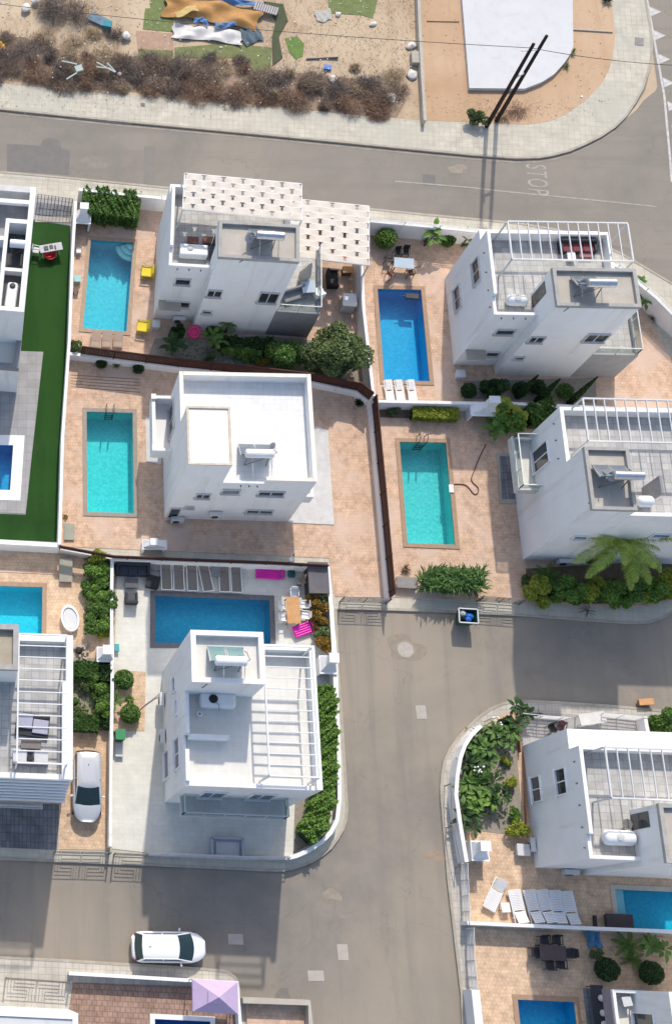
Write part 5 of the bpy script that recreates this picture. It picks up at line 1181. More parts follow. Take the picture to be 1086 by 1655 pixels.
# deck table etc under balcony A
sf = thing('garden_sofa', 'grey cushioned seat behind the glass balcony of the canopy villa', 'sofa'); 
MB().box(-.8, -.35, 0, .8, .35, .4).build('seat', greyfab, sf, bevel=.05); MB().box(-.8, .25, .4, .8, .4, .8).build('backrest', greyfab, sf, bevel=.05); c = zc2(210, 950, 3.6); finish2(sf, (c.x, c.y, 3.19), R(20))
t = thing('parasol', 'folded beige parasol standing on the glass railed balcony', 'parasol'); c = zc2(320, 730, 4.5)
MB().tube([(0, 0, 0), (0, 0, 1.0)], .03).build('pole', frost, t); m = MB(); m.tube([(0, 0, .3), (0, 0, .8), (0.1, .1, 2.0), (.12, .12, 2.2)], [.35, .42, .12, .03], 12); m.build('canopy', mat('beige_fabric', (.50, .46, .40), (.40, .36, .31), scale=6), t, smooth=True); finish2(t, (c.x, c.y, 3.19))
armchair('white chair on the glass railed balcony of the canopy villa', zc2(430, 930, 3.6), R(200), whiteplast, whiteplast, .6, 3.19)
table('glass table on the railed balcony of the canopy villa', zc2(335, 880, 3.8), .9, .9, .7, R(5), mat('pale_blue_glass', (.42, .50, .56)), frost, 3.19)
slabbox('storage_box', 'pale grey cabinet behind the carport of the canopy villa', 'cabinet', zc2(715, 1000, 1.2), .95, 1.0, 1.1, frost, R(-3), .155, frost, False)
armchair('black rattan seat in the shade of the carport canopy', zc2(560, 800, .6), R(90), black, black, 1.3)
slabbox('wood_stack', 'tan wooden crate in the shade of the carport canopy', 'crate', zc2(695, 720, .7), .7, .5, .6, wood, 0, .155, woodgrey, False)
# roof bits H
for (x, y, lb) in ((200, 722, 'upper grey cushioned double sun bed under the left pergola'),):
    t = thing('sun_bed', lb, 'sun bed'); MB().box(-.95, -.65, .1, .95, .65, .35).build('base', charcoal, t, bevel=.03)
    MB().box(-.9, -.25, .35, -.02, .6, .47).build('cushion', mat('lilac_grey_fabric', (.40, .40, .47), (.34, .34, .41)), t, bevel=.03); MB().box(.02, -.45, .35, .9, .35, .47).build('cushion', MAT['lilac_grey_fabric'], t, bevel=.03)
    c = zH(x, y, 7.1); finish2(t, (c.x, c.y, 6.79), R(-6))
slabbox('coffee_table', 'taupe low table between sun bed and roof sofa at left', 'table', zH(192, 838, 7.1), 1.15, .5, .35, taupe, 0, 6.79, charcoal, False)
t = thing('garden_sofa', 'pale two seat roof sofa with grey middle table at the left edge', 'sofa'); c = zH(188, 912, 7.1)
MB().box(-1.0, -.35, 0, -.22, .35, .42).build('seat_cushion', frost, t, bevel=.04); MB().box(.2, -.35, 0, 1.0, .35, .42).build('seat_cushion', frost, t, bevel=.04); MB().box(-.16, -.25, 0, .14, .25, .36).build('middle_table', charcoal, t, bevel=.02); MB().box(-1.0, -.5, 0, 1.0, -.36, .7).build('backrest', greyfab, t, bevel=.03); finish2(t, (c.x, c.y, 6.79))
# bits K balcony, H yard
table('small table on the balcony at the bottom right corner', zq(540, 1030, 3.8), .5, .5, .6, R(10), frost, frost, kn.z * 0 + 3.24)
t = thing('laundry_rack', 'dark rack with pale bags beside the bottom right villa', 'rack'); c = zq(200, 1100, .8)
m = MB(); m.box(-.35, -1.2, .6, .35, 1.2, .66); m.build('rack_top', charcoal, t)
for a in (-1, 1):
    for b in (-1, 1): MB().bar((a * .3, b * 1.1, 0), (a * .3, b * 1.1, .6), .05).build('leg', charcoal, t)
for i, y in enumerate((-.9, -.3, .5)): mb = MB(); mb.lathe((.15, y, .66), [(.1, 0), (.2, .08), (.14, .22), (.04, .26)], 10); mb.build('bag', greywhite, t, smooth=True)
finish2(t, (c.x, c.y, .2))
def tub(label, c):
    t = thing('hot_tub', label, 'tub'); m = MB(); n = 20; a_, b_ = .55, .85
    ring = lambda k_, z: [(a_ * k_ * math.cos(2 * math.pi * i / n), b_ * k_ * math.sin(2 * math.pi * i / n), z) for i in range(n)]
    o = 0; R_ = [ring(1, 0), ring(1.05, .5), ring(.85, .52), ring(.75, .15)]
    for r_ in R_: m.v += r_
    for j in range(3):
        for i in range(n): i2 = (i + 1) % n; m.f.append((j * n + i, j * n + i2, (j + 1) * n + i2, (j + 1) * n + i))
    m.f.append(tuple(3 * n + i for i in range(n))); m.build('shell', whiteplast, t, smooth=False)
    m = MB(); m.v += ring(.8, .42); m.f.append(tuple(range(n))); m.build('cover', frost, t); finish2(t, (c.x, c.y, .155), R(12))
tub('white oval paddling tub on the sandy patio by the left pool', zHn(492, 525, .3))
slabbox('garden_steps', 'grey wooden steps below the brown fence by the left pool', 'steps', zHn(466, 180, .4), .85, 1.6, .3, mat('grey_deck_wood', (.33, .32, .26), (.26, .25, .2)), 0, .155, woodgrey, False)
t = thing('firewood_pile', 'heap of pale rocks and sticks between tub and hedge', 'pile'); c = zHn(560, 755, .2); m = MB(); r = random.Random(3)
for i in range(14): a = r.uniform(0, 6.28); m.obox((r.uniform(-.45, .45), r.uniform(-.5, .5), .08 + r.random() * .1), r.uniform(.2, .6), .12, .12, a)
m.build('log', mat('pale_stone', (.46, .40, .32), (.30, .25, .20)), t); m = MB(); m.lathe((-.05, .05, .1), [(.2, 0), (.25, .12), (.1, .2)], 10); m.build('bucket', black, t); finish2(t, (c.x, c.y, .16))
def bbq(label, c, w_=.9, d_=.7, h=.95, ch=(.35, .35, 1.9), rz=0, off=(0, .2)):
    t = thing('barbecue', label, 'barbecue'); m = MB(); m.box(-w_ / 2, -d_ / 2, 0, -w_ / 2 + .12, d_ / 2, h); m.box(w_ / 2 - .12, -d_ / 2, 0, w_ / 2, d_ / 2, h); m.box(-w_ / 2 + .12, d_ / 2 - .12, 0, w_ / 2 - .12, d_ / 2, h); m.build('body', white, t)
    MB().box(-w_ / 2 - .04, -d_ / 2 - .04, h, w_ / 2 + .04, d_ / 2 + .04, h + .08).build('worktop', white, t)
    m = MB(); x, y = off; a, b, zz = ch
    z0 = h + .08; z1 = z0 + .45
    B = [(-w_ / 2, -d_ / 2 + .1, z0), (w_ / 2, -d_ / 2 + .1, z0), (w_ / 2, d_ / 2, z0), (-w_ / 2, d_ / 2, z0), (x - a / 2, y - b / 2, z1), (x + a / 2, y - b / 2, z1), (x + a / 2, y + b / 2, z1), (x - a / 2, y + b / 2, z1)]
    m.add(B, [(0, 1, 5, 4), (1, 2, 6, 5), (2, 3, 7, 6), (3, 0, 4, 7)]); m.box(x - a / 2, y - b / 2, z1, x + a / 2, y + b / 2, zz); m.box(x - a / 2 - .05, y - b / 2 - .05, zz + .06, x + a / 2 + .05, y + b / 2 + .05, zz + .12); m.box(x - a / 2 + .05, y - b / 2 + .05, zz, x + a / 2 - .05, y + b / 2 - .05, zz + .06); m.build('hood', white, t)
    MB().box(-w_ / 2 + .12, -d_ / 2 + .02, h - .15, w_ / 2 - .12, d_ / 2 - .12, h - .1).build('grill', darkmetal, t); finish2(t, (c.x, c.y, .155), R(rz))
bbq('white masonry barbecue beside the hedge above the stepped pool', z4(478, 350, 0), 1.1, .9, 1.0, (.5, .4, 2.2), -3, (0, .2))
bbq('white masonry barbecue by the fence below the turquoise pool', zP(892, 1262, 0), 1.5, .6, .9, (.4, .35, 1.5), 0, (-.1, 0))
bbq('white masonry barbecue on the wall right of the box hedge', zb(150, 365, 0), 1.6, .8, .95, (.6, .4, 2.2), 0, (.3, .2))
bbq('white masonry barbecue beside the long wall near the parked car', zHn(730, 800, 0), 1.0, .9, .9, (.5, .5, 1.8), 0, (.05, .1))
bbq('white masonry barbecue in the corner right of the white pergola', zFn(985, 545, 0), 1.0, 1.1, .9, (.5, .5, 2.0), 0, (.1, .2))
bbq('white masonry barbecue at the street side of the white lounger terrace', zK(225, 690, 0), .95, 1.1, .9, (.5, .5, 2.0), 0, (-.05, .2))
# table with red tub on the turf
t = thing('trestle_table', 'slanted grey table on the dark turf', 'table'); c = z4(300, 475, .8); m = MB(); m.box(-.8, -.3, .7, .8, .3, .74); m.build('tabletop', mat('pale_grey_laminate', (.52, .52, .53), (.42, .42, .43), scale=9), t)
for a in (-1, 1):
    m = MB(); m.bar((a * .6, -.28, 0), (a * .6, .1, .7), .04); m.bar((a * .6, .28, 0), (a * .6, -.1, .7), .04); m.build('trestle', frost, t)
m = MB(); m.box(-.5, -.15, .745, -.2, .15, .8); m.box(-.1, -.1, .745, .15, .18, .78); m.box(.25, -.2, .745, .35, .1, .79); m.build('tools', darkmetal, t); finish2(t, (c.x, c.y, .17), R(12))
t = thing('plastic_tub', 'red plastic tub beside the slanted grey table', 'tub'); c = z4(295, 520, .3); MB().lathe((0, 0, 0), [(.30, 0), (.42, .38), (.46, .4), (.38, .38), (.28, .06)], 20).build('tub_body', redp, t, smooth=True); MB().tube([(-.42, 0, .4), (-.5, 0, .36), (-.42, .1, .4)], .02, 6).build('handle', redp, t); finish2(t, (c.x, c.y, .17))
chair('folded white chair at the edge of the turf', z4(215, 490, .5), R(80), frost)
t = thing('swim_ring', 'pink swim ring with dark centre in the bushes under the canopy villa', 'swim ring'); c = zg(205, 165, .5); m = MB(); pts = [(.36 * math.cos(a_ * math.pi / 12), .36 * math.sin(a_ * math.pi / 12), 0) for a_ in range(25)]; m.tube(pts, .13, 12, False); m.build('ring', mat('rose_vinyl', (.75, .06, .22), (.65, .05, .18), rough=.4), t, smooth=True); MB().lathe((0, 0, -.05), [(.25, 0), (.25, .03)], 16).build('seat', MAT['rose_vinyl'], t); finish2(t, (c.x, c.y, .75)); t.rotation_euler.x = R(20)
# waste container
t = thing('waste_container', 'open green waste skip full of blue bags on the road edge', 'waste container'); c = zb5(130, 345, .0); m = MB(); W0, W1 = .42, .58; D0, D1 = .33, .45
for (a, b) in (((-W0, -D0), (W0, -D0)), ((W0, -D0), (W0, D0)), ((W0, D0), (-W0, D0)), ((-W0, D0), (-W0, -D0))):
    k_ = W1 / W0; A = (a[0], a[1], .15); B_ = (b[0], b[1], .15); C_ = (b[0] * k_, b[1] * k_, 1.15); D__ = (a[0] * k_, a[1] * k_, 1.15)
    inn = lambda p_: (p_[0] * .92, p_[1] * .92, p_[2]); m.add([A, B_, C_, D__, inn(A), inn(B_), inn(C_), inn(D__)], [(0, 1, 2, 3), (5, 4, 7, 6), (3, 2, 6, 7)])
m.box(-W0, -D0, .13, W0, D0, .17); m.build('bin_body', greenp, t)
m = MB(); k_ = W1 / W0; p4 = [(-W1, -D0 * k_), (W1, -D0 * k_), (W1, D0 * k_), (-W1, D0 * k_)]
for i in range(4): m.bar((*p4[i], 1.16), (*p4[(i + 1) % 4], 1.16), .07)
m.build('rim', frost, t)
for sx in (-1, 1):
    for sy in (-1, 1): MB().tube([(sx * .33 - .03, sy * .26, .08), (sx * .33 + .03, sy * .26, .08)], .08, 12).build('wheel', tyre, t)
m = MB(); r = random.Random(5)
def bag(mb, c_, s_, r):
    n = 10; prof = [(.0, 0), (.8, .1), (1, .4), (.75, .75), (.2, .95), (.05, 1.1)]; o = len(mb.v)
    for rr, z in prof:
        for i in range(n): a = 2 * math.pi * i / n; q_ = rr * s_ * (1 + r.uniform(-.18, .18)); mb.v.append((c_[0] + q_ * math.cos(a), c_[1] + q_ * math.sin(a), c_[2] + z * s_))
    for j in range(len(prof) - 1):
        for i in range(n): i2 = (i + 1) % n; mb.f.append((o + j * n + i, o + j * n + i2, o + (j + 1) * n + i2, o + (j + 1) * n + i))
finish2(t, (c.x, c.y, 0), R(-2)); cb = c
for i, (x, y, mm, lb) in enumerate(((.15, .02, bluep, 'largest blue rubbish bag in the green skip'), (-.1, .18, bluep, 'blue rubbish bag at the back of the green skip'), (-.3, -.05, black, 'black rubbish bag at the left of the green skip'), (.05, -.2, bluep, 'blue rubbish bag at the front of the green skip'), (-.28, .22, greywhite, 'white rubbish bag in the back corner of the skip'))):
    mb = MB(); bag(mb, (c.x + x, c.y + y, .75 + .03 * i), .22 if i else .28, r); tag(mb.build('rubbish_bag', mm, smooth=True), lb, 'bag')
# wheelie bins by F wall and others
t = thing('wheelie_bin', 'dark green wheelie bin against the long white wall', 'bin'); c = zHn(840, 1345, .5); MB().box(-.27, -.3, .1, .27, .3, 1.0).build('bin_body', greenp, t, bevel=.03); MB().box(-.3, -.34, 1.0, .3, .33, 1.06).build('lid', mat('bright_green_plastic', (.06, .28, .12), (.05, .22, .1)), t, bevel=.02)
for s in (-1, 1): MB().tube([(s * .3 - .03, .25, .1), (s * .3 + .03, .25, .1)], .1, 12).build('wheel', tyre, t)
finish2(t, (c.x, c.y, .155))
slabbox('storage_box', 'pale box in front of the dark green wheelie bin', 'box', zHn(838, 1445, .2), .5, .85, .3, frost, 0, .155, frost, False)
slabbox('plastic_crate', 'small teal crate on the deck side of the long white wall', 'crate', zHn(820, 730, .2), .3, .5, .3, teal, 0, .155, teal, False)
slabbox('kerb_box', 'orange brown open crate on the pavement at the right edge', 'crate', U(1042, 1135, .3), .9, .4, .35, wood, R(5), .13, mat('rust_wood', (.35, .16, .08), (.28, .12, .06)), False)
# pool G cover roll
slabbox('sun_bed', 'dark brown square daybed at the corner of the right hand pool', 'sun bed', zK(855, 992, .4), 1.55, .95, .35, mat('dark_brown_mesh', (.09, .065, .065), (.07, .05, .05)), 0, .2, charcoal, False)
m = MB(); m.bar(zK(750, 962, .3), zK(752, 1020, .3), .12, .3); tag(m.build('folded_parasol', darkmetal), 'dark folded parasol lying left of the daybed', 'parasol')
# posts at the F front terrace: frame outline
t = thing('bench_frame', 'blue grey low rectangular frame on the shaded front terrace', 'frame'); m = MB(); a, b, c_, d = zF(370, 1165, .4), zF(535, 1170, .4), zF(535, 1265, .4), zF(370, 1260, .4)
m.bar(d, a, .14, .3); m.bar(a, b, .14, .3); m.bar(b, c_, .14, .3); m.build('frame', mat('blue_grey_render', (.42, .44, .52), (.38, .40, .48)), t); m = MB(); m.box(a.x + .25, c_.y, .2, b.x - .2, a.y - .2, .3); m.build('infill', greywhite, t)
# gazebo
t = thing('gazebo', 'mauve fabric gazebo with pointed vented roof at the bottom wall', 'gazebo'); m = MB(); c = z7(370, 1175, 2.6); s = 1.28
A = [(-s, -s, 2.2), (s, -s, 2.2), (s, s, 2.2), (-s, s, 2.2)]; B_ = [(-.42, -.42, 2.95), (.42, -.42, 2.95), (.42, .42, 2.95), (-.42, .42, 2.95)]
m.add(A + B_, [(0, 1, 5, 4), (1, 2, 6, 5), (2, 3, 7, 6), (3, 0, 4, 7)])
for i in range(4): j = (i + 1) % 4; m.add([A[i], A[j], (A[j][0], A[j][1], 1.95), (A[i][0], A[i][1], 1.95)], [(3, 2, 1, 0)])
can = m.build('canopy', mauve, t)
m = MB(); B2 = [(x * 1.25, y * 1.25, 2.98) for x, y, z in B_]; m.add(B2 + [(0, 0, 3.35)], [(0, 1, 4), (1, 2, 4), (2, 3, 4), (3, 0, 4)]); m.build('vent_cap', mauve, can)
for x in (-1, 1):
    for y in (-1, 1): MB().bar((x * (s - .03), y * (s - .03), 0), (x * (s - .03), y * (s - .03), 2.2), .06).build('pole', frost, t)
finish2(t, (c.x, c.y, .155), R(-1)); t.scale.y = .68
# ================================================================== CARS
def car(label, loc, rz, L=4.1, W=1.75, H=1.5, wf=(.64, .22), wr_=(-.90, -.72), carpaint=carpaint):
    """front towards +X, origin at ground centre"""
    t = thing('parked_car', label, 'car'); h = L / 2; m = MB(); NS = 22; NC = 9
    def hw(x):                       # half width in plan
        u = x / h; k_ = 1.0
        if u > .45: k_ = math.sqrt(max(0, 1 - ((u - .45) / .59) ** 2.6 * .98)) if u > .45 else 1
        if u < -.62: k_ = (max(0, 1 - ((-u - .62) / .385) ** 3.2 * .62)) ** .5
        return W / 2 * k_
    def ztop(x):                     # deck height (below the glasshouse)
        u = x / h
        if u > .5: return .99 - (u - .5) ** 1.4 * .62
        return .99 - max(0, -u - .82) * .9
    xsx = [h * (-1 + 2 * (i / NS)) for i in range(NS + 1)]
    xsx[0] = -h + .005; xsx[-1] = h - .005
    for x in xsx:
        b = hw(x); zt_ = ztop(x); zb = .24 + (.1 if abs(x) > h * .9 else 0)
        sec = [(b * .86, zb), (b * .985, zb + .12), (b, .55), (b * .985, zt_ - .12), (b * .93, zt_ - .03), (b * .55, zt_ + .015), (0, zt_ + .03)]
        row = [(x, y, z) for y, z in sec] + [(x, -y, z) for y, z in sec[-2::-1]]; m.v += row
    n = 13
    for i in range(NS):
        for j in range(n - 1): m.f.append((i * n + j, (i + 1) * n + j, (i + 1) * n + j + 1, i * n + j + 1))
    m.f.append(tuple(range(n))[::-1]); m.f.append(tuple(NS * n + j for j in range(n)))
    for i in range(NS): m.f.append((i * n, i * n + n - 1, (i + 1) * n + n - 1, (i + 1) * n))
    body = m.build('body', carpaint, t, smooth=True)
    # glasshouse: lower ring and roof ring
    def ring(x0, x1, b0, b1, z, n_=7):
        return x0, x1, b0, b1, z
    xf0, xf1 = h * wf[0], h * wf[1]; xr0, xr1 = h * wr_[0], h * wr_[1]
    wb, wr = W / 2 * .90, W / 2 * .76
    def outline(xa, xb, w_, z, bow):
        out = []
        for k_ in range(7): a = k_ / 6 * 2 - 1; out.append((xb + bow * (1 - a * a), w_ * a * (1 if abs(a) < 1 else .97), z))
        for k_ in range(7): a = 1 - k_ / 6 * 2; out.append((xa - bow * .5 * (1 - a * a), w_ * a * (1 if abs(a) < 1 else .97), z))
        return out
    lo = outline(xr0, xf0 - .1, wb, .97, .18); hi = outline(xr1, xf1 - .02, wr, H - .07, .12); N_ = len(lo)
    g = MB(); g.v = lo + hi; g.f = [(i, (i + 1) % N_, N_ + (i + 1) % N_, N_ + i) for i in range(N_)] + [tuple(N_ + i for i in range(N_))]
    g.build('windows', carglass, t, smooth=False)
    # roof skin, slightly domed
    rf = MB(); rr = outline(xr1 - .03, xf1 - .04, wr + .015, H - .065, .12); r2 = [(p[0] * .93 + (xr1 + xf1) / 2 * .07, p[1] * .86, H - .005) for p in rr]; r3 = [(p[0] * .6 + (xr1 + xf1) / 2 * .4, p[1] * .5, H + .02) for p in rr]
    rf.v = rr + r2 + r3; rf.f = [(i, (i + 1) % N_, N_ + (i + 1) % N_, N_ + i) for i in range(N_)] + [(N_ + i, N_ + (i + 1) % N_, 2 * N_ + (i + 1) % N_, 2 * N_ + i) for i in range(N_)] + [tuple(2 * N_ + i for i in range(N_))]
    rf.build('roof', carpaint, t, smooth=True)
    # pillars: A (along windscreen corners), B and C
    for s in (-1, 1):
        pl = MB(); pl.bar((xf0 - .12, s * (wb - .0), .98), (xf1 - .03, s * (wr - .0), H - .06), .06, .05)
        pl.bar((xr0 + .08, s * wb, .98), (xr1 + .03, s * wr, H - .06), .09, .06)
        pl.bar((-h * .18, s * (wb + .004), .98), (-h * .2, s * (wr + .004), H - .07), .05, .03)
        pl.bar((xr1, s * (wr - .005), H - .06), (xf1, s * (wr - .005), H - .06), .05, .05)
        pl.build('pillar', carpaint, t)
    for s in (-1, 1):
        mm = MB(); mm.obox((h * .30, s * (W / 2 + .09), 1.0), .1, .2, .13, s * R(-14)); mm.build('mirror', carpaint, t, bevel=.03)
        hl = MB(); hl.obox((h * .80, s * (W / 2 * .66), .73), .34, .16, .1, -s * R(32)); hl.build('headlight', mat('lamp_glass', (.30, .33, .36), (.2, .22, .25), rough=.1), t, bevel=.03)
        tl = MB(); tl.obox((-h * .905, s * (W / 2 * .80), .84), .12, .12, .24, s * R(25)); tl.build('tail_light', mat('tail_lamp_red', (.40, .02, .02), (.3, .015, .015), rough=.2), t, bevel=.02)
        for x in (h * .63, -h * .62):
            wv = MB(); wv.tube([(x, s * (W / 2 - .2), .32), (x, s * (W / 2 - .005), .32)], .32, 20); w_ = wv.build('wheel', tyre, t); r_ = MB(); r_.tube([(x, s * (W / 2 - .02), .32), (x, s * (W / 2 + .004), .32)], .2, 14); r_.build('rim', steel, w_)
    m = MB(); m.bar((h * .93, -.5, .42), (h * .93, .5, .42), .1, .12); m.build('grille', darkmetal, t)
    m = MB(); m.obox((-h * .55, 0, H + .035), .1, .03, .05); m.build('aerial', darkmetal, t)
    finish2(t, loc, rz); return t
p = U(213, 1530, .5); q = U(331, 1531.5, .5)
c1 = car('white hatchback driving along the lower street beside the bottom pavement', ((p.x + q.x) / 2, (p.y + q.y) / 2, 0), math.atan2(q.y - p.y, q.x - p.x), L=(q - p).length, W=1.78, H=1.48); c1.name = 'driven_car'
p = U(141, 1214, .5); q = U(140.5, 1331, .5)
c2 = car('silver white people carrier parked nose to the gate on the sandy drive', ((p.x + q.x) / 2, (p.y + q.y) / 2, .15), math.atan2(q.y - p.y, q.x - p.x), L=(q - p).length - .1, W=1.74, H=1.6, wf=(.55, .06), wr_=(-.965, -.88), carpaint=mat('silver_car_paint', (.60, .61, .63), (.58, .59, .61), rough=.25, spec=.5, metal=.3))
# ================================================================== POLES AND WIRES
polem = mat('tarred_wood', (.035, .022, .018), (.022, .014, .012), rough=.9)
def pole(base, top, h, label):
    b = U(*base, 0); t_ = U(*top, h); t = thing('utility_pole', label, 'utility pole', (b.x, b.y, 0)); MB().tube([b, t_], [.16, .11], 12).build('pole', polem, t, smooth=True); return t, b, t_
t1, b1, tp1 = pole((785, 206), (862, 71), 9.0, 'left of two tall dark wooden poles at the pavement, the shorter one'); t2, b2, tp2 = pole((801, 197), (883, 58), 9.4, 'right of two tall dark wooden poles at the pavement, the taller one')
for tt, tp in ((t1, tp1),): MB().bar(tp + V3(-.5, 0, -.7), tp + V3(.5, .1, -.7), .08).build('cross_arm', frost, tt)
mid = b1.lerp(tp1, .62); mid2 = b2.lerp(tp2, .6); m = MB(); m.bar(mid, mid2, .12); m.tube([mid + V3(.1, 0, 0), mid + V3(.15, .0, .4)], .08, 8); m.build('bracket', frost, t1)
w1 = MB(); A = U(-40, 2, 8.2); n = 24; E_ = tp1 + V3(0, 0, -.4)
pts = [A.lerp(E_, i / n) - V3(0, 0, .9 * 4 * (i / n) * (1 - i / n) * .5) for i in range(n + 1)]; w1.tube(pts, .022, 5); tag(w1.build('overhead_wire', darkmetal), 'long thin overhead wire running left from the two poles', 'wire')
w1 = MB(); B_ = U(1120, 107, 8.4); pts = [E_.lerp(B_, i / n) - V3(0, 0, .3 * 4 * (i / n) * (1 - i / n)) for i in range(n + 1)]; w1.tube(pts, .022, 5); tag(w1.build('overhead_wire', darkmetal), 'thin overhead wire running right from the two poles', 'wire')
# ================================================================== VEGETATION
def leafq(m, p, s, r, up=.5, asp=1.7, fold=True):
    """one small folded leaf at p"""
    d = Vector((r.gauss(0, 1), r.gauss(0, 1), r.gauss(0, 1) * .7 + up)).normalized()
    n = Vector((r.gauss(0, .7), r.gauss(0, .7), 1)).normalized(); x = d.cross(n)
    if x.length < .1: x = Vector((1, 0, 0))
    x = x.normalized() * s / 2; a = d * s * asp / 2
    o = len(m.v); m.v += [tuple(p - a), tuple(p + x * 1.0), tuple(p + a), tuple(p - x * 1.0)]; m.f.append((o, o + 1, o + 2, o + 3))
def lobes(center, rad, k, r, sub=.5):
    out = []
    for i in range(k):
        d = Vector((r.gauss(0, 1), r.gauss(0, 1), r.gauss(0, 1))).normalized() * (r.random() ** .5)
        c = Vector((center[0] + d.x * rad[0] * (1 - sub * .6), center[1] + d.y * rad[1] * (1 - sub * .6), center[2] + d.z * rad[2] * (1 - sub * .6)))
        out.append((c, sub * r.uniform(.6, 1.15) * min(rad[0], rad[1])))
    return out
def crown(m, center, rad, nleaf, s, seed=0, k=14, sub=.45, up=.6):
    r = random.Random(seed); L = lobes(center, rad, k, r, sub)
    for i in range(nleaf):
        c, rr = L[r.randrange(len(L))]
        d = Vector((r.gauss(0, 1), r.gauss(0, 1), r.gauss(0, 1) + .35)).normalized() * rr * (.55 + .5 * r.random() ** .6)
        p = c + Vector((d.x, d.y, d.z * rad[2] / max(.01, min(rad[0], rad[1])) if rad[2] < rad[0] else d.z))
        if p.z < .12: p.z = .15 + r.random() * .2
        leafq(m, p, s * r.uniform(.6, 1.3), r, up)
def trunkmb(base, top, r0, branches=4, seed=0, spread=.6):
    r = random.Random(seed); m = MB(); base = Vector(base); top = Vector(top); mid = base.lerp(top, .5) + Vector((r.uniform(-.05, .05), r.uniform(-.05, .05), 0))
    m.tube([base, mid, top], [r0, r0 * .8, r0 * .5], 8)
    for i in range(branches):
        a = 6.28 * i / branches + r.random(); e = top + Vector((math.cos(a) * spread, math.sin(a) * spread, spread * .5)); m.tube([mid, mid.lerp(e, .5) + Vector((0, 0, .1)), e], [r0 * .5, r0 * .35, r0 * .15], 6)
    return m
def plant(name, label, cat, c, rad, nleaf, s, lm, seed=0, k=14, sub=.45, h0=.0, group=None, trunk=True, up=.6, tr=None):
    """bushy plant: crown + stem. c: world base"""
    t = thing(name, label, cat, (c[0], c[1], .15), 0, group)
    if rad[0] < 1.1: rad = tuple(x * 1.22 for x in rad); nleaf = int(nleaf * 1.7); s *= .92
    m = MB(); crown(m, (c[0], c[1], .15 + h0 + rad[2]), rad, nleaf, s, seed, k, sub, up); m.build('crown', lm, t)
    tm = trunkmb((c[0], c[1], .1), (c[0], c[1], .15 + h0 + rad[2] * .8), tr or max(.04, rad[0] * .07), 5, seed, rad[0] * .5); tm.build('trunk' if h0 + rad[2] > 1 else 'stem', barkm, t); return t
def ball(label, c, rx, lm, seed=0, n=1500, s=.09, rz=None, h0=0.0, group=None):
    """clipped dome"""
    rz = rz or rx; t = thing('clipped_bush', label, 'bush', (c[0], c[1], .15), 0, group); r = random.Random(seed); m = MB()
    for i in range(n):
        d = Vector((r.gauss(0, 1), r.gauss(0, 1), r.gauss(0, 1))).normalized(); k_ = 1 - .22 * r.random() ** 2 + .05 * math.sin(7 * d.x + seed) * math.cos(6 * d.y)
        if r.random() < .35: k_ *= .8
        leafq(m, Vector((c[0] + d.x * rx * k_, c[1] + d.y * rx * k_, .15 + h0 + rz * .95 + d.z * rz * k_)), s * r.uniform(.7, 1.3), r, .3)
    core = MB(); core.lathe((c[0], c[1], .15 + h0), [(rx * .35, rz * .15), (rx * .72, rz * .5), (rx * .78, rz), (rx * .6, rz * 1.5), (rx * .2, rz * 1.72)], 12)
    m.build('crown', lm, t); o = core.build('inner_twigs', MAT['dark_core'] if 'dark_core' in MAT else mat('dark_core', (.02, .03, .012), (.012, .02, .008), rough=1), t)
    MB().tube([(c[0], c[1], .1), (c[0], c[1], .15 + h0 + rz * .6)], .05, 8).build('stem', barkm, t); return t
def hedge(label, pts, wd, z0, h, lm, n, s=.1, seed=0, name='hedge', ragged=.08):
    """hedge along a world polyline"""
    P = [Vector((p[0], p[1], 0)) for p in pts]; t = thing(name, label, 'hedge', (P[0].x, P[0].y, z0)); r = random.Random(seed); m = MB(); segs = [(P[i], P[i + 1], (P[i + 1] - P[i]).length) for i in range(len(P) - 1)]; tot = sum(s_[2] for s_ in segs)
    for i in range(n):
        u = r.random() * tot
        for a, b, l in segs:
            if u <= l: break
            u -= l
        d = (b - a) / l; nn = Vector((-d.y, d.x, 0)); w_ = r.uniform(-1, 1); zz = r.random()
        if r.random() < .55: zz = 1 - abs(r.gauss(0, .07))
        elif r.random() < .8: w_ = math.copysign(1 - abs(r.gauss(0, .12)), w_)
        bump = ragged * (.7 * math.sin(u * 4.3 + seed + w_) + .6 * math.sin(u * 9.7 + w_ * 5) + .6 * math.cos(u * 1.9 - w_ * 3) + .6 * math.sin(u * 17 + w_ * 11) + r.gauss(0, .45))
        q = a + d * u + nn * w_ * (wd / 2 + bump * .7); q.z = z0 + .05 + zz * (h + bump)
        leafq(m, q, s * r.uniform(.6, 1.4), r, .5)
    m.build('foliage', lm, t)
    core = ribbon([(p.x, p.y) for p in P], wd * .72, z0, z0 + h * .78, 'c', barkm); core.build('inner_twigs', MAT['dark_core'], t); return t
mat('dark_core', (.02, .03, .012), (.012, .02, .008), rough=1)
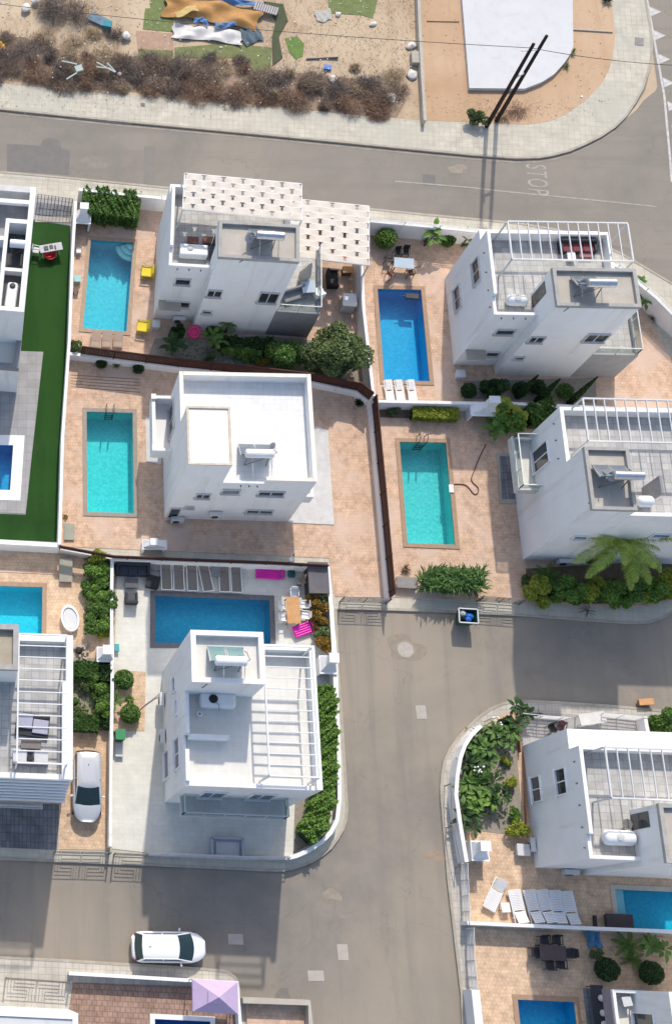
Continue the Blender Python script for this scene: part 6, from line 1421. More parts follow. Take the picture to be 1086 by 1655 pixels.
def blade(m, base, d, L, W, droop, r, nseg=6, fold=.25, stalk=.3, z_up=.6):
    """paddle / strap leaf arching away from base"""
    d = Vector((d[0], d[1], 0)).normalized(); side = Vector((-d.y, d.x, 0)); p = Vector(base); el = z_up; o = len(m.v); rows = []
    for i in range(nseg + 1):
        f = i / nseg; w_ = W / 2 * (max(.06, math.sin(math.pi * min(1, max(0, (f - stalk) / (1 - stalk))) ** .8)) if f > stalk else .06) * (1 if f < 1 else .1)
        up = Vector((0, 0, 1)); rows.append([p + side * w_ + up * w_ * fold, p.copy(), p - side * w_ + up * w_ * fold])
        p = p + (d * math.cos(el) + Vector((0, 0, math.sin(el)))) * L / nseg; el -= droop / nseg
    for rw in rows: m.v += [tuple(q) for q in rw]
    for i in range(nseg):
        a = o + i * 3; m.f += [(a, a + 1, a + 4, a + 3), (a + 1, a + 2, a + 5, a + 4)]
def banana(label, c, h, n, L, W, seed=0, lm=None, group=None, name='banana_plant', cat='plant', stems=3, lean=.3):
    lm = lm or lgm; t = thing(name, label, cat, (c[0], c[1], .15), 0, group); r = random.Random(seed); m = MB(); tm = MB()
    for s_ in range(stems):
        a = r.random() * 6.28; x = c[0] + math.cos(a) * lean * .6; y = c[1] + math.sin(a) * lean * .6; hh = h * r.uniform(.6, 1)
        tm.tube([(x, y, .1), (x + math.cos(a) * lean * .4, y + math.sin(a) * lean * .4, .15 + hh)], [.09, .05], 8)
        for i in range(n):
            b = 6.28 * i / n + r.uniform(-.3, .3) + s_; blade(m, (x + math.cos(a) * lean * .3, y + math.sin(a) * lean * .3, .15 + hh * r.uniform(.75, 1)), (math.cos(b), math.sin(b)), L * r.uniform(.65, 1.2), W * r.uniform(.8, 1.1), r.uniform(1.0, 1.9), r, z_up=r.uniform(.7, 1.2))
    m.build('leaf_crown', lm, t); tm.build('stem', lm if False else mat('green_stem', (.12, .16, .05), (.16, .12, .07)), t, smooth=True); return t
def palm(label, c, h, n, L, seed=0, lm=None, name='palm_tree', trunk_r=.16, lean=(0, 0), group=None, leaflet=.42):
    lm = lm or lpalm; t = thing(name, label, 'palm tree', (c[0], c[1], .15), 0, group); r = random.Random(seed); top = Vector((c[0] + lean[0], c[1] + lean[1], .15 + h))
    tm = MB(); N = 10; pts = [Vector((c[0], c[1], .1)).lerp(top, i / N) for i in range(N + 1)]; tm.tube(pts, [trunk_r * (1.25 - .45 * i / N) * (1.06 if i % 2 else .96) for i in range(N + 1)], 12); tm.build('trunk', barkm, t)
    for i in range(n):
        a = 6.28 * i / n + r.uniform(-.2, .2); el = (.15 + 1.1 * ((i * 7) % n) / n); d = Vector((math.cos(a), math.sin(a), 0)); p = top.copy(); m = MB(); K = 30; LL = L * r.uniform(.85, 1.1); dr = r.uniform(1.0, 1.7); prev = None; rach = []
        for k_ in range(K + 1):
            f = k_ / K; rach.append(p.copy()); tang = d * math.cos(el) + Vector((0, 0, math.sin(el))); side = Vector((-d.y, d.x, 0))
            if k_ > 2:
                ll = leaflet * L / 2 * math.sin(math.pi * min(1, f * .93 + .07)) ** .6
                for s_ in (-1, 1):
                    for q in (0, .5):
                        b = p - tang * LL / K * q; e = b + (side * s_ * .85 + tang * .55 + Vector((0, 0, -.30 + r.uniform(-.12, .12)))).normalized() * ll * r.uniform(.85, 1.1); w_ = tang * .0125 * (L / 2)
                        mm = b.lerp(e, .55) + Vector((0, 0, .05 * ll)); o = len(m.v); m.v += [tuple(b - w_ * .7), tuple(b + w_ * .7), tuple(mm + w_ * 1.1), tuple(e), tuple(mm - w_ * 1.1)]; m.f.append((o, o + 1, o + 2, o + 3, o + 4))
            p = p + tang * LL / K; el -= dr / K
        m.tube(rach, [.03 * (1 - .8 * j / K) for j in range(K + 1)], 5); m.build('frond', lm, t)
    return t
def tuft(label, c, n, L, lm, seed=0, name='spiky_plant', W=.05, group=None, z_up=(.3, 1.3), h0=.1, cat='plant'):
    t = thing(name, label, cat, (c[0], c[1], .15), 0, group); r = random.Random(seed); m = MB()
    for i in range(n): a = r.random() * 6.28; blade(m, (c[0] + r.uniform(-.05, .05), c[1] + r.uniform(-.05, .05), .15 + h0 * r.random()), (math.cos(a), math.sin(a)), L * r.uniform(.6, 1.1), W, r.uniform(.3, 1.4), r, 4, .3, .05, r.uniform(*z_up))
    m.build('leaf_rosette', lm, t); MB().tube([(c[0], c[1], .1), (c[0], c[1], .18 + h0)], .05, 8).build('stem', barkm, t); return t
def cypress(label, c, h, r0, seed=0, n=1400, lean=(0, 0)):
    t = thing('cypress_tree', label, 'cypress', (c[0], c[1], .15)); r = random.Random(seed); m = MB()
    for i in range(n):
        f = r.random() ** 1.2; rr = r0 * (math.sin(math.pi * min(1, f * .8 + .2)) ** .7) * (1 - f * .55) * r.uniform(.6, 1.05); a = r.random() * 6.28
        leafq(m, Vector((c[0] + rr * math.cos(a), c[1] + rr * math.sin(a), .2 + f * h)), .09, r, 2.5, 2)
    m.build('crown', lgd, t); MB().tube([(c[0], c[1], .1), (c[0], c[1], .2 + h * .85)], [.07, .02], 8).build('trunk', barkm, t); return t
def drybush(c, rad, n, seed, label='brown dry bush in the scrub strip along the top pavement', lm=None, grp='dry bushes along the top pavement', z=.14, hgt=None):
    t = thing('dry_bush', label, 'dry bush', (c[0], c[1], z), 0, grp); r = random.Random(seed); m = MB(); hgt = hgt or rad * .9
    K = 7; cs_ = [(r.uniform(-.6, .6) * rad, r.uniform(-.45, .45) * rad, r.uniform(.5, .95)) for _ in range(K)]
    for i in range(n):
        cx, cy, sc = cs_[r.randrange(K)]
        d = Vector((r.gauss(0, 1), r.gauss(0, 1), abs(r.gauss(0, 1)) * .9)).normalized(); L = rad * sc * .75 * r.random() ** .45
        b = Vector((c[0] + cx, c[1] + cy, z)) + Vector((d.x * L, d.y * L, d.z * L * hgt / rad * 1.3))
        e = b + Vector((d.x + r.gauss(0, .6), d.y + r.gauss(0, .6), d.z * .6 + r.gauss(0, .5))).normalized() * r.uniform(.12, .4); w_ = Vector((-(e - b).y, (e - b).x, 0)).normalized() * r.uniform(.005, .015)
        o = len(m.v); m.v += [tuple(b - w_), tuple(b + w_), tuple(e)]; m.f.append((o, o + 1, o + 2))
    m.build('twigs', lm or dead, t)
    b_ = MB()
    for i in range(6):
        a = r.random() * 6.28; l = rad * .6; b_.tube([(c[0], c[1], z - .02), (c[0] + math.cos(a) * l * .5, c[1] + math.sin(a) * l * .5, z + hgt * .4), (c[0] + math.cos(a) * l, c[1] + math.sin(a) * l, z + hgt * .6)], [.03, .02, .01], 5)
    b_.build('branches', barkm, t); return t

# --- top yard scrub
r = random.Random(21); deadd = leafmat('charred_twig', (.04, .032, .03), (.17, .13, .115), .05); deadr = leafmat('russet_twig', (.09, .045, .028), (.32, .20, .13), .05)
struct('scrub_litter', MB().sheet(PX([(-30, 60), (40, 62), (90, 80), (150, 96), (230, 92), (330, 100), (400, 108), (470, 118), (560, 128), (640, 138), (655, 165), (640, 192), (560, 186), (470, 176), (380, 168), (258, 154), (147, 146), (90, 140), (0, 130), (-30, 128)]), .131), mat('leaf_litter', (.40, .29, .20), (.13, .095, .07), rough=1, scale=.9, bump=.6, bscale=12, detail=12), 'dark leaf litter under the dead scrub')
bush = [(12, 112, 1.3), (40, 86, 1.5), (60, 120, 1.3), (25, 66, 1.1), (85, 138, 1.0), (105, 118, 1.3), (150, 118, 1.3), (140, 140, 1.1), (178, 132, 1.3), (205, 116, 1.4), (215, 140, 1.1), (245, 108, 1.5), (262, 138, 1.3), (290, 112, 1.5), (305, 145, 1.3), (330, 120, 1.5), (345, 152, 1.3), (372, 128, 1.6), (390, 156, 1.3), (415, 132, 1.6), (432, 162, 1.3), (455, 135, 1.6), (470, 165, 1.3), (500, 142, 1.5), (515, 170, 1.3), (540, 148, 1.4), (560, 175, 1.3), (580, 150, 1.4), (598, 168, 1.3), (622, 155, 1.2), (610, 186, 1.0), (640, 150, .8), (-8, 88, 1.3), (-12, 130, 1.1)]
deadd = leafmat('charred_twig', (.035, .028, .026), (.15, .115, .10), .05); deadr = leafmat('russet_twig', (.09, .045, .028), (.32, .20, .13), .05)
for i, (x, y, q) in enumerate(bush):
    lm = (dead, deadd, deadr, dead)[i % 4] if y < 150 else (deadr, dead)[i % 2]
    if i % 7 == 3: continue
    drybush(U(x, y), q * (.75 + .45 * ((i * 37) % 10) / 10), 2100, i + 50, lm=lm, hgt=q * (.3 + .5 * ((i * 53) % 10) / 10))
for i in range(52):
    x = -10 + i * 12.8 + r.uniform(-9, 9); y = 112 + x * .075 + r.uniform(-48, 26)
    drybush(U(x, y), r.uniform(.35, 1.15), 1100, i + 300, lm=(dead, deadd, deadr, deadt, dead)[r.randrange(5)], hgt=r.uniform(.2, .8))
drybush(U(95, 18), 1.9, 3600, 7, 'big dark dead shrub behind the blue rubbish at top left', deadd, 'large dead shrubs', hgt=1.6); drybush(U(125, 28), 1.5, 2200, 17, 'dark dead shrub next to the blue board at top left', deadd, 'large dead shrubs', hgt=1.4); drybush(U(185, 60), .9, 900, 18, 'dark wiry shrub right of the blue board', deadd, 'large dead shrubs')
for i, (x, y, q) in enumerate(((165, 88, 1.3), (120, 75, 1.1), (150, 62, 1.0), (70, 62, 1.0), (110, 92, 1.0), (190, 100, .9))): drybush(U(x, y), q, 1000, i + 90, 'straw coloured dry grass clump on the dirt lot', deadt, 'dry grass clumps', hgt=.35)
# loose weeds and stones over the dirt
m = MB(); r = random.Random(4)
for i in range(2600):
    x = r.uniform(430, 672); y = r.uniform(0, 140)
    if r.random() < .5: x = r.uniform(0, 660); y = r.uniform(0, 175)
    p = U(x, y); p.z = .13; s = r.uniform(.03, .12); a = r.random() * 6.28
    for k_ in range(2):
        a2 = a + k_ * 2; o = len(m.v); m.v += [(p.x, p.y, .13), (p.x + .03 * math.cos(a2 + 1), p.y + .03 * math.sin(a2 + 1), .13), (p.x + s * math.cos(a2), p.y + s * math.sin(a2), .13 + s)]; m.f.append((o, o + 1, o + 2))
tag(m.build('weeds', deadt), 'scattered dry weeds over the dirt lot', 'weeds', kind='stuff')
m = MB(); r = random.Random(8)
for i in range(900):
    p = U(r.uniform(0, 985), r.uniform(0, 190))
    if 738 < (p.x * 0 + 1): pass
    s = r.uniform(.02, .07); m.obox((p.x, p.y, .13 + s * .3), s, s * .8, s * .6, r.random() * 3)
tag(m.build('pebbles', mat('pale_pebble', (.50, .42, .33), (.34, .28, .21))), 'small pale stones scattered over the bare lots', 'stones', kind='stuff')
m = MB(); r = random.Random(12)
for i in range(1100):
    p = U(820 + r.gauss(0, 55), 178 + r.gauss(0, 9)); p.z = .13; s = r.uniform(.03, .14); a = r.random() * 6.28; o = len(m.v)
    m.v += [(p.x, p.y, .13), (p.x + .02, p.y + .02, .13), (p.x + s * math.cos(a), p.y + s * math.sin(a), .13 + s * .5)]; m.f.append((o, o + 1, o + 2))
tag(m.build('weeds', deadr), 'russet dead weeds along the curved pavement by the poles', 'weeds', kind='stuff')
# rubbish in the yard
def cloth(label, c, L, W, rz, m_, seed=0, amp=.25, z=.15, name='tarpaulin', nx=26, ny=12, cat='tarpaulin'):
    r = random.Random(seed); ph = [r.uniform(0, 6) for _ in range(6)]; m = MB(); ca, sa = math.cos(rz), math.sin(rz)
    for j in range(ny + 1):
        for i in range(nx + 1):
            u = i / nx * 2 - 1; v = j / ny * 2 - 1; ed = 1 + .07 * math.sin(5 * u + ph[0]) + .05 * math.sin(9 * v + ph[1]); x = u * L / 2 * (1 + .05 * math.sin(4 * v + ph[2])); y = v * W / 2 * ed + .12 * math.sin(3 * u + ph[3])
            zz = amp * (.5 + .5 * abs(math.sin(4 * u + 1.5 * v + ph[4]))) * (.6 + .4 * math.sin(7 * u - 2 * v + ph[5])) * (1 - .5 * max(abs(u), abs(v)) ** 4) + .02
            m.v.append((c.x + x * ca - y * sa, c.y + x * sa + y * ca, z + max(.01, zz)))
    for j in range(ny):
        for i in range(nx): a = j * (nx + 1) + i; m.f.append((a, a + 1, a + nx + 2, a + nx + 1))
    o = m.build(name, m_, smooth=True); tag(o, label, cat); return o
org = mat('ochre_tarp', (.44, .235, .075), (.34, .17, .05), rough=.7, scale=2); wtarp = mat('white_tarp', (.66, .63, .60), (.52, .49, .46), rough=.8, scale=2); bt = mat('blue_tarp', (.10, .22, .42), (.06, .14, .30), rough=.7, scale=2)
astro = mat('green_mat', (.19, .225, .085), (.13, .16, .06), rough=1, scale=2, bump=.3); astro2 = mat('green_mat_2', (.20, .22, .09), (.14, .155, .065), rough=1, scale=2)
cloth('long ochre tarpaulin heap between blue sheets and white sheet', zU(510, 105), 7.2, 1.8, R(-11), org, 1, .55, .2); cloth('crumpled white tarpaulin spread below the ochre tarpaulin', zU(480, 245), 5.2, 1.25, R(-9), wtarp, 2, .3, .18)
cloth('blue sheet bundle at the top edge of the yard', zU(560, 18), 6.4, .5, R(-9), bt, 3, .4, .3); cloth('slate blue sheet lying right of the white tarpaulin', zU(770, 245), 1.5, 1.7, R(20), mat('slate_blue_tarp', (.10, .14, .17), (.07, .10, .12)), 4, .2, .17); cloth('blue patch of sheet peeking from the white tarpaulin, right', zU(620, 190), 2.1, .45, R(6), bt, 5, .2, .42); cloth('blue patch of sheet peeking from the white tarpaulin, left', zU(435, 172), 1.1, .45, R(-14), bt, 6, .2, .45)
cloth('yellowish flat board on the ochre tarpaulin', zU(330, 122), 1.7, .55, R(20), mat('straw_board', (.55, .42, .17), (.47, .35, .13)), 7, .04, .75, 'board', cat='board')
def matt(label, pts, z, m_): o = MB().prism([xy(p) for p in pts], .12, z).build('turf_mat', m_); tag(o, label, 'mat')
matt('green turf mat at the top left of the tarpaulins', [zU(95, -40), zU(235, -30), zU(255, 225), zU(45, 205), zU(62, 65), zU(95, 65)], .15, astro); matt('long green turf mat below the white tarpaulin', [zU(260, 330), zU(620, 300), zU(915, 330), zU(905, 470), zU(790, 500), zU(740, 400), zU(260, 400)], .15, astro2); matt('faded green turf mat below the bare square', [zU(15, 340), zU(250, 350), zU(250, 420), zU(15, 420)], .15, astro2)
matt('green turf mat at the top edge near the yard middle', [zV(310, -60), zV(690, -40), zV(640, 145), zV(560, 120), zV(320, 105)], .15, astro); matt('bright green mat scrap left of the pipe', [zV(0, 290), zV(90, 275), zV(140, 330), zV(130, 420), zV(80, 445), zV(30, 390)], .15, mat('bright_mat', (.14, .22, .05), (.09, .15, .035)))
matt('brown bare square between the green turf mats', [zU(0, 215), zU(245, 235), zU(255, 350), zU(10, 345)], .14, mat('bare_brown', (.42, .28, .20), (.33, .21, .14))); matt('dark olive cloth strip right of the tarpaulins', [zU(860, 20), zU(990, 40), zU(1020, 150), zU(960, 260), zU(985, 400), zU(920, 450), zU(915, 260), zU(940, 150)], .2, mat('dark_olive_cloth', (.07, .09, .04), (.05, .06, .03)))
cloth('grey white folded sheet at the top of the yard', zV(280, 125), 1.2, 1.0, R(5), mat('greyish_sheet', (.44, .42, .38), (.36, .34, .30)), 9, .1, .14)
def junk(name, label, cat, mb, m_): tag(mb.build(name, m_), label, cat)
m = MB(); c = zV(315, 495, .2); m.obox((c.x, c.y, .25), .55, .4, .1, R(-10)); m.obox((c.x - .1, c.y - .2, .2), .5, .06, .1, R(60)); junk('board', 'small blue board lying on the dirt', 'board', m, bluep)
m = MB(); m.tube([zV(160, 430, .2), zV(390, 420, .2)], .06, 8); m.tube([zV(280, 422, .2), zV(395, 418, .3)], .05, 8); junk('pipe', 'dark grey pipe lying on the dirt left of the blue board', 'pipe', m, greymetal)
m = MB(); a = zT(690, 120, .3); b = zT(840, 190, .3); m.bar(a, b, .75, .1); junk('board', 'grey blue board next to the big dead shrub', 'board', m, mat('faded_blue', (.16, .25, .33), (.12, .19, .26))); m = MB(); c = zT(822, 188, .5); m.obox((c.x, c.y, .45), .65, .5, .35, R(-14)); junk('crate', 'teal blue crate at the end of the grey blue board', 'crate', m, mat('teal_crate', (.05, .27, .32), (.04, .2, .25)))
for i, (a, b) in enumerate((((475, 465), (590, 490)), ((510, 605), (590, 555)), ((740, 475), (880, 550)), ((740, 510), (860, 525)), ((820, 480), (885, 550)))):
    m = MB(); m.bar(zT(*a, 1.0), zT(*b, .9), .09, .06); tag(m.build('metal_pole', mat('pale_green_metal', (.42, .50, .44), (.33, .40, .36))), ('long dark green bar at the left of the scrap in the scrub', 'short pale bar pointing down left in the scrub', 'pale bar at the top right of the scrap in the scrub', 'pale level bar inside the scrap in the scrub', 'right hand bar of the scrap frame in the scrub')[i], 'scrap bar')
m = MB(); c = zT(605, 520, .9); m.obox((c.x, c.y, .85), .55, .5, .15, R(20)); junk('scrap_plate', 'pale green scrap plate between the bars in the scrub', 'scrap', m, MAT['pale_green_metal'])
def sack(label, p, s, seed, m_=wtarp, z=.13):
    m = MB(); rr = random.Random(seed); bag(m, (0, 0, 0), s, rr); a_ = rr.random() * 3; q_ = rr.uniform(.6, 1.3); m.v = [(p.x + (v[0] * q_ * math.cos(a_) - v[1] * math.sin(a_)) * rr.uniform(.8, 1.15), p.y + (v[0] * q_ * math.sin(a_) + v[1] * math.cos(a_)) * rr.uniform(.8, 1.15), z + v[2] * .55 * rr.uniform(.8, 1.1)) for v in m.v]; tag(m.build('sack', m_, smooth=True), label, 'sack')
for i, (f, x, y, s, lb) in enumerate(((zT, 200, 90, .4, 'white sack at the top left above the orange dirt'), (zT, 960, 300, .4, 'white sack at the left of the tarpaulin yard'), (zT, 270, 30, .35, 'pale sack at the top edge by the dead shrub'), (zV, 920, 350, .42, 'upper white sack against the block wall'), (zV, 925, 560, .42, 'lower white sack against the block wall'), (zV, 770, 725, .4, 'pale sack in the scrub near the block wall'), (zV, 640, 190, .32, 'white sack at the corner of the top turf mat'), (zV, 385, 118, .28, 'small white bag beside the top turf mat'), (zT, 910, 585, .18, 'tiny white bag below the scrap bars'), (zU, 570, 330, .16, 'tiny white bag on the long turf mat'), (zU, 920, 670, .25, 'white bag in the scrub near its middle'), (zU, 1000, 595, .25, 'pale scrap bag in the scrub right of the middle'), (zV, 545, 780, .14, 'tiny white bag in the dark burnt scrub'), (zV, 350, 590, .35, 'pale grey sack on the dirt above the scrub'), (zV, 590, 585, .3, 'pale grey sack above the burnt scrub'), (zW, 685, 430, .1, 'tiny white scrap at the inner edge of the curved pavement'))): sack(lb, f(x, y), s, i, wtarp if s > .12 else whiteplast, .13 if f is not zT else .3)
m = MB(); c = zV(940, 450); m.obox((c.x, c.y, .35), .55, 1.0, .4); junk('crate', 'pale crate between the two white sacks at the block wall', 'crate', m, mat('pale_crate', (.42, .40, .32), (.34, .32, .26))); m = MB(); m.obox((*xy(zU(870, 90)), .5), 1.8, .7, .1, R(-18)); junk('striped_board', 'grey striped board right of the ochre tarpaulin', 'board', m, brick('striped_board', (.5, .47, .45), (.46, .43, .42), (.14, .13, .13), .18, 4, .05, rot=18))
cloth('orange bucket sheet at the left edge of the yard', zT(15, 378), .5, .4, 0, mat('orange_plastic', (.62, .34, .05), (.5, .26, .03)), 11, .15, .5); tuft('small dark shrub on the top edge of the orange soil', zW(790, 8), 60, .55, lgd, 3, W=.09); tuft('small green weed on the orange soil right of the white slab', zW(615, 298), 30, .4, lgo, 4); tuft('small green weed at the rounded slab corner', zW(645, 238), 26, .4, lgo, 5)
plant('shrub', 'spiky green shrub at the foot of the left pole', 'shrub', zW(215, 540), (.75, .6, .5), 900, .12, lgo, 31, 8); drybush(zW(400, 490), 1.0, 500, 33, 'russet dry bush right of the poles', deadr, 'dry bushes by the poles', hgt=.3); drybush(zW(340, 520), .8, 350, 34, 'small russet dry bush just right of the taller pole', deadr, 'dry bushes by the poles', hgt=.3)

# --- plot A / C garden
hedge('tall bright green hedge in the upper left garden corner', [z4(480, 200, 1.4), z4(640, 218, 1.4), z4(820, 240, 1.4)], 2.0, .15, 1.5, lgm, 17000, .085, 1, ragged=.13)
plant('orange_tree', 'large dense dark green tree beside the shaded side of the blue pool', 'tree', zg(825, 262, 1.8), (2.6, 2.1, 1.6), 17000, .13, lgo, 2, 26, .42, .6, tr=.18)
plant('tree', 'lower left bushy part tree joined to the large dense tree', 'tree', zg(630, 258, 1.3), (1.8, 1.3, 1.2), 7500, .13, lgm, 3, 12, .45, .2)
hedge('dark clipped low hedge below the canopy villa wall', [zg(325, 205, .8), zg(420, 215, .8), zg(560, 215, .8)], .75, .15, .9, lgd, 4200, .09, 4)
banana('dark broad leaved plant left of the pink ring', zg(120, 215, .8), .9, 6, 1.0, .38, 5, lgd, stems=3); banana('tall green broad leaved plant right of the pink ring', zg(290, 200, .8), 1.2, 5, 1.0, .3, 6, lgm, stems=3)
palm('slender arching palm beside the dark clipped hedge', zg(350, 150, .5), 1.3, 8, .9, 7, lgm, trunk_r=.06)
for i, (x, y, a, lb, lm) in enumerate(((395, 265, .55, 'yellow green shrub below the dark clipped hedge', lg), (470, 275, .55, 'mid green shrub below the dark clipped hedge', lgm), (270, 280, .45, 'brownish grassy shrub at the brown fence', lgo), (510, 300, .4, 'dry brown plant at the brown fence', lgc), (350, 250, .45, 'bright shrub right of the pink ring', lg), (585, 240, .5, 'green shrub left of the big tree', lgm))): plant('shrub', lb, 'shrub', zg(x, y, .4), (a, a, a * .8), 900, .1, lm, 40 + i, 7)
plant('shrub', 'loose green shrub at the wall corner below the taupe loungers', 'shrub', z4(445, 1065, .5), (.55, .5, .5), 900, .1, lgo, 50, 7)
for i, (x, y) in enumerate(((595, 175), (810, 205))): ball(('left small dark bush below the brown fence', 'right small dark bush below the brown fence')[i], zP(x, y, .3), .38, lgd, 60 + i, 600, .08, .3)
tuft('ivy patch on the wall corner behind the plain white villa', zC(940, 225, .6), 90, .45, lgd, 62, W=.1, name='climber'); tuft('small wilted shrub below the brown fence', zP(685, 180, .3), 60, .4, lgo, 63); tuft('small brown weed tuft at the turquoise pool corner', zP(385, 1070, .2), 40, .25, lgc, 64)
ball('round bright bush by the street wall behind the glass table', zt(145, 390, .9), .72, lg, 70, 1700, .09); ball('smaller round bush by the street wall', zt(750, 400, .7), .52, lgm, 71, 1100, .09); tuft('low green plant right of the smaller round bush', zt(930, 430, .4), 40, .55, lgm, 73, W=.12)
banana('banana plant with big leaves at the street wall', zt(500, 430, .3), 1.7, 5, 1.0, .42, 72, lgm, stems=3, lean=.4); banana('small banana plant right of the smaller round bush', zt(880, 430, .3), 1.0, 4, .9, .3, 74, lg, stems=1, lean=.2)
banana('leafy shoot beside the curved street wall, upper', zR(465, 370, 1.0), .7, 6, .7, .3, 75, lgm, stems=2); banana('leafy shoot beside the curved street wall, lower', zR(560, 560, .9), .8, 7, .8, .3, 76, lg, stems=2)
tuft('dead tangled plant at the foot of the curved street wall', zR(600, 720, .3), 60, .5, deadr, 77, W=.03, name='dry_plant')
# D south bed
ball('dark clipped dome at the left of the gravel bed', zb(80, 160, .5), .5, lgd, 80, 900, .09); plant('shrub', 'large dark leafy shrub in the gravel bed', 'shrub', zb(285, 130, .8), (1.1, .85, .75), 3200, .13, lgd, 81, 12)
ball('second dark clipped dome in the gravel bed', zb(490, 150, .5), .52, lgd, 82, 900, .09); ball('third dark clipped dome in the gravel bed', zb(625, 130, .5), .5, lgd, 83, 900, .09); ball('fourth dark clipped dome in the gravel bed', zb(845, 165, .5), .52, lgm, 84, 1000, .09)
def foot(f, x, y): return f(x, y, .15)
cypress('left slim dark cypress in the gravel bed', zb(470, 205, .15), 3.4, .26, 85); cypress('middle slim dark cypress in the gravel bed', zb(625, 245, .15), 3.6, .30, 86, 1700); cypress('right slim dark cypress in the gravel bed', zb(880, 260, .15), 4.2, .26, 87, 1700)
hedge('yellow green clipped box hedge below the white wall', [zPE(185, 100, .8), zPE(345, 106, .8)], .75, .17, .72, lgy, 3800, .08, 90, ragged=.03)
plant('shrub', 'small sparse shrub left of the box hedge', 'shrub', zPE(115, 100, .4), (.45, .4, .35), 500, .09, lgo, 91, 6)
banana('light green big leaved plant beside the right barbecue', zb(400, 330, .9), 1.2, 7, .85, .5, 92, lgy, stems=4, lean=.6); banana('darker big leaved plant below the light green one', zb(300, 430, .6), .9, 7, .9, .45, 93, lgm, stems=3, lean=.6)
hedge('leafy green shrub row behind the balcony villa', [zb(560, 370, .9), zb(760, 310, .9)], 1.3, .15, 1.1, lgm, 5200, .12, 94, ragged=.14)
# E front garden
hedge('bushy bamboo like hedge at the gate of the aqua pool garden', [zPE(220, 690, 1.0), zPE(410, 695, 1.0)], 1.9, .15, 1.5, lgm, 100, .1, 95, ragged=.15) if False else None
t = thing('bushy_hedge', 'bushy spiky green hedge above the waste skip', 'hedge', (*xy(zPE(300, 690)), .15)); m = MB(); r = random.Random(96)
for i in range(1700):
    f = r.random(); b = zPE(205 + f * 205, 700 + r.uniform(-38, 28), .15); a = r.random() * 6.28
    blade(m, (b.x, b.y, .3 + r.random() * 1.2), (math.cos(a), math.sin(a)), r.uniform(.4, .75), .09, r.uniform(.3, 1.2), r, 3, .3, .05, r.uniform(.3, 1.3))
m.build('foliage', leafmat('bamboo_leaf', (.03, .09, .02), (.15, .27, .08)), t); m = MB()
for i in range(14): b = zPE(215 + i * 14, 692, .15); m.tube([(b.x, b.y, .1), (b.x + r.uniform(-.2, .2), b.y + r.uniform(-.2, .2), 1.3)], .03, 6)
m.build('stems', barkm, t)
tuft('brown dry climber at the brown fence foot', zPE(165, 640, .5), 60, .5, deadr, 97, W=.04, name='dry_plant')
plant('deck_box', 'x', 'x', (0, 0), (.1, .1, .1), 1, .1, lg) if False else None
slabbox('garden_bench', 'grey slatted bench left of the bushy spiky hedge', 'bench', zPE(165, 692, .45), 1.3, .75, .45, mat('grey_slat_wood', (.30, .28, .26), (.22, .21, .2)), R(-2), .155)
palm('big feathery palm leaning over the right hand front garden', U(1004, 874, 4.4), 4.3, 24, 3.5, 98, lpalm, trunk_r=.2, lean=(-.1, .15), leaflet=.36)
palm('short dark palm at the corner of the balcony villa', zb5(495, 165, .3), .9, 11, 1.1, 99, lgm, trunk_r=.1, leaflet=.45)
for i, (x, y, a, lm, lb) in enumerate(((455, 220, .75, lgy, 'yellow leaved bush at the left of the palm garden'), (495, 262, .6, lgy, 'second yellow leaved bush at the front wall'), (580, 225, .8, lg, 'green bush left of the palm'), (660, 250, .65, lgm, 'mid green bush at the wall below the palm'), (750, 240, .75, lgm, 'mid green bush under the palm fronds'), (850, 250, .7, lg, 'fresh green bush right of the palm trunk'), (930, 235, .75, lgy, 'yellow green bush near the right edge'), (1010, 225, .75, lg, 'green bush beside the right edge bush'), (1085, 215, .8, lgy, 'yellow green bush cut by the right edge'), (425, 160, .35, lgo, 'small pale shrub at the villa corner'))): plant('shrub', lb, 'shrub', zb5(x, y, .6), (a, a * .8, a * .75), 1700, .11, lm, 100 + i, 9)
slabbox('air_unit', 'white outdoor unit at the shaded wall behind the palm', 'air unit', zb5(655, 75, .6), .85, .4, .6, frost, 0, .16, frost, False)
tuft('dry stalk poking over the front wall', zb5(720, 290, .8), 20, .9, deadd, 112, W=.03, name='dry_plant')
# strip left of the pale deck
for i, (x, y, a, lm, lb) in enumerate(((700, 95, .6, lgy, 'yellow green shrub at the top of the planting strip'), (640, 140, .5, lgo, 'loose shrub at the top left of the planting strip'), (740, 190, .55, lg, 'bright shrub at the white wall end'), (620, 310, .5, lgm, 'mid green shrub left in the planting strip'), (700, 280, .45, lg, 'fresh shrub in the middle of the planting strip'), (745, 400, .7, lgm, 'dark dense shrub against the white wall'), (655, 440, .5, lgo, 'olive shrub in the planting strip'), (640, 560, .55, lgm, 'green shrub with pale tips in the lower strip'), (750, 530, .5, lg, 'bright shrub low against the white wall'), (745, 610, .4, lgy, 'yellow green shrub just above the barbecue'))): plant('shrub', lb, 'shrub', zHn(x, y, .8), (a, a, a * .9), 1500, .11, lm, 120 + i, 9)
hedge('clipped hedge block below the heap of sticks', [zHn(520, 875, .9), zHn(690, 880, .9)], 1.0, .17, .85, leafmat('fern_leaf', (.03, .08, .015), (.10, .19, .045)), 5000, .08, 131, ragged=.03); hedge('clipped hedge block above the parked car', [zHn(520, 1250, .9), zHn(695, 1255, .9)], .95, .17, .8, MAT['fern_leaf'], 5000, .08, 132, ragged=.03)
hedge('dark narrow hedge between hedge block and long white wall', [zHn(745, 850, .9), zHn(745, 960, .9)], .7, .17, .9, lgd, 2500, .09, 133)
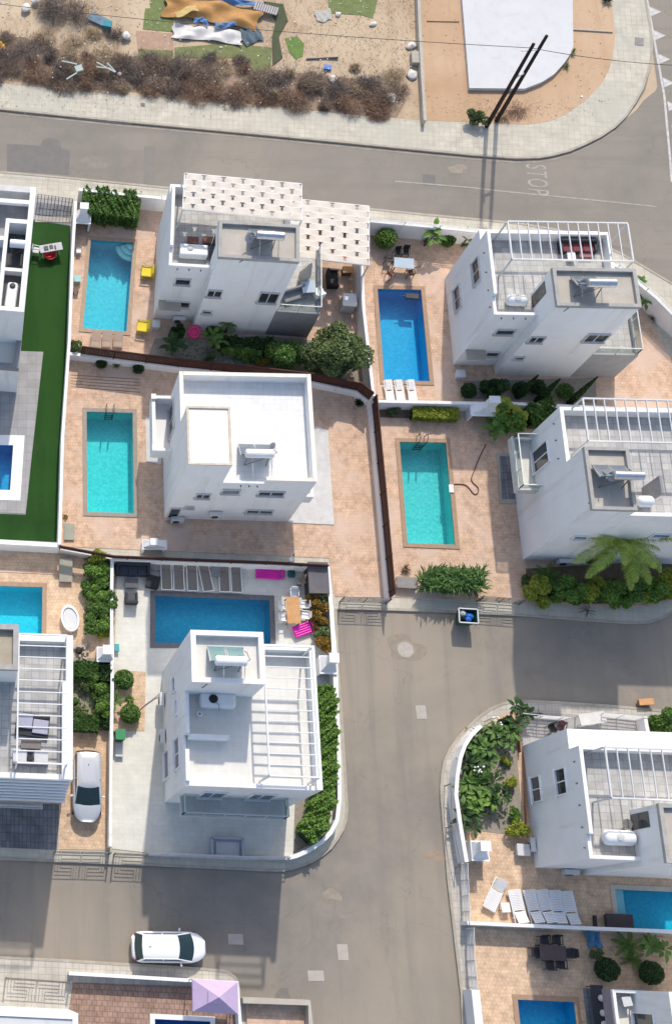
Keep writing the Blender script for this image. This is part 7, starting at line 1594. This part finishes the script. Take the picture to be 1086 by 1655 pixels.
for i, (x, y, a, lm, lb) in enumerate(((600, 990, .4, lgo, 'faded shrub left in the walled garden'), (730, 1010, .5, lg, 'bright shrub right in the walled garden'), (740, 1120, .5, lgm, 'dark leafy shrub above the parked car'), (745, 1240, .45, lgd, 'dark shrub at the wall beside the car'), (530, 1110, .35, lgm, 'small shrub at the villa wall in the walled garden'))): plant('shrub', lb, 'shrub', zHn(x, y, .6), (a, a, a * .9), 1100, .1, lm, 140 + i, 8)
banana('broad leaved plant leaning over the long white wall', zHn(800, 1110, .5), .9, 5, .7, .25, 146, lgm, stems=2, lean=.2)
ball('upper round bush in the sandy strip', zHn(870, 950, .6), .62, lgm, 150, 1900, .085, .55); ball('lower round bush in the sandy strip', zHn(915, 1190, .6), .62, lgm, 151, 1900, .085, .55); tuft('small sapling between the two round bushes', zHn(915, 1085, .4), 40, .35, lg, 152, W=.08)
m = MB(); m.tube([zHn(985, 1160, .2), zHn(1030, 1120, .2), zHn(1085, 1080, .2), zHn(1120, 1050, .3)], .025, 6); tag(m.build('hose', greymetal, smooth=True), 'thin grey hose running from the lower round bush to the villa', 'hose')
# F east hedge and croton bed
H_ = [zF(975, 360, 1.3), zF(985, 520, 1.3), zF(985, 700, 1.3), zF(980, 880, 1.3), zF(965, 1010, 1.3), zF(910, 1130, 1.3), zF(880, 1160, 1.3)]
H_ = [p + Vector((-.12, .0, 0)) for p in H_]
hedge('long tall bright hedge curving along the street corner wall', H_, 1.15, .15, 1.45, lg, 24000, .095, 160, ragged=.12)
for i, (x, y, a, lm, lb) in enumerate(((690, 520, .5, lgc, 'orange tinged shrub beside the orange table'), (790, 510, .5, lgo, 'green shrub at the upper end of the reddish bed'), (770, 650, .6, lgc, 'reddish shrub beside the white chairs'), (770, 780, .5, lgc, 'reddish shrub right of the leaning lilo'), (830, 900, .5, lgo, 'mixed green shrub in the reddish bed'), (850, 1000, .55, lgc, 'lowest orange green shrub in the reddish bed'))): plant('shrub', lb, 'shrub', zr(x, y, .6), (a, a, a * .9), 900, .12, lm, 170 + i, 8)
# G corner bed
for i, (x, y, lm, n_, h_, lb) in enumerate(((410, 105, lgd, 7, .9, 'dark broad leaved plant at the top tip of the corner bed'), (345, 185, lgm, 7, 1.0, 'broad leaved plant second from the top of the corner bed'), (300, 200, lgd, 6, .8, 'darker broad leaved plant at the corner wall'), (250, 270, lgm, 7, 1.0, 'big leaved plant behind the white flowers'), (215, 280, lgd, 6, .8, 'dark big leaved plant nearest the street wall'), (300, 420, lgd, 6, .8, 'dark glossy plant in the middle of the corner bed'), (210, 430, lgm, 6, .9, 'pale tipped leafy plant at the street wall'), (260, 480, lg, 7, .9, 'bright broad leaved plant in the lower corner bed'), (205, 545, lgd, 6, .8, 'dark leafy plant just above the corner barbecue'))):
    banana(lb, zK(x, y, .6), h_, n_ + 1, .85, .26, 180 + i, lm, stems=4, lean=.6)
for i, (x, y, a, lm, lb) in enumerate(((370, 295, .3, lgy, 'yellow tuft bush uppermost along the brown edging'), (390, 385, .38, lgy, 'yellow tuft bush second along the brown edging'), (400, 520, .38, lg, 'small green tuft above the bright yellow bush'), (410, 590, .55, lgy, 'bright yellow bush lowest along the brown edging'))): plant('shrub', lb, 'shrub', zK(x, y, .4), (a, a, a * .8), 900, .09, lm, 195 + i, 7)
def flowers(label, c, seed):
    r = random.Random(seed); t = thing('flower_cluster', label, 'flowers', (c.x, c.y, c.z)); m = MB(); s_ = MB()
    for i in range(9):
        x, y = c.x + r.uniform(-.3, .3), c.y + r.uniform(-.25, .25); m.lathe((x, y, c.z + r.random() * .15), [(.02, 0), (.06, .03), (.03, .06)], 7); s_.tube([(x, y, .15), (x, y, c.z)], .012, 4)
    m.build('petals', whiteplast, t); s_.build('stalks', MAT['green_stem'] , t)
flowers('white flowers near the top of the corner bed', zK(330, 120, 1.5), 1); flowers('white flowers in the middle of the corner bed', zK(250, 335, 1.5), 2)
plant('shrub', 'leafy dark green bush cut by the right edge behind the yard', 'shrub', zK(1060, 130, .9), (1.3, .9, .9), 3000, .12, lgm, 205, 12)
# K garden
ball('left dark clipped dome of the sandy bed at lower right', zK(795, 1195, .5), .66, lgd, 210, 2000, .08); ball('right dark clipped dome of the sandy bed at lower right', zK(985, 1210, .5), .66, lgd, 211, 2000, .08)
palm('small fan of green fronds by the wall above the dark domes', zK(870, 1090, .3), .7, 13, 1.0, 212, lgm, trunk_r=.08, leaflet=.4); palm('lower small palm beside the left dark dome', zK(900, 1150, .3), .5, 10, .8, 213, lgm, trunk_r=.07, leaflet=.4)
banana('leafy green plant by the wall at the right of the sandy bed', zK(1010, 1085, .4), .6, 8, .8, .28, 214, lgm, stems=3, lean=.5); plant('shrub', 'small shrub between blue sheet and left dark dome', 'shrub', zK(745, 1130, .3), (.4, .4, .35), 700, .1, lgo, 215, 6)
cloth('crumpled blue sheet by the white wall above the dark domes', zK(745, 1065, .3), .8, .9, R(10), mat('blue_net', (.10, .26, .42), (.06, .16, .28)), 216, .5, .2, 'folded_sheet', 10, 10, 'sheet')
# plot S and misc shade clutter at the NE yard of villa G
chair('dark chair in the yard behind the right hand villa', zK(565, 155, .5), R(20), charcoal, black); chair('second dark chair in the yard behind the right hand villa', zK(600, 150, .5), R(-20), charcoal, mat('wine_seat', (.12, .05, .06), (.1, .04, .05)))
table('pale table in the yard behind the right hand villa', zK(740, 110, .8), 1.6, .7, .72, R(10), greywhite, frost)
bike = thing('bicycle', 'dark bicycle parked in the yard behind the right hand villa', 'bicycle'); 
for s in (-.5, .5):
    m = MB(); m.tube([(s + .32 * math.cos(a_ * math.pi / 10), 0, .33 + .32 * math.sin(a_ * math.pi / 10)) for a_ in range(21)], .02, 6, False); m.build('wheel', tyre, bike)
m = MB(); m.bar((-.5, 0, .33), (-.15, 0, .75), .03); m.bar((-.15, 0, .75), (.35, 0, .8), .03); m.bar((-.1, 0, .35), (.35, 0, .8), .03); m.bar((.5, 0, .33), (.38, 0, .95), .03); m.bar((-.5, 0, .33), (-.1, 0, .35), .03); m.bar((-.1, 0, .35), (-.18, 0, .9), .03); m.build('frame', darkmetal, bike)
m = MB(); m.bar((.38, -.25, .97), (.38, .25, .97), .03); m.build('handlebar', darkmetal, bike); MB().box(-.3, -.07, .9, -.06, .07, .95).build('saddle', black, bike); c = zK(460, 100, .3); finish2(bike, (c.x, c.y, .17), R(10))

# fuller planting
for i, (x, y, a, lm, lb) in enumerate(((470, 185, .8, lgy, 'yellowish bush at the corner below the short dark palm'), (540, 190, .7, lgm, 'bush between the short palm and the yellow bushes'), (620, 215, .9, lg, 'full green bush in front of the shaded villa wall'), (700, 205, .85, lgy, 'yellow green bush left of the big palm trunk'), (780, 215, .9, lg, 'full bush hiding the foot of the big palm'), (900, 210, .9, lgm, 'dense green bush right of the big palm'), (970, 205, .9, lg, 'tall green bush by the front wall at right'), (1050, 190, .95, lgy, 'large yellow green bush near the right edge wall'))): plant('shrub', lb, 'shrub', zb5(x, y, .7), (a, a * .85, a * .8), 2300, .11, lm, 300 + i, 10)
plant('shrub', 'large bright leafy shrub right of the masonry barbecue', 'shrub', zb(390, 370, 1.0), (1.0, .9, .8), 2600, .15, lg, 320, 10)
for i, (x, y, a, lm, lb) in enumerate(((680, 180, .6, lg, 'bright leafy shrub high in the planting strip'), (700, 345, .65, lg, 'leafy green shrub midway down the planting strip'), (690, 490, .6, lgm, 'mid green shrub lower in the planting strip'), (725, 570, .55, lg, 'bright shrub at the foot of the planting strip'), (560, 935, .4, lgm, 'small shrub below the upper hedge block'), (650, 960, .45, lg, 'leafy shrub below the upper hedge block near the wall'), (560, 1180, .4, lgo, 'olive shrub above the lower hedge block'), (700, 1060, .5, lgm, 'leafy shrub in the middle of the walled garden'), (700, 1170, .55, lg, 'bright leafy shrub above the lower hedge block'))): plant('shrub', lb, 'shrub', zHn(x, y, .7), (a, a, a * .9), 1400, .11, lm, 330 + i, 9)
for i, (x, y, a, lm, lb) in enumerate(((370, 130, .5, lgd, 'dark shrub at the top tip of the corner bed'), (270, 230, .6, lgd, 'dark shrub filling the upper corner bed'), (230, 340, .6, lgm, 'green shrub among the white flowers'), (290, 460, .5, lgd, 'dark shrub right of the bright broad leaved plant'), (215, 500, .55, lgm, 'green shrub low at the corner wall'))): plant('shrub', lb, 'shrub', zK(x, y, .6), (a, a, a * .8), 1500, .12, lm, 350 + i, 9)
for i, (x, y, a, lm, lb) in enumerate(((130, 170, .6, lgd, 'dark shrub left of the pink swim ring'), (290, 150, .5, lgm, 'green shrub against the canopy villa wall'), (430, 260, .5, lg, 'bright shrub along the brown fence below the clipped hedge'), (540, 265, .55, lgm, 'mid green shrub next to the big dark tree'))): plant('shrub', lb, 'shrub', zg(x, y, .5), (a, a, a * .8), 1300, .1, lm, 360 + i, 8)
m = MB(); r = random.Random(77)
for i in range(420):
    x = r.uniform(0, 672); y = r.uniform(0, 60 + x * .12) if r.random() < .7 else r.uniform(70, 180); p = U(x, y); p.z = .15 if y < 70 else .5; s = r.uniform(.03, .14); a = r.random() * 6.28; o = len(m.v)
    m.v += [(p.x, p.y, p.z), (p.x + s * math.cos(a), p.y + s * math.sin(a), p.z + .03), (p.x + s * math.cos(a + 1), p.y + s * math.sin(a + 1), p.z + .05), (p.x + s * .8 * math.cos(a + 1.6), p.y + s * .8 * math.sin(a + 1.6), p.z + .01)]; m.f.append((o, o + 1, o + 2, o + 3))
tag(m.build('litter', leafmat('litter_scraps', (.20, .18, .15), (.75, .74, .72), .0)), 'small scraps of pale litter scattered over the dirt lot', 'litter', kind='stuff')
m = MB(); r = random.Random(78)
for i in range(2600):
    f_, x, y = r.choice(((zHn, r.uniform(515, 770), r.uniform(900, 1300)), (zHn, r.uniform(590, 780), r.uniform(60, 640)), (zg, r.uniform(80, 700), r.uniform(200, 310)), (zb5, r.uniform(440, 1086), r.uniform(150, 255)), (zK, r.uniform(190, 400), r.uniform(150, 560)))); p = f_(x, y, .16)
    leafq(m, Vector((p.x, p.y, .18 + r.random() * .12)), r.uniform(.06, .13), r, .4)
tag(m.build('ground_cover', lgm), 'low green ground cover between the shrubs of the garden beds', 'ground cover', kind='stuff')

# the two lower left villas are made a little taller so their shadows reach further: stretch their walls, lift what stands on the roofs
def lift(o, k):
    z = o.location.z; dz = z * (k - 1); d = (CAM - o.location) / (CAM.z - z); o.location = o.location + d * dz
for v, k_, ref in ((hF, 1.12, 7.5), (hH, 1.10, 7.5)):
    v.scale.z = k_; d = (CAM - v.location) / CAM.z; v.location = v.location + Vector((d.x, d.y, 0)) * ref * (k_ - 1) * 1.0
for o in list(bpy.data.objects):
    if o.parent is None and 'label' in o and o.location.z > 6.5 and o.location.y < -10.5:
        if -12 < o.location.x < -3: lift(o, 1.12)
        elif o.location.x < -16 and o is not hJ: lift(o, 1.10)
